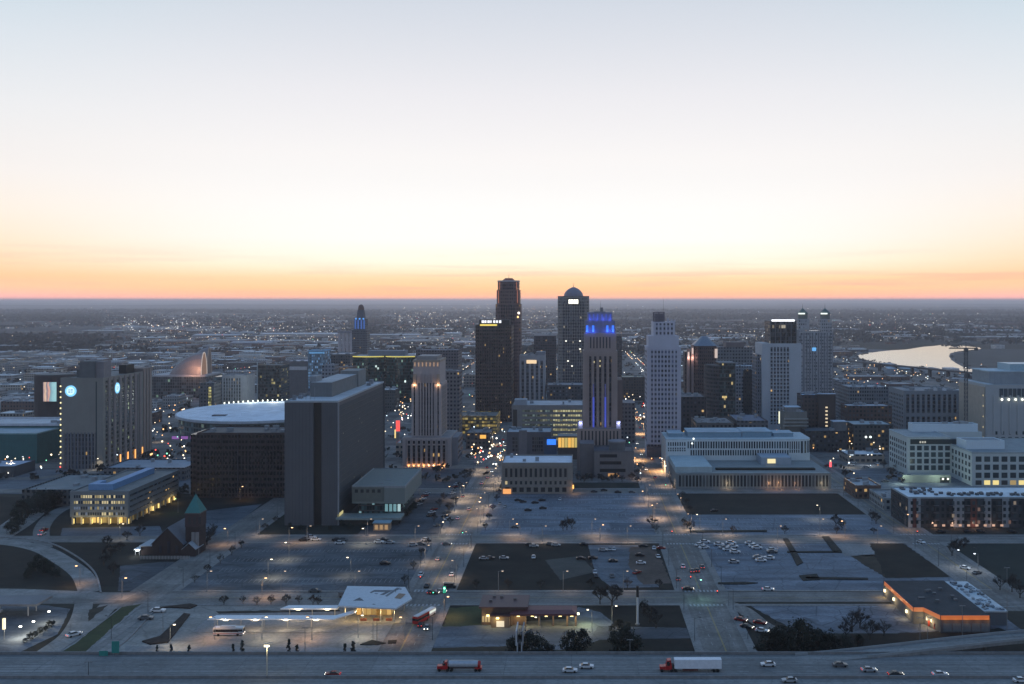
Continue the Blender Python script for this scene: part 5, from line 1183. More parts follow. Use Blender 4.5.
# drum with a glowing screen
Y = 1000; cx, cyy = gx(46,Y), Y+17; t = thing('drum_building', 'dark rounded building carrying a tall glowing orange and teal screen', 'building', (cx, Y, 0)); FOOT.append((cx-20,cx+20,Y,Y+34))
MB().prism([(cx+19*math.cos(k*math.pi/12), cyy+17*math.sin(k*math.pi/12)) for k in range(24)], 0, zt(376,Y)).build('wall', wall((.065,.05,.05)), t)
MB().prism([(cx+18*math.cos(k*math.pi/12), cyy+16*math.sin(k*math.pi/12)) for k in range(24)], zt(376,Y)+.01, zt(376,Y)+1).build('roof', roofm((.12,.12,.12)), t)
f_ = MB(); f_.box(gx(42.6,Y-6), gx(57,Y-6), Y-6, Y-5, zt(402,Y-6), zt(381.5,Y-6)); f_.box(gx(46,Y-6), gx(54,Y-6), Y-4.99, Y+3, zt(398,Y-6), zt(386,Y-6)); f_ = f_.build('screen_frame', plain((.05,.05,.05), .5), t)
sm_, snt, sb = newmat('screen_picture')
tcs = N(snt, 'ShaderNodeTexCoord'); sx_ = N(snt, 'ShaderNodeSeparateXYZ'); L(snt, tcs.outputs['Generated'], sx_.inputs[0])
nz = N(snt, 'ShaderNodeTexNoise'); nz.inputs['Scale'].default_value = 3; L(snt, tcs.outputs['Generated'], nz.inputs['Vector'])
uu = math_n(snt, 'ADD', sx_.outputs[0], math_n(snt, 'MULTIPLY', math_n(snt, 'SUBTRACT', nz.outputs[0], .5), .35))
sc_ = ramp(snt, uu, [(0,(.25,.10,.03)),(.18,(1,.55,.2)),(.3,(.05,.02,.015)),(.42,(1,.35,.08)),(.52,(.10,.20,.20)),(.75,(.25,.55,.52)),(1,(.3,.6,.55))])
L(snt, sc_, sb.inputs['Emission Color']); sb.inputs['Emission Strength'].default_value = .75; sm_.cycles.emission_sampling = 'NONE'
MB().box(gx(43.2,Y-6.1), gx(56.4,Y-6.1), Y-6.2, Y-6.01, zt(401.4,Y-6), zt(382.2,Y-6)).build('screen', sm_, f_)
# ---- arena with flat white oval roof and a ring of lights
zz = 21.0; cx, cyy, rx, ry = gx(262,940), 952, 79, 88
t = thing('arena', 'round arena with flat white roof rimmed by bright lamps', 'arena', (cx, cyy-ry, 0)); FOOT.append((cx-rx,cx+rx,cyy-ry,cyy+ry))
el = lambda r: [(cx+rx*r*math.cos(k*math.pi/24), cyy+ry*r*math.sin(k*math.pi/24)) for k in range(48)]
MB().prism(el(.965), 0, zz-2.2).build('wall', facade((.12,.16,.17), (.05,.08,.09), 4.5, 3, .85, .7, .04, (.7,1,.9), .2), t)
MB().prism(el(1.0), zz-2.2, zz).build('roof_rim', wall((.45,.5,.56)), t)
m = MB(); m.frustum(el(.985), zz+.005, el(.55), zz+2.2); m.frustum(el(.55), zz+2.2, el(.1), zz+3.2); m.build('roof', roofm((.66,.70,.76)), t)
MB().box(gx(219,900)-4, gx(228,900), 893, 899, zz+.3, zz+2.2).build('roof_hatch', wall((.1,.1,.11)), t)
for k in range(22):
    th = math.pi*(.775-.0195*k); xx, yy = cx+rx*.99*math.cos(th), cyy+ry*.99*math.sin(th)
    MB().box(xx-.45, xx+.45, yy-.4, yy+.4, zz+.2, zz+1.9).build('rim_light', glow((.95,1,.85), 2.6), t)
for k in range(4): lamp(t, (cx-rx*.45+k*rx*.3, cyy+ry*.72, zz+9), 9000, (.92,1,.95), 1)
for px in (180,189,198): MB().box(gx(px,880)-3, gx(px,880)+3, 866+px*.02, 870, 5, 7.5).build('purple_screen', glow((.55,.2,.8), .4), t)
# ---- hotel grid behind the arena
Y = 1050; x0, x1, H = front(222, 247, Y, 376)
t = block('hotel_tower', 'pale gridded hotel tower just behind the white arena', 'hotel', x0, x1, Y, Y+26, H, wall((.26,.275,.29)), (.2,.2,.21), par=.8, units=3)
strips(t, 'S', Y, gx(223,Y), gx(241,Y), 4, H-2, 7, .55, glazing((.05,.06,.065), 3.4, 1.6, .02, span=.35, spanc=(.16,.17,.18)), .06)
MB().box(gx(213,Y), x0-.01, Y+3, Y+24, 0, H-1).build('wing', glazing((.05,.075,.085), 3.4, 2, .02, span=.4, spanc=(.10,.12,.13)), t)
Y = 1010; t = block('office_building', 'dark mid-rise with a yellow lit column of windows by the arena', 'building', gx(199,Y), gx(214,Y), Y, Y+20, zt(384,Y), facade((.09,.095,.10), lit=.05), (.15,.16,.17), units=2); MB().box(gx(208.5,Y), gx(211.5,Y), Y-.4, Y-.02, 6, zt(387,Y)).build('lit_stair', facade((.3,.25,.1), (.4,.3,.1), 3, 1.5, .7, .6, .7, (1,.85,.3), .7), t)
# ---- dark office with yellow windows
Y = 1150; t = block('office_tower', 'black glass office with scattered yellow windows behind the slab tower', 'tower', gx(258,Y), gx(281,Y), Y, Y+34, zt(366,Y), glazing((.02,.028,.03), 3.6, 2.2, .05, (1,.85,.35), .4, .3, (.035,.04,.042)), (.1,.11,.12), units=2)
MB().box(gx(258,Y)-1.2, gx(258,Y)-.05, Y-1, Y, 0, zt(362,Y)).build('corner_fin', wall((.3,.34,.36)), t)
# ---- performing arts shells
Y = 1290; cx = gx(184, Y); t = thing('concert_hall', 'concert hall with two pale half-dome shells glowing orange inside', 'concert hall', (cx, Y, 0)); FOOT.append((cx-55,cx+45,Y,Y+70))
MB().box(gx(147,Y), gx(206,Y), Y, Y+60, 0, zt(377,Y)).build('base', facade((.10,.105,.115), (.03,.04,.045), 4, 3, .8, .8, .06, (.6,1,.7), .25), t)
MB().box(gx(150,Y), gx(205,Y), Y+.5, Y+59, zt(377,Y)+.01, zt(375.4,Y)).build('roof', roofm((.33,.33,.35)), t)
zb_ = zt(375.4,Y)+.02
def shell(px0, px1, ptop, yy, dep, n=10, k=8):
    """quarter dome leaning right: arcs from a low left point to a tall open right mouth"""
    xa, xb = gx(px0,yy), gx(px1,yy); h = zt(ptop,yy)-zb_; m = MB(); rows = []
    for i in range(n+1):
        u = i/n; r_ = math.sin(u*math.pi/2)**.8; rows.append([(xa+(xb-xa)*u, yy+dep/2-dep/2*r_*math.cos(a), zb_+h*r_*math.sin(a)) for a in [math.pi*j/k for j in range(k+1)]])
    for i in range(n):
        for j in range(k): m.face([rows[i][j], rows[i+1][j], rows[i+1][j+1], rows[i][j+1]])
    mouth = rows[-1]; return m, mouth
for px0, px1, pt, yy, dep, em in ((166,201,352.5,Y+6,20,.16),(180,207,347.5,Y+32,16,.01)):
    m, mouth = shell(px0, px1, pt, yy, dep); s_ = m.build('shell', wall((.22,.20,.205), .45, .3, .12), t, smooth=True)
    g = MB(); g.face([(x+.2, y, zq) for x, y, zq in mouth]); g.build('shell_glass', glow((1,.5,.25), em), s_)
    r_ = MB()
    for p, q_ in zip(mouth, mouth[1:]): r_.tube((p[0]+.3, p[1], p[2]), (q_[0]+.3, q_[1], q_[2]), .5)
    r_.build('shell_rim', glow((1,.85,.75), 0.5 if em > .1 else .10), s_)
lamp(t, (gx(194,Y), Y-6, zb_+8), 15000, (1,.5,.3), 2)
# ---- curved green glass headquarters with yellow light lines
Y = 1230; H = zt(356,Y)
t = thing('office_tower', 'curved dark green glass building with yellow light lines along its top', 'tower', (gx(384,Y), Y, 0)); FOOT.append((gx(352,Y),gx(416,Y),Y-4,Y+44))
gg = glazing((.012,.034,.034), 3.8, 2, .025, (.6,1,.8), .3, .25, (.025,.045,.045), .18)
for a, b_, nm in ((353,384,'wing'),(386,415,'wing')):
    xa, xb = gx(a,Y), gx(b_,Y); P = [(xa+(xb-xa)*u/10, Y-5*math.sin(math.pi*u/10)) for u in range(11)]+[(xb,Y+34),(xa,Y+34)]
    w_ = MB().prism(P, 0, H).build(nm, gg, t); m = MB()
    for p, q_ in zip(P[:10], P[1:11]): m.tube((p[0], p[1]-.5, H-.6), (q_[0], q_[1]-.5, H-.6), .8, k=4)
    m.build('light_line', glow((1,.85,.15), .75), w_); MB().poly([(x, y+.5) for x, y in P[1:10]]+[(xb-1,Y+33),(xa+1,Y+33)], H+.1).build('roof', roofm((.25,.27,.30)), w_)
MB().box(gx(366,Y), gx(404,Y), Y+10, Y+30, H+.11, H+6).build('penthouse', wall((.2,.22,.25)), t)
for px, py, s_ in ((377,366,.9),(379,368,.7),(406,381,1.4)): MB().box(gx(px,Y)-.9, gx(px,Y)+.9, Y-6.2, Y-5.6, zt(py,Y)-1.2, zt(py,Y)+1.2).build('lit_pane', glow((.8,1,.95), s_), t)
# ---- blue crowned tower far left of centre
Y = 1600; cx = gx(359.5,Y); t = thing('stone_tower', 'distant slim tower with domed top and dim blue lit crown', 'tower', (cx, Y, 0)); FOOT.append((cx-14,cx+14,Y,Y+30))
tt = facade((.085,.095,.11), (.03,.035,.045), 3.7, 2.4, .5, .5, .01)
MB().box(cx-12, cx+11.5, Y, Y+24, 0, zt(330,Y)).build('shaft', tt, t); MB().box(cx-9, cx+9, Y+2, Y+22, zt(330,Y), zt(319,Y)).build('upper_shaft', tt, t)
MB().frustum(rect(cx-6,cx+6,Y+5,Y+19), zt(319,Y), rect(cx-4.5,cx+4.5,Y+7,Y+17), zt(310,Y)).build('crown', wall((.1,.1,.12)), t)
m = MB(); m.ball(cx, Y+12, zt(309,Y), 5, 10, 6, 1.5); m.build('dome', wall((.16,.09,.07)), t)
for dx in (-7,-2.5,2.5,7): MB().box(cx+dx-1.1, cx+dx+1.1, Y+1.4, Y+1.98, zt(329,Y), zt(320,Y)).build('blue_niche', glow((.06,.25,1), .35), t)
for dx in (-6,0,6): MB().box(cx+dx-1.3, cx+dx+1.3, Y+1.0, Y+1.4, zt(319.6,Y), zt(318,Y)).build('blue_lamp', glow((.1,.4,1), .9), t)
# ---- grain silos
Y = 1900; t = thing('grain_silo', 'row of pale striped concrete silos beside the distant blue crowned tower', 'silo', (gx(344,Y), Y, 0)); FOOT.append((gx(336,Y),gx(352,Y),Y,Y+20))
for k in range(4): MB().cyl(gx(339,Y)+k*7.2, Y+6, 0, zt(333,Y), 3.3, k=12).build('silo_tube', wall((.42,.37,.38)), t)
MB().box(gx(337,Y), gx(351.5,Y), Y+2, Y+10, zt(333,Y), zt(331,Y)).build('head_house', wall((.25,.23,.25)), t)
# ---- convention blocks between arena and silos
Y = 1240
t = block('convention_hall', 'wide hall with pinkish pale roof and white stripe', 'building', gx(283,Y), gx(308,Y), Y, Y+50, zt(362,Y), wall((.13,.13,.14)), (.45,.40,.42), units=2); MB().box(gx(285,Y), gx(307,Y), Y-.5, Y-.02, zt(370,Y), zt(366.5,Y)).build('white_band', wall((.5,.5,.52)), t)
Y = 1225; t = block('glass_building', 'blue-lit glass cube with bright flat roof edge', 'building', gx(308,Y), gx(325,Y), Y, Y+30, zt(351,Y), facade((.10,.15,.2), (.12,.2,.28), 3.5, 2, .8, .7, .35, (.35,.65,1), .16), (.5,.47,.46), units=1, parm=wall((.2,.4,.6)))
MB().box(gx(309,Y), gx(324,Y), Y-.5, Y-.04, zt(353.5,Y), zt(352,Y)).build('blue_light_band', glow((.15,.5,1), .45), t)
Y = 1300; t = block('office_building', 'long dark building with sloping pale roof right of the blue glass cube', 'building', gx(326,Y), gx(350,Y), Y, Y+60, zt(355,Y), facade((.085,.085,.085), lit=.04), (.42,.38,.38), units=4)
Y = 1130; t = block('brick_building', 'red brick block with lit windows left of the green glass building', 'building', gx(333,Y), gx(352,Y), Y, Y+24, zt(368,Y), facade((.11,.07,.062), lit=.16, s=.4), (.3,.27,.27), units=3)
Y = 1000; t = block('office_building', 'grey flat block peeking over the roof of the slab tower', 'building', gx(322,Y), gx(334,Y), Y, Y+20, zt(366,Y), facade((.18,.19,.21), lit=.02), (.3,.32,.34), units=2)
# bright lower plaza buildings along the left avenue
Y = 940; t = block('parking_deck', 'open parking deck glowing yellow inside behind the art deco stone tower', 'parking deck', gx(450,Y), gx(497,Y), Y, Y+40, 16, facade((.16,.13,.08), (.22,.16,.06), 3.2, 2.6, .9, .6, .5, (1,.72,.2), .28), (.16,.15,.14), units=6)
Y = 845; t = block('low_building', 'low dark flat-roofed block beside the busy lit avenue', 'building', gx(466,Y), gx(490,Y), Y, Y+30, 13, facade((.10,.09,.09), lit=.06), (.17,.17,.18), units=4)
MB().box(gx(480,Y), gx(486,Y), Y-.6, Y-.02, 9, 12).build('lit_billboard', glow((1,.5,.08), 1.1), t)
Y = 905; t = block('office_building', 'tan mid-rise right behind the art deco stone tower', 'building', gx(440,Y), gx(459,Y), Y, Y+26, zt(372,Y), facade((.16,.145,.15), lit=.015), (.2,.19,.2), units=3)
Y = 1160; t = block('office_building', 'flat purple-grey office behind the art deco stone tower', 'building', gx(416,Y), gx(458,Y), Y, Y+40, zt(351,Y), facade((.12,.11,.125), lit=.02), (.22,.2,.22), units=4)
Y = 1045; t = block('office_building', 'dark low glass office between the grey dome tower and pale slim tower', 'building', gx(547,Y), gx(583,Y), Y, Y+40, zt(386,Y), facade((.07,.075,.085), (.05,.06,.07), lit=.03), (.2,.2,.22), units=5)
Y = 1380; t = block('office_building', 'dark mid-rise with a pale lit roof line left of the domed tower', 'building', gx(534,Y), gx(556,Y), Y, Y+30, zt(335.5,Y), facade((.06,.052,.055), lit=.02), (.5,.46,.45), units=1, parm=wall((.5,.45,.44)))
Y = 1500; t = block('office_building', 'brown mid-rise right behind the blue crowned art deco tower', 'building', gx(612,Y), gx(622,Y), Y, Y+26, zt(337,Y), facade((.055,.05,.052), lit=.03), (.2,.2,.2), units=1)
Y = 1250; t = block('office_building', 'dark block with a lit floor right of the blue crowned tower', 'building', gx(622,Y), gx(645,Y), Y, Y+40, zt(378,Y), facade((.055,.05,.045), lit=.03), (.3,.27,.2), units=3)
Y = 860; t = block('office_building', 'low black glass office right of the pale stepped tower', 'building', gx(681,Y), gx(706,Y), Y, Y+40, zt(398,Y), facade((.035,.034,.04), lit=.03), (.12,.12,.13), units=4)
Y = 785; t = block('plaza_building', 'low grey plaza roof behind the long pale teal building', 'building', gx(697,Y), gx(734,Y), Y, Y+40, zt(424,Y), facade((.10,.10,.10), lit=.04), (.18,.18,.19), units=9)
t = block('plaza_building', 'low blue-black roofed hall behind the teal building near the grid tower', 'building', gx(737,Y), gx(768,Y), Y, Y+50, zt(422,Y), facade((.07,.08,.09), lit=.03), (.08,.11,.17), units=4)
# ================================================================== foreground buildings
# ---- brick church with green spire
Y = 492; br_ = wall((.045,.03,.028), .9, .25, .4); slate = plain((.10,.12,.15), .6, name='slate')
t = thing('church', 'dark brick church with square tower and teal green pyramid spire', 'church', (gx(178,Y), Y, 0)); FOOT.append((gx(138,Y),gx(206,Y),Y-4,Y+34))
def gable(mb, x0, x1, y0, y1, z0, ze, zr):
    """pitched roof body with its gable to the south"""
    xm = (x0+x1)/2
    mb.face([(x0,y0,z0),(x1,y0,z0),(x1,y0,ze),(xm,y0,zr),(x0,y0,ze)]); mb.face([(x1,y1,z0),(x0,y1,z0),(x0,y1,ze),(xm,y1,zr),(x1,y1,ze)])
    mb.face([(x1,y0,z0),(x1,y1,z0),(x1,y1,ze),(x1,y0,ze)]); mb.face([(x0,y1,z0),(x0,y0,z0),(x0,y0,ze),(x0,y1,ze)])
def groof(mb, x0, x1, y0, y1, ze, zr, ov=.5, th=.35):
    xm = (x0+x1)/2; s_ = (zr-ze)/(xm-x0)
    for sx_ in (-1, 1):
        xe = x0-ov if sx_ < 0 else x1+ov; z_e = ze-ov*s_
        a, b_, c_, d_ = (xe,y0-ov,z_e),(xm,y0-ov,zr),(xm,y1+ov,zr),(xe,y1+ov,z_e)
        up = [(p[0],p[1],p[2]+th) for p in (a,b_,c_,d_)]; lo = [(p[0],p[1],p[2]+.02) for p in (a,b_,c_,d_)]
        mb.face(up if sx_ < 0 else up[::-1]); mb.face(lo[::-1] if sx_ < 0 else lo); mb.face([lo[0],lo[1],up[1],up[0]]); mb.face([lo[3],lo[0],up[0],up[3]]); mb.face([lo[2],lo[3],up[3],up[2]])
m = MB(); nx0, nx1 = gx(152,Y), gx(183,Y); gable(m, nx0, nx1, Y, Y+30, 0, 6.0, 13.8); m.build('nave_wall', br_, t)
m = MB(); groof(m, nx0, nx1, Y, Y+30, 6.0, 13.8); m.build('roof', slate, t)
m = MB(); gable(m, nx1+.02, gx(196,Y), Y-1, Y+9, 0, 3.6, 6.5); m.build('side_wing', br_, t); m = MB(); groof(m, nx1+.02, gx(196,Y), Y-1, Y+9, 3.6, 6.5, .3); m.build('roof', plain((.26,.30,.34), .6), t)
m = MB(); m.box(gx(139,Y), nx0-.02, Y+2, Y+14, 0, 4.4); m.build('side_wing', br_, t); m = MB(); m.box(gx(138,Y), nx0-.6, Y+1.4, Y+14.4, 4.4, 4.8); m.build('roof', plain((.30,.34,.38), .6), t)
MB().box(gx(133,Y), gx(139.5,Y), Y+1, Y+6, 2.6, 3.2).build('porch_roof', plain((.6,.64,.66), .6), t)
for px in (134,138): MB().cyl(gx(px,Y), Y+1.6, 0, 2.6, .15).build('porch_post', plain((.4,.4,.4)), t)
MB().box(gx(134.5,Y), gx(137,Y), Y+1.8, Y+2.2, 2.0, 2.5).build('porch_lamp', glow((.95,1,1), 5), t); lamp(t, (gx(135.6,Y), Y-.6, 2.4), 500, (.9,.97,1), .3)
tx0, tx1 = gx(185.5,Y+4), gx(199.5,Y+4); tz = zt(514,Y+4)
MB().box(tx0, tx1, Y+4, Y+12.4, 0, tz-6.5).build('tower_wall', br_, t); MB().box(tx0-.2, tx1+.2, Y+3.8, Y+12.6, tz-6.5, tz).build('belfry', wall((.06,.04,.042), .9, .2, .4), t)
MB().box(tx0-.5, tx1+.5, Y+3.5, Y+12.9, tz, tz+.5).build('cornice', wall((.10,.08,.08)), t)
MB().frustum(rect(tx0-.3,tx1+.3,Y+3.7,Y+12.7), tz+.505, rect((tx0+tx1)/2-.08,(tx0+tx1)/2+.08,Y+8.1,Y+8.3), zt(494,Y+8)).build('spire', plain((.03,.17,.16), .6, name='copper'), t)
MB().tube(((tx0+tx1)/2,Y+8.2,zt(494.3,Y+8)), ((tx0+tx1)/2,Y+8.2,zt(490.5,Y+8)), .08, .04).build('finial', plain((.2,.2,.2)), t)
for i in range(3): u = tx0+1.5+i*2.5; MB().box(u, u+1.2, Y+3.7, Y+3.79, tz-5, tz-1.4).build('louvre', plain((.03,.025,.03), .6), t)
for u in (tx0+3.9, tx1-1.1): MB().box(u-.7, u+.9, Y+3.2, Y+3.98, 0, tz-9).build('buttress', wall((.24,.22,.215)), t)
for i in range(3): u = nx0+3.5+i*4.0; MB().box(u, u+1.4, Y-.08, Y-.005, 1.5, 5.2+(2 if i == 1 else 0)).build('window', plain((.02,.02,.03), .3), t)
f_ = thing('fence', 'pale picket fence in front of the brick church', 'fence', (gx(165,486), 486, 0)); m = MB(); n = 34
for i in range(n): u = gx(140,486)+i*.72; m.box(u, u+.36, 485.9, 486.0, 0, 1.7)
m.build('pickets', wall((.32,.31,.30)), f_); MB().box(gx(140,486)-.2, gx(140,486)+n*.72, 486.01, 486.1, 1.0, 1.15).build('rail', wall((.3,.3,.3)), f_)
# ---- orange-lit market store at right front
xl, xs, xr, xw0, xw1 = 130.8, 137.8, 156.6, 157.2, 166.4; y1 = 427; yA, yB, yC = 392, 389, 379
t = thing('store', 'low store with black roof and orange lit fascia', 'store', (145, yC, 0)); FOOT.append((128,168,376,430))
P = [(xl,yB),(xs-3,yB),(xs,yC),(xr,yC),(xr,y1),(xl,y1)]; zr_ = 6.2
MB().prism(P, 0, zr_-.9).build('wall', wall((.10,.105,.11)), t); MB().prism([(x, y) for x, y in P], zr_-.895, zr_).build('roof', ground('store_roof', (.022,.028,.034), (.045,.052,.06), .12, .85), t)
MB().box(xw0, xw1, yC+8, y1, 0, zr_-1).build('annex_wall', wall((.12,.13,.14)), t); MB().box(xw0-.3, xw1+.2, yC+7.7, y1+.2, zr_-.995, zr_-.4).build('annex_roof', roofm((.50,.55,.58)), t)
for k in range(70):
    u, v = rnd.uniform(xw0+.8, xw1-.8), rnd.uniform(yC+9, y1-2); s_ = rnd.uniform(.3,.9)
    MB().box(u-s_*.8, u+s_*.8, v-s_, v+s_, zr_-.395, zr_+rnd.uniform(-.1,.5)).build('roof_unit', plain(rnd.choice([(.16,.2,.24),(.3,.34,.38),(.09,.11,.13)]), .6), t)
OR = glow((1,.22,.02), .42, True); pts = [(xl,y1-2),(xl,yB),(xs-3,yB),(xs,yC),(xr-.3,yC)]
for p, q_ in zip(pts, pts[1:]):
    d = Vector((q_[0]-p[0], q_[1]-p[1])); L_ = d.length; d.normalize(); nn = Vector((d.y, -d.x)) if True else 0
    if p == pts[0]: nn = Vector((-1, 0))
    c = (Vector(p)+Vector(q_))/2+nn*.16; MB().obox(c.x, c.y, L_/2-.1, .08, zr_-1.35, zr_+.25, math.atan2(d.y, d.x)).build('orange_fascia', OR, t)
for i in range(5): u = xs+1+i*3.6; MB().box(u, u+3.2, yC-.1, yC-.01, .4, 3.4).build('shop_window', plain((.12,.17,.20), .2), t)
for k, (u, v) in enumerate(((xl-.3,424),(xl-.3,412),(xl-.3,396),(xs-2.2,387.2),(xs-1.4,384.6))):
    MB().box(u-.35, u+.35, v-.5, v+.5, 2.2, 3.3).build('window_light', glow((1,.85,.5), 2.2), t); lamp(t, (u-1.3, v-1.0, 2.6), 420, (1,.7,.35), .3)
for u in (xs-2.6, xs-1.2): MB().box(u, u+.8, yC+6.2-(u-xs+2.6)*2, yC+6.6-(u-xs+2.6)*2, .3, 2.4).build('door', plain((.3,.04,.02), .5), t)
for k in range(9):
    u, v = rnd.uniform(xl+6, xr-5), rnd.uniform(yA+3, y1-5); MB().box(u-.7, u+.7, v-.6, v+.6, zr_+.005, zr_+rnd.uniform(.5,1.1)).build('roof_vent', plain((.10,.11,.12), .6), t)
for k in range(5): lamp(t, (xs+2+k*4, yC-1.5, 4.4), 60, (1,.4,.1), .3)
# ---- drive-through bank
t = thing('bank', 'low brown drive-through bank with glowing yellow soffit lights', 'bank', (-17, 386, 0)); FOOT.append((-42,2,380,408)); brn = wall((.075,.045,.042), .85, .2)
MB().box(-37, -20, 388, 402, 0, 6.6).build('wall', wall((.11,.075,.065)), t); MB().box(-38, -19, 387, 403, 6.605, 7.2).build('roof', plain((.10,.05,.05), .6, name='brown_metal_roof'), t)
MB().box(-26, 0, 385.5, 396, 4.2, 4.9).build('canopy', plain((.14,.045,.045), .6, name='red_brown_roof'), t); MB().frustum(rect(-26,0,385.5,396), 4.905, rect(-24,-2,388,393.5), 5.8).build('canopy_roof', plain((.15,.05,.05), .6), t)
MB().box(-33, -26.01, 384.5, 387.9, 0, 4.2).build('entrance', wall((.16,.12,.09)), t); MB().box(-33.4, -25.6, 384.1, 387.95, 4.205, 4.7).build('entrance_roof', plain((.06,.026,.026), .6), t)
for u in (-25.4,-20,-14.6,-9.2,-3.8,-.5): MB().box(u-.35, u+.35, 386.3, 387.2, 0, 4.19).build('pillar', wall((.2,.14,.10)), t)
for i, u in enumerate((-34.5,-30.5,-22.7,-17.3,-11.9,-6.5,-2)):
    yl = 384.3 if -33.4 < u < -25.6 else 387.4; MB().box(u-.55, u+.55, yl-.75, yl-.1, 3.6, 4.15).build('soffit_light', glow((1,.78,.28), 3.2), t); lamp(t, (u, yl-1.6, 3.2), 420, (1,.74,.3), .3)
for u, v in ((-34,394),(-30,399),(-24.5,396),(-33,399.5)): MB().box(u-.6, u+.6, v-.6, v+.6, 7.205, 8.0).build('roof_vent', plain((.12,.10,.10), .6), t)
lamp(t, (3.5, 387, 3.8), 1500, (.95,1,.45), .3); MB().box(.1, .9, 387.5, 388.3, 4.0, 4.6).build('soffit_light', glow((.95,1,.6), 4), t)
MB().box(-31, -28, 384.4, 384.48, .3, 2.6).build('glass_door', glow((1,.85,.6), .8), t); windows(t, 'S', 388, -37, -33.6, .8, 3.6, 3, 1, .7, .8, [glow((1,.7,.3), .35)], None, .06)
# ---- bus transit hub with long pale canopies
CAN = plain((.72,.73,.75), .5, name='pale_canopy_metal')
t = thing('transit_hub', 'bus station under a tilted white roof marked with a dark emblem', 'bus station', (-72, 392, 0)); FOOT.append((-142,-66,380,418))
def hx(px, py, z_): return at(px, py, z_)
A, B, C_, D_ = hx(346,591,7.4), hx(407,597,5.6), hx(402,612,5.6), hx(346,609,7.0)
RP = [(-93.6,391.5,6.3),(-70.4,388.5,6.2),(-66.0,400,6.6),(-70.8,412,7.8),(-94.6,412,8.2)]
m = MB(); m.face(RP); m.face([(x,y,z_-.55) for x,y,z_ in RP[::-1]])
for p, q_ in zip(RP, RP[1:]+RP[:1]): m.face([(p[0],p[1],p[2]-.55),(q_[0],q_[1],q_[2]-.55),q_,p])
hub_roof = m.build('roof', plain((.48,.52,.56), .5, name='white_roof'), t)
def onroof(u, v, dz=.03):
    """u east, v north on the tilted roof"""
    x = -93.6+u*24; y = 391+v*20.5; f = (y-391.5)/20.5; z_ = 6.3+f*(8.2-.4*u-6.3)+.02; return (x, y, z_+dz+.06)
dkb = plain((.07,.085,.105), .5, name='dark_emblem')
m = MB()
O_ = [(.20,.26),(.52,.26),(.78,.82),(.46,.82)]; I_ = [(.30,.36),(.49,.36),(.66,.72),(.47,.72)]
for k in range(4): m.face([onroof(*O_[k]), onroof(*O_[(k+1)%4]), onroof(*I_[(k+1)%4]), onroof(*I_[k])])
m.face([onroof(.41,.44), onroof(.47,.44), onroof(.56,.64), onroof(.50,.64)])
m.build('roof_emblem', dkb, hub_roof)
m = MB(); m.face([onroof(.55,.06,.05), onroof(.60,.06,.05), onroof(.88,.96,.05), onroof(.82,.96,.05)]); m.build('roof_groove', plain((.13,.15,.17), .6), hub_roof)
m = MB(); m.face([onroof(.86,.40,.05), onroof(.97,.36,.05), onroof(1.02,.62,.05), onroof(.90,.66,.05)]); m.build('roof_skylight', plain((.16,.09,.05), .4), hub_roof)
for u, v in ((-91,393),(-84,392.5),(-77,392),(-71.5,391),(-91,408),(-80,408),(-70,405)): MB().cyl(u, v, 0, 5.75, .22).build('column', plain((.35,.35,.35), .5), t)
MB().box(-88, -74, 399, 408, 0, 4.6).build('waiting_room', facade((.3,.2,.1), (.5,.35,.15), 4.6, 2, .85, .8, .9, (1,.72,.28), .45), t)
for i in range(7): MB().box(-91+i*3, -90+i*3, 394.5, 395.3, 4.9, 5.3).build('soffit_light', glow((1,.74,.3), 3.2), t)
for i in range(5): lamp(t, (-91+i*5, 391.2, 3.8), 450, (1,.68,.28), .4)
for i in range(3): MB().box(-85+i*5, -82.5+i*5, 392, 392.5, 0, 1.1).build('bench', plain((.3,.1,.05), .6), t)
for (x0, x1, y0, y1, lab) in ((-141,-93,381.5,386.2,'long pale bus canopy nearest the highway'),(-117,-94.5,394.5,398.8,'shorter pale bus canopy beside the lawn')):
    c_ = thing('bus_canopy', lab, 'canopy', ((x0+x1)/2, y0, 0)); FOOT.append((x0,x1,y0,y1))
    m = MB(); m.prism([(x0,y0),(x1,y0),(x1,y1),(x0+2,y1)], 3.9, 4.3); m.build('canopy_roof', CAN, c_)
    if y0 < 390: MB().prism([(x1+.01,y0),(x1+6.5,y0+8.2),(x1+6.5,y0+12.7),(x1+.01,y1)], 3.9, 4.3).build('canopy_roof', CAN, c_)
    x = x0+3
    while x < x1-1: MB().cyl(x, (y0+y1)/2, 0, 3.89, .16).build('post', plain((.3,.3,.3), .5), c_); x += 9
    for i in range(4 if y0 < 390 else 2):
        u = x0+6+i*11.5; MB().box(u, u+1.6, y0+.4, y0+.8, 3.5, 3.88).build('canopy_lamp', glow((1,.86,.6), 3), c_); lamp(c_, (u+.8, y0-1.0, 3.4), 600, (1,.75,.45), .3)
patch('lawn', [(217,611),(340,610),(336,618),(222,620)], GRASSB, .03)
struct('bus_platform', MB().poly([(-146,379),(-92,379),(-84,390),(-64,390),(-64,404),(-96,404),(-146,401)], .17), CONC)
struct('planting_bed', MB().prism(pxpoly([(360,645),(372,640.5),(386,643.5),(378,645.5)]), 0, .3), GRASS); struct('planting_bed', MB().prism(pxpoly([(388,641),(397,640.5),(396,643.5),(388,644)]), 0, .3), GRASS)
patch('dry_verge', [(120,652),(385,653),(383,659),(118,660)], GRASSB, .03)
patch('pavement', [(125,646),(385,648),(380,652),(125,651)], CONC, .026)
for pts in ([(160,637),(184,614),(190,615),(172,638),(168,643),(150,645),(142,642)], [(160,608),(190,604.5),(197,606),(190,609),(172,608)]):
    struct('planting_bed', MB().prism(pxpoly(pts), 0, .5), ground('mulch', (.02,.014,.012), (.045,.032,.026), .5))
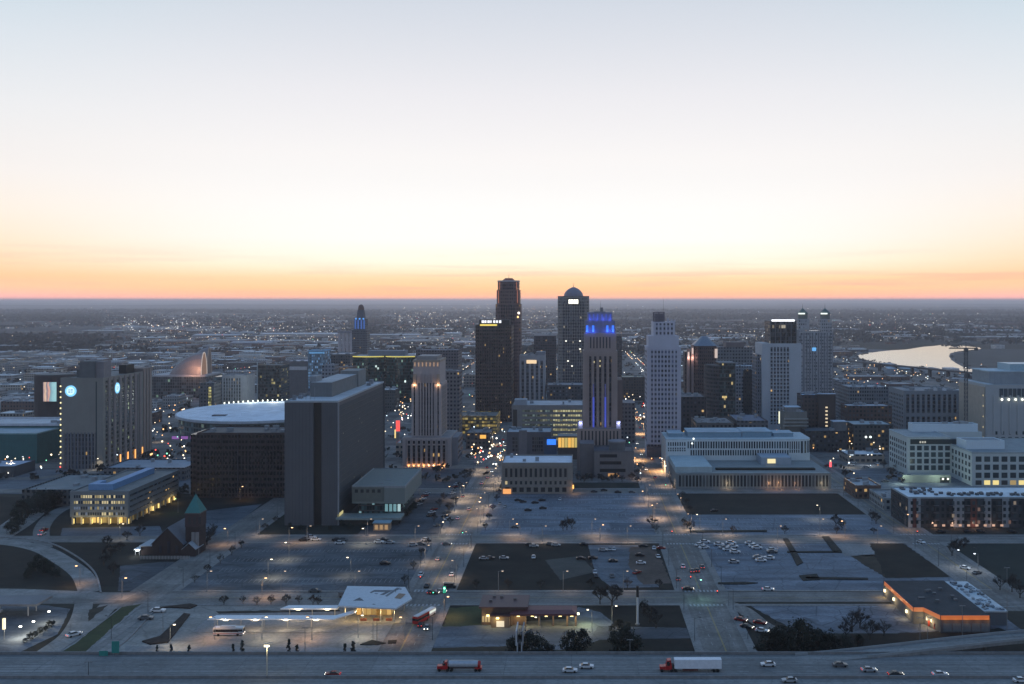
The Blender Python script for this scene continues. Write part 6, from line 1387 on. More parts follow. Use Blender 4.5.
# ---- filling station at bottom left
t = thing('filling_station', 'grey filling station canopy with white lamps beneath at bottom left', 'filling station', (-228, 388, 0)); FOOT.append((-262,-200,372,412))
for x0, x1, y0, y1 in ((-258,-214,396,408),(-255,-224,380,390)):
    MB().box(x0, x1, y0, y1, 4.6, 5.5).build('canopy', roofm((.16,.165,.18)), t)
    for u in (x0+5, (x0+x1)/2, x1-5):
        for v in (y0+3, y1-3): MB().cyl(u, v, 0, 4.59, .25).build('column', plain((.4,.4,.42)), t)
    for u in (x0+8, x0+20): MB().box(u-.5, u+.5, (y0+y1)/2-.8, (y0+y1)/2+.8, .2, 1.9).build('fuel_pump', plain((.4,.4,.4), .5), t)
for px, py, p_ in ((49,612,1500),(33.5,622,1500),(20.5,627,1800)):
    x, y = at(px, py, 4.0); MB().box(x-.4, x+.4, y-.3, y+.3, 4.0, 4.4).build('canopy_lamp', glow((1,.97,.85), 5), t); lamp(t, (x, y-1.2, 3.6), p_, (1,.93,.75), .3)
MB().box(-247, -234, 400, 406, 0, 4.2).build('shop', facade((.2,.18,.15), (.3,.3,.25), 4, 2, .8, .7, .7, (1,.85,.5), .7), t)
s_ = thing('lit_post', 'short post with a tall yellow light by the filling station', 'light post', (*at(4,640),0)); x, y = at(4,640); MB().cyl(x, y, 0, 4, .2).build('post', plain((.2,.2,.2)), s_); MB().box(x-.4, x+.4, y-.4, y+.4, 4, 8).build('light_tube', glow((1,.85,.5), 1.6), s_)

# ================================================================== street furniture
POLE = plain((.22,.23,.24), .5, .3); DPOLE = plain((.05,.055,.06), .5, .3)
def street_lamp(x, y, h, lab, power, col, hs=4.0, arm=1.8, dirx=1, z0=0, group='street lamps', pole=None, on=True):
    t = thing('street_lamp', lab, 'street lamp', (x, y, z0), group)
    MB().cyl(x, y, z0, z0+h, .14, .09).build('pole', pole or POLE, t)
    m = MB(); m.tube((x, y, z0+h-.2), (x+dirx*arm, y, z0+h+.25), .07); m.build('arm', pole or POLE, t)
    hd = MB(); hd.box(x+dirx*arm-.45, x+dirx*arm+.45, y-.22, y+.22, z0+h+.12, z0+h+.4); hd = hd.build('head', pole or POLE, t)
    MB().box(x+dirx*arm-.38, x+dirx*arm+.38, y-.3, y+.3, z0+h-.12, z0+h+.115).build('lens', glow(col, hs if on else .05), hd)
    if power: lamp(t, (x+dirx*arm, y, z0+h-.35), power, col, .2, spot=138)
    return t
SOD, LED, MH = (1,.56,.26), (.86,.93,1), (1,.84,.58)
LAMPS = [ # px, py of the foot, power, colour, words
 (289,560,2600,MH,'lamp on pole in the big lot left of the middle avenue, nearest the slab tower'),
 (268,578,3000,MH,'lamp on pole in the big left lot lighting worn bare tarmac'),
 (351,576,1600,MH,'lone lamp on pole in the middle of the big left lot'),
 (289,544,2600,SOD,'sodium lamp at the kerb before the slab tower, left one'),
 (366,545,3000,MH,'bright lamp at the kerb right of the small tan kiosk'),
 (640,505,3800,SOD,'orange lamp beside the right avenue by the pale lot'),
 (655,520,3400,SOD,'orange lamp nearest the crossing on the right avenue'),
 (478,512,2600,SOD,'orange lamp on the left avenue left of the pale lot'),
 (452,500,2400,SOD,'orange lamp on the left avenue opposite the pale lot'),
 (440,538,1700,MH,'lamp at the corner of the left avenue and cross street'),
 (520,540,1800,SOD,'sodium lamp on the cross street above the dark grass field, left one'),
 (600,541,1800,SOD,'sodium lamp on the cross street above the dark grass field, right one'),
 (845,537,2400,SOD,'sodium lamp on the cross street by the brown grass patch'),
 (262,598,2600,SOD,'orange lamp on the near cross street above the bus station'),
 (80,585,2200,SOD,'orange lamp at the end of the curved slip road'),
 (122,598,2000,SOD,'orange lamp where slip roads meet the near cross street'),
 (228,545,2400,SOD,'orange lamp over the road right of the church'),
 (444,618,2400,SOD,'orange lamp left of the green bank lawn'),
 (405,640,2200,SOD,'orange lamp low on the left avenue by the highway'),
 (612,628,1700,MH,'lamp at the right end of the bank car park'),
 (540,640,900,MH,'lamp in front of the drive-through bank'),
 (955,568,1300,LED,'white lamp on the right-hand street above the parked car'),
 (978,572,1400,LED,'white lamp further right on the right-hand street'),
 (905,530,1400,SOD,'lamp at the corner before the dark apartment block'),
 (820,520,1200,MH,'lamp on the right-hand street beside the pale lots'),
 (848,468,2600,MH,'lamp in the yard before the L-shaped office'),
 (870,466,2600,LED,'white lamp in the yard beside parked cars by the L-shaped office'),
 (800,462,2200,MH,'lamp on the street right of the teal building'),
 (420,500,1500,SOD,'lamp on the narrow street beside the boxy hall'),
 (440,480,1500,SOD,'lamp further up the narrow street beside the boxy hall'),
 (222,492,2600,SOD,'orange lamp in front of the brown-black office'),
 (240,500,2000,SOD,'orange lamp right under the brown-black office'),
 (100,470,1700,MH,'yellow lamp between the hotel and the lit office'),
 (52,494,1600,MH,'yellow lamp among the dark trees at left'),
 (178,513,700,(.6,1,.4),'greenish lamp behind the church spire'),
 (697,600,900,(.4,1,.75),'greenish lamp by the zebra crossing'),
 (25,468,1200,LED,'white lamp left of the hotel, lower one'),
 (38,462,1200,LED,'white lamp left of the hotel, upper one'),
 (700,530,1200,MH,'lamp above the row of white parked cars'),
 (170,648,2200,MH,'lamp at the forecourt verge left of the conifers'),
 (215,640,2400,SOD,'lamp near the parked white bus on the forecourt'),
 (262,640,2600,MH,'lamp on the forecourt below the long pale canopy, left one'),
 (312,640,2600,SOD,'lamp on the forecourt below the long pale canopy, middle one'),
 (358,638,2600,MH,'lamp on the forecourt below the long pale canopy, right one'),
 (592,632,1800,MH,'lamp at the bend of the bank car park exit'),
 (120,540,1200,MH,'lamp in front of the lit office forecourt'),
]
for i, (px, py, pw, c_, lab) in enumerate(LAMPS):
    x, y = at(px, py); street_lamp(x, y, 8.5, lab, pw*1.25, c_, 5.0 if pw > 1500 else 3.5, 1.6, 1 if i % 2 else -1)
# tall highway and sign poles
x, y = at(267, 692, HZD); t = thing('highway_lamp', 'tall pale highway lamp pole with a yellow lit head', 'street lamp', (gx(267,322.6), 322.6, HZD)); x = gx(267,322.6); y = 322.6
z_t = zt(645, y); MB().cyl(x, y, HZD, z_t, .22, .13).build('pole', plain((.45,.42,.34), .5), t); MB().box(x-.9, x+.9, y-.3, y+.3, z_t, z_t+.35).build('head', plain((.3,.3,.3)), t)
MB().box(x-.8, x+.8, y-.42, y-.05, z_t-.45, z_t-.01).build('lens', glow((1,.88,.5), 5), t); lamp(t, (x, y-1, z_t-1), 500, (1,.85,.5), .3)
for px, pt, yy, lab in ((88.5,662,322.6,'thin unlit highway pole at the left'),(1007,568,372,'thin tall pole behind the store at the right edge'),(962.5,606,360,'thin unlit pole left of the orange store front windows'),(920,618,360,'thin unlit pole before the orange store, left one'),(927.5,618,358,'thin unlit pole before the orange store, right one'),(630,640,346,'thin unlit pole among bushes by the highway'),(241,632,350,'thin unlit pole behind the bus station lawn'),(305,628,352,'thin unlit pole right of the bus station lawn'),(163,612,380,'thin unlit pole at the planted strip corner'),(373,616,372,'thin unlit pole beside the white hub roof'),(949,560,430,'lamp pole standing at the lawn corner')):
    x = gx(px, yy); zz = zt(pt, yy); t = thing('light_pole', lab, 'light pole', (x, yy, 0), 'unlit poles'); z0 = HZD if 300 < yy < 343 else 0
    MB().cyl(x, yy, z0, zz, .13, .08).build('pole', POLE if px != 88.5 else DPOLE, t); MB().box(x-1.0, x+1.0, yy-.1, yy+.1, zz, zz+.2).build('crossarm', POLE, t)
    for s_ in (-1,1): MB().box(x+s_*.95-.3, x+s_*.95+.3, yy-.25, yy+.25, zz-.05, zz-.001).build('lamp_head', DPOLE, t)
n_ = 0
for x_, s_ in ((MAIN-10,1),(MAIN+10,-1),(GRAND-10,1),(GRAND+10,-1),(BWAY+11,-1),(OAK-9.5,1),(OAK+9.5,-1)):
    for yy in range(370, 760, 34):
        if min(abs(yy-Y20), abs(yy-Y19), abs(yy-Y18)) < 12 or (x_ > 150 and yy < 410): continue
        t = thing('light_pole', 'slender unlit grey pole standing at the kerb of an avenue', 'light pole', (x_, yy+rnd.uniform(-3,3), 0), 'kerbside poles of the avenues'); yq = t.location.y; n_ += 1
        MB().cyl(x_, yq, .13, 8.6, .11, .07).build('pole', DPOLE, t); m = MB(); m.tube((x_, yq, 8.4), (x_+s_*2.0, yq, 8.8), .06); m.box(x_+s_*2-.35, x_+s_*2+.35, yq-.15, yq+.15, 8.7, 8.9); m.build('arm', DPOLE, t)
# white mast with black top
x, y = gx(637.5,388), 388; t = thing('mast', 'white mast with a black upper section on the grass by the avenue', 'mast', (x, y, 0)); zz = zt(586,y); zm_ = zt(597,y)
MB().cyl(x, y, 0, zm_, .45, .38, 10).build('lower_mast', plain((.55,.56,.58), .5), t); MB().cyl(x, y, zm_, zz, .55, .5, 10).build('upper_mast', plain((.02,.02,.025), .6), t); MB().cyl(x, y, 0, .5, .9).build('footing', CONC, t)
# billboard seen edge on
x, y = gx(519.5,346.2), 346.2; t = thing('billboard', 'tall white billboard seen edge-on beside the bushes at the highway', 'billboard', (x, y, 0)); zz = zt(631,y)
for dx in (-.75,.75): MB().box(x+dx-.22, x+dx+.22, y-.2, y+.2, 0, zz-4).build('post', plain((.42,.44,.47), .5), t)
MB().box(x-1.3, x-.9, y-1, y+9, zz-4.8, zz+.3).build('panel', plain((.5,.5,.52), .6), t); MB().box(x+.9, x+1.3, y-1, y+9, zz-4.8, zz+.3).build('panel', plain((.22,.22,.24), .6), t); MB().box(x-.89, x+.89, y+1, y+8, zz-5.2, zz-4.6).build('catwalk', DPOLE, t)
# highway signs seen from behind, teal
SG = plain((.02,.22,.19), .5, name='green_sign')
for px, py, w, h, lab in ((103.5,655.5,3.0,3.2,'teal green highway sign leaning, lower left one'),(115.5,647,2.6,4.0,'teal green highway sign on slope, upper right one')):
    yy = 341.4; x = gx(px, yy); zc_ = zt(py, yy); t = thing('road_sign', lab, 'road sign', (x, yy, 0)); m = MB()
    m.prism([(x-w/2, yy-.1),(x+w/2, yy-.1),(x+w/2, yy),(x-w/2, yy)], zc_-h/2, zc_+h/2); m.build('sign_panel', SG, t)
    for dx in (-w*.3, w*.3): MB().box(x+dx-.1, x+dx+.1, yy+.01, yy+.2, HZD, zc_+h*.4).build('post', POLE, t)
# traffic signals
def signal(x, y, lab, col, dirx=1, mast=5.0, big=1.0):
    t = thing('traffic_light', lab, 'traffic light', (x, y, 0), 'traffic lights')
    MB().cyl(x, y, 0, 6.2, .14, .1).build('pole', POLE, t); MB().tube((x, y, 5.8), (x+dirx*mast, y, 6.2), .08).build('mast_arm', POLE, t)
    hx_ = x+dirx*(mast-.3); h_ = MB().box(hx_-.22, hx_+.22, y-.2, y+.15, 5.3, 6.5).build('signal_head', plain((.02,.02,.02), .5), t)
    MB().ball(hx_, y-.26, {'g':5.55,'r':6.25}[col], .17*big).build('signal_lamp', glow((.1,1,.55) if col == 'g' else (1,.08,.05), 6 if big < 2 else 3), h_)
    return t
for x, y, lab, c_, d_ in ((MAIN+9,Y20-11,'green traffic light at the right corner of the left avenue and near cross street','g',-1),(MAIN-9,Y20+10,'red traffic light on the far left corner of the near crossing','r',1),(GRAND-9,Y20+10,'red traffic light on the far left corner of the zebra crossing','r',1),
    (GRAND+9,Y20-11,'red traffic light on the near right corner of the zebra crossing','r',-1),(MAIN+9,Y19-9,'green traffic light at the second crossing of the left avenue','g',-1),(GRAND-9,Y19-9,'red traffic light at the second crossing of the right avenue','r',1),(GRAND+9,Y18-8,'green traffic light at the crossing before the teal building','g',-1),(OAK-9,Y19-9,'red traffic light at the right-hand street before the apartments','r',1)):
    signal(x, y, lab, c_, d_, big=1.0)
# the bright green signal head that faces the camera, and red beacon sign up the right-hand street
x, y = MAIN+8.6, Y20-8.6; t = thing('traffic_light', 'large glowing green signal beside the bank lawn corner', 'traffic light', (x, y, 0)); MB().cyl(x, y, 0, 4.4, .16).build('pole', POLE, t); h_ = MB().box(x-.7, x+.7, y-.2, y+.2, 4.4, 7.6).build('signal_head', plain((.01,.05,.035), .5), t); MB().box(x-.5, x+.5, y-.28, y-.21, 4.7, 7.3).build('signal_lamp', glow((.05,.75,.42), 1.1), h_); MB().ball(x, y-.35, 6.6, .38).build('signal_lamp', glow((.5,1,.8), 3), h_)
x, y = gx(830.5,742), 742; t = thing('lit_sign', 'glowing red upright sign on the street right of the teal building', 'sign', (x, y, 0)); MB().cyl(x, y, 0, 2, .2).build('post', POLE, t); MB().box(x-.8, x+.8, y-.2, y+.2, 2, 6).build('sign_panel', glow((1,.12,.14), 1.4), t); MB().box(x-.5, x+.5, y-.22, y+.22, 6.01, 7.2).build('sign_cap', glow((1,.8,.5), 1.2), t)
x, y = gx(397.8,880), 880; t = thing('lit_sign', 'bright red and yellow lit sign left of the art deco stone tower', 'sign', (x, y, 0)); MB().box(x-1.4, x+1.4, y, y+1, 0, 9).build('post', POLE, t); MB().box(x-1.6, x+1.9, y-.6, y-.01, 10.5, 20).build('sign_panel', glow((1,.10,.08), 1.1), t); MB().box(x-2.8, x-1.7, y-.6, y-.01, 4.5, 12).build('sign_panel', glow((1,.72,.25), 1.1), t)
# ================================================================== vehicles
def carpaint(c): return plain(c, .25, .1, name='car_paint')
PAINTS = {'white':(.62,.64,.66),'silver':(.34,.36,.38),'black':(.015,.016,.02),'grey':(.11,.12,.13),'red':(.22,.012,.012),'blue':(.02,.04,.11)}
GLASS = plain((.012,.014,.018), .12, name='car_glass'); TYRE = plain((.012,.012,.012), .9, name='tyre')
HEAD = glow((1,.95,.82), 6); TAIL = glow((1,.05,.03), 1.3); TAILO = plain((.15,.01,.01), .4); HEADO = plain((.5,.5,.5), .3)
def car_meshes():
    prof = [(-2.25,.35),(2.2,.35),(2.28,.62),(2.15,.82),(1.0,.98),(-1.55,1.0),(-2.2,.92),(-2.3,.6)]
    cab = [(1.05,.97),(.35,1.42),(-1.0,1.46),(-1.75,.99)]
    def extr(pts, hy, hy2=None):
        m = MB(); n = len(pts); zs = [p[1] for p in pts]; zmin, zmax = min(zs), max(zs)
        f = lambda zz: hy if hy2 is None else hy+(hy2-hy)*(zz-zmin)/(zmax-zmin)
        for i in range(n):
            a, b_ = pts[i], pts[(i+1)%n]; m.face([(a[0],-f(a[1]),a[1]),(a[0],f(a[1]),a[1]),(b_[0],f(b_[1]),b_[1]),(b_[0],-f(b_[1]),b_[1])][::-1])
        m.face([(a[0],-f(a[1]),a[1]) for a in pts]); m.face([(a[0],f(a[1]),a[1]) for a in pts[::-1]]); return m
    body = extr(prof, .90); c2 = extr([(.42,1.40),(.30,1.47),(-.98,1.51),(-1.08,1.45)], .62)
    n = len(body.v); body.v += c2.v; body.f += [tuple(n+i for i in q_) for q_ in c2.f]; body.m += c2.m
    return body, extr(cab, .84, .66)
BODY, CABIN = car_meshes(); WHEEL = MB().tube((0,-.11,0), (0,.11,0), .33, k=10); HL = MB().box(-.06,.06,-.18,.18,-.09,.09)
CARM = {}
def mesh_of(key, mb, mats):
    if key not in CARM:
        o = mb.build(key[0], mats, None); CARM[key] = o.data; bpy.data.objects.remove(o)
    return CARM[key]
def child(name, me, parent, loc):
    o = bpy.data.objects.new(name, me); COL.objects.link(o); o.parent = parent; o.location = loc; return o
def car(x, y, ang, colour, label, group=None, z0=0.0, lights=False, s=1.0, detail=True):
    t = thing('car', label, 'car', (x, y, z0+.02), group); t.rotation_euler = (0,0,ang); t.scale = (s, s, s)
    child('body', mesh_of(('body', colour), BODY, carpaint(PAINTS[colour])), t, (0,0,0)); child('windows', mesh_of(('windows',), CABIN, GLASS), t, (0,0,0))
    for wx in (-1.4,1.4):
        for wy in (-.82,.82): child('wheel', mesh_of(('wheel',), WHEEL, TYRE), t, (wx,wy,.33))
    if detail:
        for wy in (-.6,.6):
            child('headlight', mesh_of(('headlight', lights), HL, HEAD if lights else HEADO), t, (2.23,wy,.68)); child('taillight', mesh_of(('taillight', lights), HL, TAIL if lights else TAILO), t, (-2.26,wy,.76))
    return t
# on the highway: nearest first, each with its own words
for px, py, h_, c_, lab, li in ((332,677,math.pi,'red','red car alone on the highway at left',True),(570,672,0,'white','white car on the highway right of centre, lower one of a pair',False),(586.5,668,0,'white','white car on the highway right of centre, upper one of a pair',False),
    (768,666,math.pi,'white','white car on the highway right of the white trailer',False),(840,666.5,0,'grey','dark grey car on the highway below the ramp start',False),(869,671.5,0,'silver','silver car on the highway right of the dark grey one',True),(897,677.5,0,'black','black car on the highway at right with pale roof glare',True),
    (944,680,0,'white','white car low on the highway at the right',True),(1021,682,0,'white','white car at the right bottom corner of the picture',False),(790,683,math.pi,'silver','silver car half cut off at the bottom edge',False)):
    x, y = at(px, py, HZD); car(x, max(y, 323.2) if py < 681 else 318, h_, c_, lab, z0=HZD+.012, lights=li, s=1.08)
# lots: (group words, list of px, py, colour, heading)
NUM = ['first','second','third','fourth','fifth','sixth','seventh','eighth','ninth','tenth','eleventh','twelfth','thirteenth','fourteenth','fifteenth','sixteenth','seventeenth','eighteenth','nineteenth','twentieth']
def lot(where, group, cars, lights=False, s=1.0, detail=False):
    cnt = {}; tot = {}
    for c in cars: tot[c[2]] = tot.get(c[2], 0)+1
    for px, py, c_, h_ in sorted(cars, key=lambda c: c[0]):
        cnt[c_] = cnt.get(c_, 0)+1
        lab = ('only ' if tot[c_] == 1 else NUM[cnt[c_]-1]+' ')+c_+' car '+('' if tot[c_] == 1 else 'from the left ')+where
        x, y = at(px, py); car(x, y, h_+rnd.uniform(-.06,.06), c_, lab, group, lights=lights, s=s, detail=detail)
E, Nn = 0.0, math.pi/2
lot('in the lot with white vans right of the avenue', 'cars in the lot right of the avenue', [(700,546,'white',.4),(704,548.5,'white',.4),(705,543,'white',E),(719,545.5,'white',E),(724,548.5,'silver',.3),(728,550.5,'white',.3),(731,544,'white',E),(733,547.5,'white',E),(735,553,'white',E),(750,544.5,'white',E),(754,547,'white',.2),(757,549,'white',E),(734,563,'silver',E),(758,558.5,'silver',E),(761,561.5,'white',E),(772,551,'white',.3),(772,553,'grey',E),(769,597-38,'white',2.8)], s=1.2)
lot('in the worn lot between the avenues', 'cars in the worn lot between the avenues', [(534,547,'silver',E),(530,545.5,'black',E),(556,546,'silver',E),(550,545,'grey',E),(584,545.5,'black',E),(533.5,558,'white',Nn),(581,559.5,'black',E),(593,559,'black',E),(603,551,'silver',E),(610,550,'silver',Nn),(614,550,'white',Nn),(613,562,'black',E),(643,547,'black',E),(654,549,'white',Nn),(661,549,'red',E),(640,556,'black',E),(641,564,'white',E),(658,557.5,'white',Nn),(637,573.5,'red',.8),(595,573,'white',Nn),(596,577,'black',Nn),(612,577,'grey',Nn),(484,559.5,'silver',E),(490,559,'black',E),(504,559,'silver',E)], s=1.05)
lot('in the pale blue lot', 'cars in the pale blue lot', [(518,501,'black',.2),(523,502.5,'black',.2),(535,503.5,'black',.3),(542,501,'black',.3),(528,511,'black',E),(543,509,'black',E),(515,528,'grey',E),(500,504,'silver',Nn),(505,507,'silver',Nn),(518,491.5,'grey',E),(594,492.5,'black',E),(604,491,'black',E),(618,493,'black',E),(632,493,'grey',E),(714,511.5,'black',.4),(560,500,'white',Nn)], s=1.0)
lot('at the kerb or lot before the slab tower', 'cars along the cross street before the slab tower', [(304,541,'black',E),(307,539.5,'silver',E),(311,538,'white',E),(316,540.5,'white',E),(337,541,'black',E),(340,544,'white',E),(379,543,'white',E),(390,543.5,'silver',E),(413,546,'silver',.3),(421,545,'grey',E),(426,541,'white',E),(308,536,'grey',Nn),(343,541,'grey',E),(384,541,'black',E)], s=1.15)
lot('in the big left lot', 'cars in the big left lot', [(385,564.5,'black',.2),(315,592,'grey',E),(421,575.5,'white',Nn),(427,587,'black',Nn)], s=1.15)
lot('on the left avenue', 'cars on the left avenue', [(438,560,'silver',Nn),(452,575.5,'white',Nn),(430,593,'grey',Nn),(433.5,594,'black',E),(441,592.5,'silver',E),(458,519,'white',Nn),(469,510,'silver',Nn),(491,507,'white',Nn),(447,545,'grey',E),(427,629,'grey',-Nn),(463,497,'grey',Nn),(421,626,'black',Nn)], lights=True, s=1.05, detail=True)
lot('on the right avenue or its slip road', 'cars on the right avenue', [(683,567.5,'white',Nn),(697,571.5,'black',Nn),(692,572,'grey',Nn),(741,621,'red',-.5),(747,628,'black',-.6),(762,632,'white',-.4),(760,624,'red',-.4),(688,590,'black',E),(702,568,'grey',Nn),(768,590.5,'white',E),(678,580,'grey',Nn)], lights=True, s=1.1, detail=True)
lot('on the right-hand street by the dark lawn', 'cars on the right-hand street', [(921,543,'white',-1.2),(965,569,'white',-.7),(977,574,'grey',.6),(941,533,'black',E),(968,532.5,'black',E),(980,532.5,'black',E),(1012,533,'black',E)], s=1.1)
lot('in the dock yard by the L-shaped office', 'cars in the dock yard', [(851,465.5,'white',E),(853,463,'white',E),(877,464,'white',Nn),(828,466.5,'red',E),(890,470,'grey',E),(900,474,'silver',.4),(893,477,'black',.4),(908,479,'silver',.4),(885,482,'grey',.4),(866,468,'silver',E)], s=1.2)
lot('in the two rows beside the boxy hall', 'cars in rows beside the boxy hall', [(419,505,'silver',.9),(421,502,'black',.9),(423,499.5,'white',.9),(425,496.5,'red',.9),(427,494,'white',.9),(430,516.5,'black',.9),(432,513,'white',.9),(434,510,'red',.9),(452,494,'white',.9),(454,490.5,'silver',.9),(455,487.5,'red',.9),(457,485,'white',.9),(445,517,'black',.9),(447,513,'grey',.9),(448,520,'white',.9),(437,526,'grey',.9)], s=1.05)
lot('by the planted strip left of the bus station', 'cars left of the bus station', [(158,612,'white',.1),(146,619.5,'grey',.1)], s=1.25)
lot('among the slip roads at left', 'cars among the slip roads', [(42,535,'white',Nn),(44,531,'red',Nn),(74,636,'white',.9)], lights=True, s=1.2, detail=True)
# traffic further up the avenues: tail and head lamps show most
lot('in the evening traffic up the left avenue', 'traffic up the left avenue', [(482,484,'white',Nn),(488,478,'silver',Nn),(492,472,'white',-Nn),(487,468,'black',Nn),(495,464,'white',-Nn),(499,458,'silver',-Nn),(494,456,'grey',Nn),(502,452,'white',-Nn),(498,447,'red',Nn),(505,446,'silver',-Nn),(508,441,'white',-Nn),(503,440,'black',Nn),(478,463,'white',E),(472,459,'silver',E)], lights=True, s=1.1, detail=True)
lot('in the evening traffic up the right avenue', 'traffic up the right avenue', [(655,478,'grey',Nn),(646,470,'white',-Nn),(652,460,'black',Nn),(641,455,'white',-Nn),(647,448,'silver',Nn),(637,444,'white',-Nn),(643,438,'grey',Nn),(634,432,'white',-Nn),(640,428,'black',Nn),(632,422,'silver',-Nn),(637,418,'red',Nn),(629,412,'white',-Nn),(633,408,'black',Nn)], lights=True, s=1.1, detail=True)
# ---- lorries, bus, fire engine
def wheels(t, xs, w, r=.5, z0=0):
    for u in xs:
        for v in (-w, w): child('wheel', mesh_of(('lorry_wheel', r), MB().tube((0,-.16,0), (0,.16,0), r, k=12), TYRE), t, (u, v, r))
def vehicle(name, label, cat, px, py, ang, z0=0.0, yy=None):
    x, y = at(px, py, z0); y = yy or y
    if yy: x = gx(px, yy)
    t = thing(name, label, cat, (0,0,0)); t.location = (x, y, z0+.015); t.rotation_euler = (0,0,ang); return t
RED = carpaint((.42,.02,.02)); WHT = plain((.66,.68,.72), .45, name='white_panel')
def cab(t, x, mat, top=3.1, ln=2.6):
    m = MB(); m.prism([(x,-1.2),(x+ln,-1.2),(x+ln,1.2),(x,1.2)], .7, 1.9); pr = [(x+.1,1.9),(x+ln-.5,1.9),(x+ln-.9,top-.2),(x+.3,top)]
    n = len(m.v); m.v += [(u,-1.15,zq) for u,zq in pr]+[(u,1.15,zq) for u,zq in pr]
    for q_ in ((0,1,2,3),(7,6,5,4),(1,5,6,2),(2,6,7,3),(3,7,4,0)): m.f.append(tuple(n+i for i in q_)); m.m.append(0)
    m.build('cab', mat, t); MB().box(x+ln+.001, x+ln+1.5, -1.05, 1.05, .7, 1.75).build('bonnet', mat, t)
    w_ = MB(); w_.face([(x+ln-.53,-1.0,2.02),(x+ln-.53,1.0,2.02),(x+ln-.86,.95,top-.4),(x+ln-.86,-.95,top-.4)]); w_.box(x+.7, x+1.7, -1.19, -1.155, 2.05, top-.5); w_.box(x+.7, x+1.7, 1.155, 1.19, 2.05, top-.5); w_.build('windows', GLASS, t)
    for v in (-.8,.8): MB().box(x+ln+1.5, x+ln+1.6, v-.15, v+.15, 1.0, 1.3).build('headlight', HEADO, t)
t = vehicle('semi_truck', 'red-cabbed articulated lorry with long white box trailer on the highway', 'lorry', 690, 670, math.pi, HZD, 327.6)
MB().box(-10.2, 5.2, -1.3, 1.3, 1.15, 4.05).build('trailer', WHT, t); MB().box(-10, 5, -.6, .6, .85, 1.149).build('chassis', plain((.03,.03,.03), .7), t); cab(t, 6.0, RED, 3.9, 2.5); MB().box(5.3, 5.99, -1.0, 1.0, .8, 2.2).build('coupling', plain((.03,.03,.03), .7), t)
wheels(t, (-9,-7.7,4.8,6.1,9.3), 1.12, .5); MB().box(-2.5, 2.5, -1.15, 1.15, .5, .84).build('side_skirt', plain((.12,.03,.03), .6), t)
MB().box(-10.28, -10.21, -1.2, -.9, 1.0, 1.2).build('taillight', TAILO, t); MB().box(-10.28, -10.21, .9, 1.2, 1.0, 1.2).build('taillight', TAILO, t)
t = vehicle('tanker_truck', 'red tanker lorry with silver tank on the highway left of centre', 'lorry', 459, 671.5, math.pi, HZD, 328.0)
tk = MB().tube((-6.2,0,2.15), (3.2,0,2.15), 1.1, k=14).build('tank', plain((.42,.44,.47), .35, .3), t); MB().box(-6, 3, -.5, .5, .75, 1.1).build('chassis', plain((.05,.02,.02), .7), t); cab(t, 3.6, RED, 3.2, 2.0)
MB().tube((-7.1,0,2.1), (-6.21,0,2.15), .95, 1.1, k=14).build('tank_end', RED, t); MB().box(-7.6, -5.2, -1.2, 1.2, .7, 1.3).build('rear_frame', RED, t); wheels(t, (-6.8,-5.6,2.4,3.6,6.3), 1.08, .5)
MB().box(-5, 2.6, -.3, .3, 3.2, 3.35).build('walkway', plain((.4,.4,.4)), t)
t = vehicle('bus', 'white city bus parked left of the long pale canopy', 'bus', 229, 635, 0.02)
MB().box(-5.6, 5.6, -1.25, 1.25, .45, 3.1).build('body', plain((.6,.6,.6), .4, name='white_paint'), t); MB().box(-5.4, 5.45, -1.29, 1.29, 1.5, 2.5).build('windows', GLASS, t); MB().box(5.601, 5.66, -1.1, 1.1, 1.3, 2.8).build('windscreen', GLASS, t); MB().box(-5.62, 5.62, -1.27, 1.27, .75, 1.0).build('stripe', plain((.35,.05,.03), .5), t)
MB().box(-3, 2.5, -.8, .8, 3.105, 3.5).build('roof_unit', plain((.5,.5,.5)), t); wheels(t, (-3.6,3.6), 1.15, .48)
for v in (-.9,.9): MB().box(5.601, 5.68, v-.15, v+.15, .7, .95).build('headlight', HEAD, t)
t = vehicle('tram', 'red and white city bus turning on the left avenue by the bus station', 'bus', 421, 622, 1.15)
MB().box(-4.2, 4.2, -1.25, 1.25, .45, 3.1).build('body', carpaint((.40,.035,.03)), t); MB().box(-4.21, 4.21, -1.27, 1.27, 1.6, 2.45).build('windows', GLASS, t); MB().box(-3.8, 3.8, -1.0, 1.0, 3.105, 3.4).build('roof_panel', plain((.55,.55,.55), .5), t); wheels(t, (-2.7,2.7), 1.15, .48)
t.name = 'bus'
t = vehicle('bus', 'white shuttle bus with glowing windows beside the red and white bus', 'bus', 429, 616, 1.2)
MB().box(-3.6, 3.6, -1.1, 1.1, .45, 2.7).build('body', plain((.6,.62,.62), .4, name='white_paint'), t); MB().box(-3.3, 3.62, -1.13, 1.13, 1.35, 2.2).build('windows', glow((.9,1,.9), .8), t); wheels(t, (-2.4,2.4), 1.0, .42)
for px, py, a_, lab in ((450,588,0.0,'dark van waiting at the near left crossing'),(345,597,0.0,'grey delivery van by the white hub roof')):
    t = vehicle('van', lab, 'van', px, py, a_); c_ = carpaint((.03,.035,.04) if a_ == 0.0 and px == 450 else (.16,.17,.18))
    MB().box(-2.6, 1.6, -1, 1, .4, 2.3).build('body', c_, t); MB().box(1.601, 2.7, -.97, .97, .4, 1.3).build('bonnet', c_, t); MB().box(.2, 1.66, -1.02, 1.02, 1.35, 2.1).build('windows', GLASS, t); wheels(t, (-1.7,1.9), .9, .36)
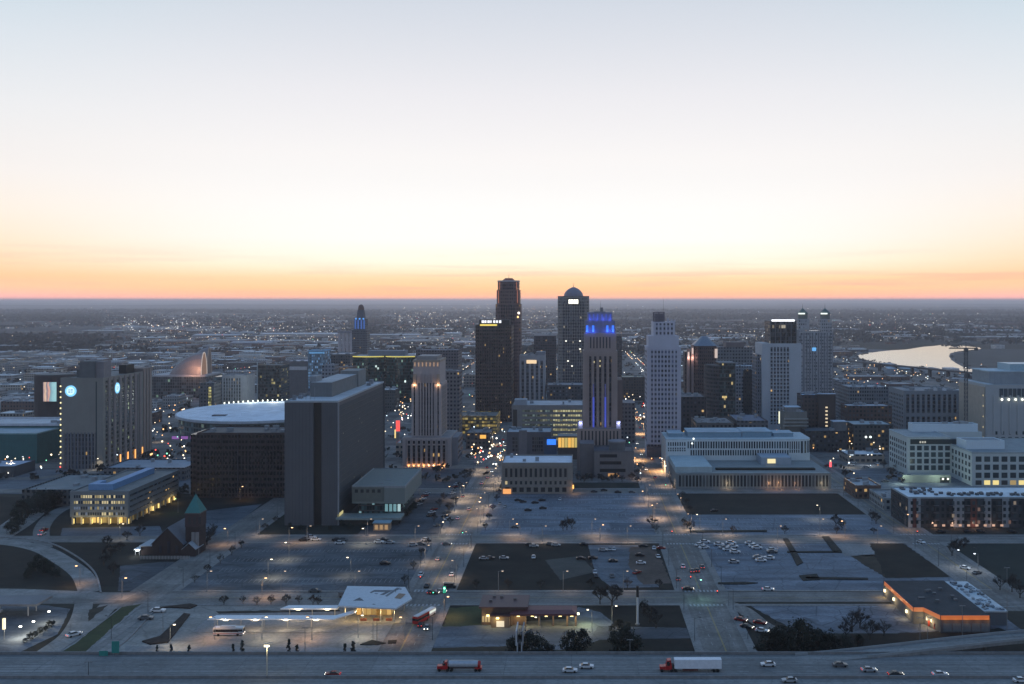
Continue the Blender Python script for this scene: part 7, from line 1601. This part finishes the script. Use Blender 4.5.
# ================================================================== trees
BARK = wall((.05,.042,.036), .95, .3, 1.0); TWIG = plain((.036,.030,.027), .9, name='twigs'); LEAF = plain((.022,.028,.02), .9, name='dark_leaves')
def limbs(mb, r, a, d, ln, rad, depth, tw):
    b_ = a+d*ln; mb.tube(a, b_, rad, rad*.62, k=5 if depth > 1 else 3)
    if depth == 0:
        for _ in range(3):
            e = (d+Vector((r.uniform(-1,1), r.uniform(-1,1), r.uniform(-.4,.9)))*.9).normalized(); s_ = b_-d*ln*r.uniform(0,.7); tip = s_+e*ln*r.uniform(.7,1.2)
            o_ = e.orthogonal()*.045; tw.face([s_+o_, s_-o_, tip])
            for _ in range(2):
                e2 = (e+Vector((r.uniform(-1,1), r.uniform(-1,1), r.uniform(-.5,.8)))*.8).normalized(); s2 = s_+e*ln*r.uniform(.3,.9); o2 = e2.orthogonal()*.03; tw.face([s2+o2, s2-o2, s2+e2*ln*.55])
        return
    for i in range(r.choice((3,3,4))):
        q_ = (d+Vector((r.uniform(-1,1), r.uniform(-1,1), r.uniform(-.15,.6)))*.75).normalized()
        limbs(mb, r, b_-d*ln*r.uniform(0,.3), q_, ln*r.uniform(.62,.8), rad*.58, depth-1, tw)
def bare_variant(seed):
    r = random.Random(seed); tr, tw = MB(), MB(); tr.tube((0,0,0), (0,0,1.8), .30, .22, k=8)
    for i in range(5): a = i*1.26+r.uniform(-.4,.4); limbs(tr, r, Vector((0,0,1.3+.12*i)), Vector((math.cos(a)*.85, math.sin(a)*.85, .8)).normalized(), r.uniform(1.7,2.3), .14, 3, tw)
    limbs(tr, r, Vector((0,0,1.8)), Vector((.1,0,1)), 2.3, .17, 3, tw)
    return tr, tw
def leafy_variant(seed, w=2.6, h=6.0, n=1500, cone=False):
    r = random.Random(seed); tr, cr = MB(), MB(); tr.tube((0,0,0), (0,0,h*.55), .22, .1, k=7)
    for i in range(5): a = i*1.26; tr.tube((0,0,h*(.25+.06*i)), (math.cos(a)*w*.55, math.sin(a)*w*.55, h*(.45+.08*i)), .08, .03, k=4)
    cl = []
    for i in range(26):
        a = r.uniform(0, 6.28); zz = r.uniform(.14,.93); rr = w*(1.05-zz if cone else math.sin(math.pi*min(1, zz*.86+.12))**.7)*r.uniform(.3,.95); cl.append((math.cos(a)*rr, math.sin(a)*rr, zz*h, r.uniform(.45,.95)*(w/2.6)))
    for i in range(n):
        c = r.choice(cl); p = Vector((r.gauss(0,1), r.gauss(0,1), r.gauss(0,.8)))*c[3]*.62+Vector(c[:3]); s_ = r.uniform(.12,.30)
        u = Vector((r.uniform(-1,1), r.uniform(-1,1), r.uniform(-1,1))).normalized(); v = u.orthogonal().normalized(); cr.face([p+u*s_, p+v*s_*.7, p-u*s_, p-v*s_*.7])
    return tr, cr
def to_mesh(mb, name, mat):
    o = mb.build(name, mat); d = o.data; bpy.data.objects.remove(o); return d
VARS = {'bare': [], 'bush': [], 'cypress': []}
for s_ in range(4):
    tr, tw = bare_variant(s_+11); VARS['bare'].append((to_mesh(tr, 'trunk', BARK), to_mesh(tw, 'crown', TWIG)))
    tr, cr = leafy_variant(s_+21); VARS['bush'].append((to_mesh(tr, 'trunk', BARK), to_mesh(cr, 'crown', LEAF)))
for s_ in range(2):
    tr, cr = leafy_variant(s_+31, .8, 4.6, 520, True); VARS['cypress'].append((to_mesh(tr, 'trunk', BARK), to_mesh(cr, 'crown', LEAF)))
NTREE = [0]
def tree(kind, x, y, s_, label, group=None, name=None, z0=0.0, sz=None):
    NTREE[0] += 1; tr, cr = VARS[kind][NTREE[0] % len(VARS[kind])]
    t = thing(name or {'bare':'bare_tree','bush':'evergreen_tree','cypress':'conifer'}[kind], label, 'tree', (x, y, z0), group); t.rotation_euler = (0,0,rnd.uniform(0,6.28)); s_ *= (.72 if kind == 'bare' else rnd.uniform(.8,1.1)); t.scale = (s_, s_, s_*(sz or rnd.uniform(.85,1.15)))
    child('trunk', tr, t, (0,0,0)); child('crown', cr, t, (0,0,0)); return t
def row(kind, where, group, pts, s_=1.0, px=True):
    pts = sorted(pts)
    for i, p in enumerate(pts):
        x, y = at(p[0], p[1]) if px else p[:2]; sc_ = s_*(p[2] if len(p) > 2 else 1.0)
        lab = (NUM[i]+' ' if i < 20 else '')+{'bare':'bare winter tree','bush':'dark leafy tree','cypress':'slim dark conifer'}[kind]+(' from the left ' if len(pts) > 1 else ' ')+where
        tree(kind, x, y, sc_, lab.replace('first ', 'leftmost ').replace('leftmost bare winter tree from the left', 'leftmost bare winter tree').replace('leftmost dark leafy tree from the left', 'leftmost dark leafy tree').replace('leftmost slim dark conifer from the left', 'leftmost slim dark conifer'), group)
row('bush', 'between bank car park and highway', 'dark trees before the bank', [(513,657,1.15),(522,657,1.45),(532,658,1.5),(541,657,1.3),(549,657,1.0),(571,656,1.3),(580,656,1.45),(617,656,1.3),(626,657,1.6),(634,656,1.3),(612,632,.6),(620,631,.8),(628,630,.7)], 1.0)
row('cypress', 'between bus station and highway', 'conifers on the bus station verge', [(157,657),(171,657),(189,658,1.1),(233,658,1.1),(242,657,1.2),(289,657,1.3),(297,656.5,1.1),(345,656,1.3),(353,656,1.3)], 1.0)
row('bare', 'along the far kerb of the bus station lawn', 'bare trees behind the bus station', [(224,605),(243,604,.8),(257,605),(271,604.5),(286,605),(299,604.5,.8),(313,605),(318,606,.9)], .8)
row('bare', 'on the grass by the white mast', 'bare trees by the white mast', [(600,604,1.2),(612,606,1.5),(617,600,1.0),(650,622,1.2),(656,628,1.1),(644,614,.9)], 1.1)
row('bush', 'in the thicket below the pale lot', 'thicket below the right lot', [(768,652,1.3),(778,651,1.5),(788,652,1.4),(798,652,1.6),(808,650,1.5),(818,652,1.4),(828,653,1.3),(774,643,.7),(790,642,.6),(806,643,.8),(820,644,.6),(836,649,.9),(846,650,1.0),(760,656,.9),(858,648,.8)], 1.1)
row('bare', 'beside the pale lot left of the orange store', 'bare trees by the orange store', [(852,632,1.3),(860,628,1.1),(870,640,1.2),(884,636,1.0),(846,638,.9)], 1.2)
row('bare', 'along the edge of the right avenue lots', 'bare trees along the right avenue', [(652,528,1.2),(656,532,.9),(690,532,1.2),(687,529,1.0),(684,526,.8),(567,530,1.2),(572,529,1.1),(563,531,.9)], 1.0)
row('bush', 'left of the lit low office', 'dark trees left of the lit office', [(28,516,1.6),(34,513,1.8),(40,511,1.8),(47,509,1.7),(54,507,1.5),(22,522,1.5),(17,528,1.4),(12,534,1.2),(45,516,1.4),(60,505,1.2)], 1.25)
row('bush', 'in the hedge by the filling station', 'hedge bushes by the filling station', [(25,643,.55),(30,640,.6),(35,637,.6),(40,634,.62),(45,631,.6),(49,628,.6),(53,625.5,.55)], .7)
for k, (wh_, pts) in enumerate((('along the road by the church', [(BWAY+13.5, y) for y in (446,462,478,494,508,546,566,590)]), ('on the left edge of the pale blue lot', [(XL+2, y) for y in (548,572,598,626,646)]), ('by the dark field below the teal building', [(GRAND+14, y) for y in (596,616,640)]), ('along the near cross street', [(x, Y20+14) for x in (-44,-30,-16,6,22,36)]), ('before the pale right lots', [(x, Y19+12) for x in (84,112,140,160)]), ('on the avenue by the left lot', [(MAIN-13, y) for y in (444,468,492,512)]))):
    row('bare', wh_, 'bare trees '+wh_, pts, .8, False)
row('bush', 'inside the curved slip road', 'dark trees inside the curved slip road', [(32,572,.9),(38,570,1.0),(44,573,1.1),(50,574,.8),(56,577,.7),(28,578,.7)], 1.1)
row('bare', 'around the brick church', 'bare trees around the church', [(203,548,1.2),(207,545,1.3),(210,540,1.2),(213,535,1.1),(120,552,1.0),(110,560,1.1),(104,566,1.0),(113,575,.9),(127,540,.9),(140,536,.9),(108,548,1.0)], 1.15)
row('bare', 'on the dark lawn before the apartment block', 'bare trees on the dark lawn', [(958,552,1.3),(952,556,1.1),(964,548,1.0),(1000,590,1.0),(1012,592,1.2),(1020,598,1.2)], 1.1)
row('bush', 'beside the boxy hall terrace', 'trees beside the boxy hall', [(406,517,.9),(410,513,.9),(414,509,.8),(342,527,.7),(350,529,.7),(362,530,.6),(398,524,.7),(290,529,.6),(300,530,.6),(330,530,.6)], 1.0)
row('bare', 'in the dark parking rows beside the boxy hall', 'bare trees in the parking rows', [(440,507,1.1),(444,501,1.0),(449,512,1.1),(455,503,1.0),(434,522,1.0),(450,524,.9),(460,488,.9),(465,480,.9),(470,475,.8)], 1.0)
row('bush', 'behind the church spire in greenish light', 'trees behind the church', [(180,497,1.0),(176,500,.9),(185,494,.9)], 1.1)
row('bare', 'up the street by the dock yard', 'bare trees by the dock yard', [(842,530,1.1),(836,526,1.2),(876,524,1.0),(872,521,1.0),(893,474,1.0),(897,470,1.0),(884,468,1.0),(845,478,.9),(858,486,.9),(866,492,.9)], 1.1)
row('bare', 'before the stone hall', 'bare trees before the stone hall', [(578,480,1.0),(584,482,1.0),(592,481,1.0),(602,482,1.0),(612,481,1.0),(622,482,1.0),(632,480,1.1),(637,476,1.1),(641,470,1.1),(638,484,1.0)], 1.0)
# ================================================================== the city between and beyond
def inpoly(x, y, P):
    c = False; n = len(P)
    for i in range(n):
        (xa, ya), (xb, yb) = P[i], P[i-1]
        if (ya > y) != (yb > y) and x < (xb-xa)*(y-ya)/(yb-ya)+xa: c = not c
    return c
NS = [(MAIN,13),(GRAND,13),(OAK,12),(BWAY,14)]+[(x,9) for x in (-420,-300,300,420,540)]
NS2 = [(x,9) for x in (-123,-3,117)]
EWS = [(757,12)]+[(860+k*128,9) for k in range(8)]
def onroad(x0, x1, y0, y1):
    for x, h in NS+(NS2 if y0 > 850 else []):
        if x0 < x+h and x1 > x-h: return True
    for y, h in EWS:
        if y0 < y+h and y1 > y-h: return True
    return False
def hits(x0, x1, y0, y1, m=4):
    return any(x0 < b+m and x1 > a-m and y0 < d+m and y1 > c-m for a, b, c, d in FOOT)
KIND = {
 'brick': [(.12,.075,.064),(.14,.09,.075),(.09,.06,.055)], 'tan': [(.30,.26,.22),(.36,.33,.29)], 'grey': [(.21,.215,.22),(.28,.285,.29)], 'dark': [(.06,.066,.07),(.085,.085,.09)], 'pale': [(.46,.46,.47),(.55,.54,.53)]}
ROOF = {'pale': [(.52,.54,.57),(.62,.62,.62)], 'grey': [(.25,.26,.28),(.34,.35,.36)], 'black': [(.06,.065,.07),(.09,.095,.10)]}
FM = {}
for k, cs_ in KIND.items():
    FM[k] = [facade(c, (.03,.035,.045), rnd.choice((3.4,3.8,4.2)), rnd.choice((2.6,3.4,4.4)), rnd.uniform(.4,.65), rnd.uniform(.4,.55), rnd.uniform(.015,.07), rnd.choice((WARM,WHITE,COOL,AMBER)), rnd.uniform(.5,1.0)) for c in cs_]
cand = []
def cell(x, y, w, d, core):
    ww, dd = w*rnd.uniform(.55,.95), d*rnd.uniform(.55,.92); x0 = x+rnd.uniform(0, w-ww); y0 = y+rnd.uniform(0, d-dd); x1, y1 = x0+ww, y0+dd
    if onroad(x0, x1, y0, y1) or hits(x0, x1, y0, y1): return
    if any(inpoly(u, v, RIVER) or inpoly(u, v, FIELD) for u in (x0,x1,(x0+x1)/2) for v in (y0,y1)): return
    px = pxof((x0+x1)/2, y0)
    h = rnd.choice((5,6,7,8,9,11,13)) if not core else rnd.choice((7,9,12,15,18,20,24,30))
    if y0 < 900: h = min(h, 9)
    if 845 < px < 1030: h = min(h, 5 if y0 > 1300 else 7)
    if rnd.random() < .12 and not core: return
    cand.append((x0, x1, y0, y1, h, rnd.choice(list(KIND)), rnd.choice(('pale','pale','grey','grey','black')), px, core))
y = 770.0
while y < 2500:
    d = 34+(y-770)*.014; x = -.66*y
    while x < .52*y:
        w = rnd.uniform(20, 44)*(1+(y-770)/1700); core = 930 < y < 1750 and -460 < x < 340 and rnd.random() < .75
        cell(x, y, w, d, core); x += w+rnd.uniform(2, 10)
    y += d+3
for x, y, w, d in [(gx(px,yy),yy,w,d) for px,yy,w,d in ((455,700,18,20),(462,775,18,22),(560,690,1,1),(640,790,10,20),(612,800,26,30),(690,850,10,10),(15,690,24,16),(-20,660,30,20))]: pass
cand.sort(key=lambda c: -((c[1]-c[0])*F/c[2]*((c[4]+(c[3]-c[2])*.12)*F/c[2])))
own = [c for c in cand if -20 < pxof(c[0], c[2]) < 1060 or -20 < pxof(c[1], c[2]) < 1040]
rest_ = own[280:]; own = own[:280]
LM = [(20,'teal hall'),(104,'hotel with blue signs'),(185,'concert hall shells'),(232,'white-roofed arena'),(330,'slab tower'),(384,'green glass building'),(430,'stone tower'),(505,'tallest tower'),(573,'domed tower'),(663,'pale stepped tower'),(722,'green-black glass tower'),(781,'black-grid tower'),(868,'flat-topped grey office'),(930,'ten-column block'),(1000,'ribbed building')]
info = []
for c in own:
    lm = min(LM, key=lambda q_: abs(q_[0]-c[7]))[1]; rel = 'far behind' if c[2] > 1450 else 'behind' if c[2] > 980 else 'near'
    size = 'tall' if c[4] > 20 else 'mid-height' if c[4] > 10 else 'low'
    info.append((c, f'{size} {c[5]} building with {c[6]} roof {rel} the {lm}', c[7]))
bykey = {}
for i, q_ in enumerate(info): bykey.setdefault(q_[1], []).append(i)
LABEL = {}
for k, ids in bykey.items():
    ids.sort(key=lambda i: info[i][2])
    for n, i in enumerate(ids): LABEL[i] = k if len(ids) == 1 else ('leftmost ' if n == 0 else (NUM[n]+' ' if n < 20 else ''))+k+(' from left' if 0 < n < 20 else '')
def roofbox(x0, x1, y0, y1, z_): return rect(x0+.3, x1-.3, y0+.3, y1-.3)
for i, (c, lab, px) in enumerate(info):
    x0, x1, y0, y1, h, kd, rf, _, core = c
    nm = {'brick':'brick_building','tan':'stone_building','grey':'concrete_building','dark':'glass_building','pale':'rendered_building'}[kd]
    t = thing(nm, LABEL[i], 'building', ((x0+x1)/2, y0, 0), 'city blocks among and behind the towers'); FOOT.append((x0,x1,y0,y1))
    wm_ = rnd.choice(FM[kd]); rm = roofm(rnd.choice(ROOF[rf]))
    if core and x1-x0 > 22 and rnd.random() < .5:
        xs_ = x0+(x1-x0)*rnd.uniform(.4,.7); m = MB(); m.box(x0, xs_, y0, y1, 0, h); m.box(xs_+.01, x1, y0+2, y1, 0, h*.6); m.build('wall', wm_, t)
        m = MB(); m.box(x0+.3, xs_-.3, y0+.3, y1-.3, h+.004, h+.15); m.box(xs_+.3, x1-.3, y0+2.3, y1-.3, h*.6+.004, h*.6+.15); m.build('roof', rm, t)
    else:
        MB().box(x0, x1, y0, y1, 0, h).build('wall', wm_, t); MB().box(x0+.3, x1-.3, y0+.3, y1-.3, h+.004, h+.15).build('roof', rm, t)
    m = MB(); parapet(m, x0-.02, x1+.02, y0-.02, y1+.02, h, .7, .28); m.build('parapet', wm_, t)
    roofkit(t, x0+1, x1-1, y0+1, y1-1, h+.15, 3 if y0 < 1400 else 2, wall(rnd.choice(((.3,.32,.34),(.16,.17,.18),(.42,.43,.44)))), (1,2.8), (2,5))
# everything smaller beyond: one mass
mm_ = MB(); ms = []
flat = [(FM[k][0]) for k in KIND]+[roofm(ROOF[k][0]) for k in ROOF]; KI = {k: i for i, k in enumerate(KIND)}; RI = {k: 5+i for i, k in enumerate(ROOF)}
for x0, x1, y0, y1, h, kd, rf, px, core in rest_: mm_.prism(rect(x0,x1,y0,y1), 0, h, RI[rf], KI[kd])
def urban_w(x, y):
    px, py = pxof(x, y), pyof(y); w = .12
    if 100 < px < 350 and 316 < py < 350: w = 1.0
    if 380 < px < 560 and 304 < py < 350: w = 1.0
    if 560 < px < 770 and 326 < py < 350: w = .8
    if 800 < px < 1024 and 318 < py < 342: w = .55
    if px < 100 and py > 320: w = .14
    return w
cnt = 0
while cnt < 1900:
    y = 2500*(9000/2500)**(rnd.random()**1.1); x = rnd.uniform(-.62, .50)*y
    if rnd.random() > urban_w(x, y) or inpoly(x, y, RIVER) or inpoly(x, y, FIELD): continue
    big = rnd.random() < .14; w, d, h = (rnd.uniform(50,160), rnd.uniform(40,100), rnd.uniform(7,13)) if big else (rnd.uniform(9,34), rnd.uniform(9,26), rnd.uniform(4,12))
    if any(inpoly(x+sx_*w/2, y+sy_*d/2, P) for P in (RIVER, FIELD) for sx_ in (-1,1) for sy_ in (-1,1)): continue
    mm_.prism(rect(x-w/2,x+w/2,y-d/2,y+d/2), 0, h, rnd.choice((5,6,6,7,7)) if big else rnd.choice((6,6,7,7,7,7)), rnd.randrange(5)); cnt += 1
tag(mm_.build('distant_buildings', flat), kind='stuff')
# large pale sheds and tanks one can pick out
for px, py, w, d, h, c_, lab in ((300,338,270,110,13,(.55,.52,.52),'very long pale shed stretching left of the striped silos'),(215,339,150,90,12,(.45,.45,.48),'long pale shed above the concert hall shells'),(392,338.5,180,80,11,(.5,.46,.46),'pale shed right of the distant blue crowned tower'),(470,346,90,60,10,(.62,.5,.48),'pinkish pale shed left of the chocolate brown tower'),(250,346,110,60,9,(.34,.33,.37),'grey-lilac shed above the pale gridded hotel'),(903,373.5,52,30,8,(.42,.5,.56),'pale blue riverside shed near the water'),(990,333,240,70,9,(.4,.46,.5),'thin pale hangar beyond the river at right'),(840,332,150,60,10,(.3,.33,.36),'grey hangar beyond the twin pinnacles')):
    x, y = at(px, py); t = thing('warehouse', lab, 'warehouse', (x, y, 0)); MB().box(x-w/2, x+w/2, y, y+d, 0, h).build('wall', wall((c_[0]*.6,c_[1]*.6,c_[2]*.62)), t); m = MB(); m.face([(x-w/2-.5,y-.5,h+.02),(x+w/2+.5,y-.5,h+.02),(x+w/2+.5,y+d/2,h+3),(x-w/2-.5,y+d/2,h+3)]); m.face([(x-w/2-.5,y+d/2,h+3),(x+w/2+.5,y+d/2,h+3),(x+w/2+.5,y+d+.5,h+.02),(x-w/2-.5,y+d+.5,h+.02)]); m.build('roof', roofm(c_), t)
# river bridge
a, b_ = at(850,360.5,14), at(1010,376,14); t = thing('bridge', 'long dark girder bridge across the near side of the river', 'bridge', (*a,0)); bm_ = wall((.06,.06,.065))
m = MB(); m.ribbon([(a[0],a[1],14),(b_[0],b_[1],14)], 11, thick=2.2); m.build('deck', bm_, t)
for i in range(1, 9): x, y = a[0]+(b_[0]-a[0])*i/9, a[1]+(b_[1]-a[1])*i/9; MB().box(x-1.6, x+1.6, y-4.5, y+4.5, -.2, 11.78).build('pier', bm_, t)
# far woods and street trees
wd = MB(); cnt = 0
def clump(mb, x, y, z_, r, n=5):
    for _ in range(n):
        p = Vector((x+rnd.gauss(0,r*.5), y+rnd.gauss(0,r*.5), z_+rnd.uniform(.15,1.0)*r*.9)); s_ = r*rnd.uniform(.35,.6)
        u = Vector((rnd.uniform(-1,1), rnd.uniform(-1,1), rnd.uniform(-.8,.8))).normalized(); v = u.orthogonal().normalized(); mb.face([p+u*s_, p+v*s_*.8, p-u*s_, p-v*s_*.8])
while cnt < 21000:
    y = 2300*(12000/2300)**rnd.random(); x = rnd.uniform(-.62, .50)*y
    if rnd.random() < urban_w(x, y)*.75 or inpoly(x, y, RIVER) or inpoly(x, y, FIELD): continue
    if math.sin(x*.0031+1.3)*math.cos(y*.0023)+math.sin(x*.0011+y*.0017) < rnd.uniform(-1.2, .9): continue
    clump(wd, x, y, 0, rnd.uniform(5, 11)*(1+y/9000)); cnt += 1
tag(wd.build('far_woods', ground('far_wood', (.022,.025,.022), (.045,.043,.036), .02, .95, fine=.1)), kind='stuff')
wd = MB(); cnt = 0
while cnt < 2600:
    y = rnd.uniform(690, 2400); x = rnd.uniform(-.62, .50)*y
    if onroad(x-1, x+1, y-1, y+1) and rnd.random() < .97 or hits(x-2, x+2, y-2, y+2, 2) or inpoly(x, y, RIVER) or inpoly(x, y, FIELD): continue
    clump(wd, x, y, 1, rnd.uniform(2.2, 4.2), 9); cnt += 1
tag(wd.build('city_trees', ground('bare_tree_tops', (.020,.02,.018), (.05,.045,.038), .05, .95, fine=.3)), kind='stuff')
# ---- lights of the city
def lights(name, pts, mats):
    m = MB()
    for x, y, z_, r, k in pts: m.cur = k; m.octa(x, y, z_, r)
    tag(m.build(name, mats), kind='stuff')
LMATS = [glow((1,.80,.52), 3.2), glow((1,.95,.85), 4.0), glow((1,.52,.2), 2.6), glow((.75,.9,1), 3.2), glow((1,.1,.06), 2.6), glow((.3,1,.6), 1.8)]
pts = []
for x, h in NS+NS2:
    y = 690
    while y < 2300:
        if not (x in [q_[0] for q_ in NS2] and y < 860):
            for s_ in (-1, 1):
                if rnd.random() < .62: pts.append((x+s_*(h-3), y+rnd.uniform(-9,9), 7.5, .36+.00022*y, rnd.choices(range(6), [6,4,5,2,.8,.5])[0]))
        y += 30
for yy, h in EWS:
    x = -.6*yy
    while x < .5*yy:
        if rnd.random() < .55: pts.append((x, yy+rnd.choice((-1,1))*(h-3), 7.5, .36+.00022*yy, rnd.choices(range(6), [6,4,5,2,.8,.4])[0]))
        x += 34
for _ in range(700):
    y = rnd.uniform(700, 2500); x = rnd.uniform(-.62, .5)*y
    if hits(x-1, x+1, y-1, y+1, 1) or inpoly(x, y, RIVER) or inpoly(x, y, FIELD): continue
    pts.append((x, y, rnd.uniform(3, 9), rnd.uniform(.5,1.0)*(.30+.00026*y), rnd.choices(range(6), [5,5,3,3,.8,.4])[0]))
# car park left of the hotel and by the arena: many lamps
for x0, x1, y0, y1, n in ((0,62,448,478,26),(150,186,410,470,50),(470,505,425,470,60),(622,645,395,440,46),(395,412,405,425,18),(735,752,405,418,16),(845,890,415,470,20)):
    for _ in range(n):
        px, py = rnd.uniform(x0,x1), rnd.uniform(y0,y1); x, y = at(px, py); 
        if not hits(x-.5, x+.5, y-.5, y+.5, 1): pts.append((x, y, rnd.uniform(1.5, 8), rnd.uniform(.45,.9), rnd.choices(range(6), [6,4,6,1,3,.5])[0]))
lights('street_lights', pts, LMATS)
pts = []
def spray(px0, px1, py0, py1, n, w=(5,5,3,2,.4,.2), s_=1.0):
    for _ in range(n):
        px, py = rnd.uniform(px0,px1), py0+(py1-py0)*rnd.random(); y = gy(py); x = gx(px, y)
        if inpoly(x, y, RIVER) or inpoly(x, y, FIELD): continue
        pts.append((x, y, rnd.uniform(6, 16), s_*y*rnd.choice((.00022,.00028,.00036,.0005)), rnd.choices(range(6), w)[0]))
spray(120,215,320,334,120,(5,8,2,2,.2,.1),1.25); spray(130,345,314,346,260); spray(215,350,322,346,120); spray(395,560,304,330,300,(6,4,4,1,.2,.1)); spray(400,480,318,350,120)
spray(0,130,306,350,26); spray(590,660,306,345,30); spray(660,770,333,343,70,(4,7,1,2,.2,.2),1.2); spray(660,1024,306,333,60); spray(830,950,314,342,150,(5,5,3,3,.2,.4)); spray(360,470,345,400,60); spray(600,660,330,360,50); spray(0,1024,303,350,45)
for a_, b_, n in (((190,340),(335,337),46),((90,352),(230,342),26),((860,333),(1024,329),30),((600,345),(770,337),30),((380,345),(560,333),36),((0,330),(120,322),14)):
    for k in range(n):
        px, py = a_[0]+(b_[0]-a_[0])*k/n+rnd.uniform(-1,1), a_[1]+(b_[1]-a_[1])*k/n+math.sin(k*.5)*.4; y = gy(py); pts.append((gx(px,y), y, 9, y*.00026, rnd.choice((0,0,1,2))))
lights('distant_lights', pts, [glow((1,.82,.58), 1.5), glow((1,.95,.88), 1.9), glow((1,.58,.28), 1.3), glow((.8,.9,1), 1.5), glow((1,.12,.08), 1.4), glow((.3,1,.6), 1.0)])
# steam plume and far stadium glow left as they are: faint pale streaks
# lamps that light the downtown canyons
for i, (x, y, pw) in enumerate([(GRAND+s_*9.5, yy, 34000) for yy, s_ in ((735,1),(785,-1),(835,1),(885,-1),(940,1),(1000,-1),(1070,1),(1150,-1))]):
    street_lamp(x, y, 10, f'{NUM[i]} amber lamp up the right avenue canyon, counting from the parking deck', pw, (1,.55,.24), 6, 2.0, -1 if x > GRAND else 1, group='lamps of the right avenue canyon')
for i, (x, y, pw) in enumerate([(MAIN+s_*9.5, yy, 7500) for yy, s_ in ((575,1),(625,-1),(690,1),(740,-1),(800,1),(870,-1),(950,1))]):
    street_lamp(x, y, 10, f'{NUM[i]} warm lamp up the left avenue beyond the second crossing, counting away', pw, (1,.72,.45), 6, 2.0, -1 if x > MAIN else 1, group='lamps of the left avenue canyon')
for i, (x, y, pw, c_) in enumerate([(MAIN+s_*9.2, yy, 5200, (1,.72,.46)) for yy, s_ in ((450,1),(478,-1),(506,1),(546,-1),(562,1),(594,-1),(608,1),(642,-1),(668,1),(706,1),(722,-1))]+[(GRAND+s_*9.2, yy, 6400, (1,.66,.42)) for yy, s_ in ((548,1),(576,-1),(604,1),(634,-1),(676,1),(702,-1),(722,1))]+[(xx, Y19+s_*8.2, 3200, (1,.7,.46)) for xx, s_ in ((-170,1),(-140,-1),(-112,1),(-84,-1),(-36,1),(-18,-1),(8,1),(26,-1),(78,1),(104,-1),(130,1),(156,-1))]+[(xx, Y20+s_*9.4, 1200, (1,.72,.5)) for xx, s_ in ((-160,1),(-128,1),(-96,1),(-34,1),(-6,1),(20,1))]):
    wh_ = 'left avenue' if i < 11 else 'right avenue' if i < 18 else 'far cross street' if i < 30 else 'near cross street'
    k = i if i < 11 else i-11 if i < 18 else i-18 if i < 30 else i-30
    street_lamp(x, y, 8.8, f'{NUM[k]} small warm kerb lamp along the {wh_}, counted '+('outwards' if i < 18 else 'from left'), pw, c_, 1.2, 1.8, (-1 if x > (MAIN if i < 11 else GRAND) else 1) if i < 18 else 1, group='kerb lamps of the '+wh_)
for i, (px, py, pw, c_) in enumerate(((486,423,9000,(1,.72,.22)),(735,412,8000,(1,.5,.2)),(845,452,6000,(1,.85,.6)),(162,440,5000,(1,.75,.5)),(20,470,4000,(1,.8,.6)),(350,450,3500,(1,.6,.35)),(455,452,4000,(1,.65,.35)),(690,425,5000,(1,.85,.65)),(775,440,4500,(1,.5,.2)),(870,428,6000,(1,.6,.3)))):
    x, y = at(px, py)
    if hits(x-1, x+1, y-1, y+1, .5): y -= 14
    street_lamp(x, y, 9, f'{NUM[i]} of the tall lamps scattered between downtown blocks', pw, c_, 6, 1.6, 1, group='lamps between downtown blocks')
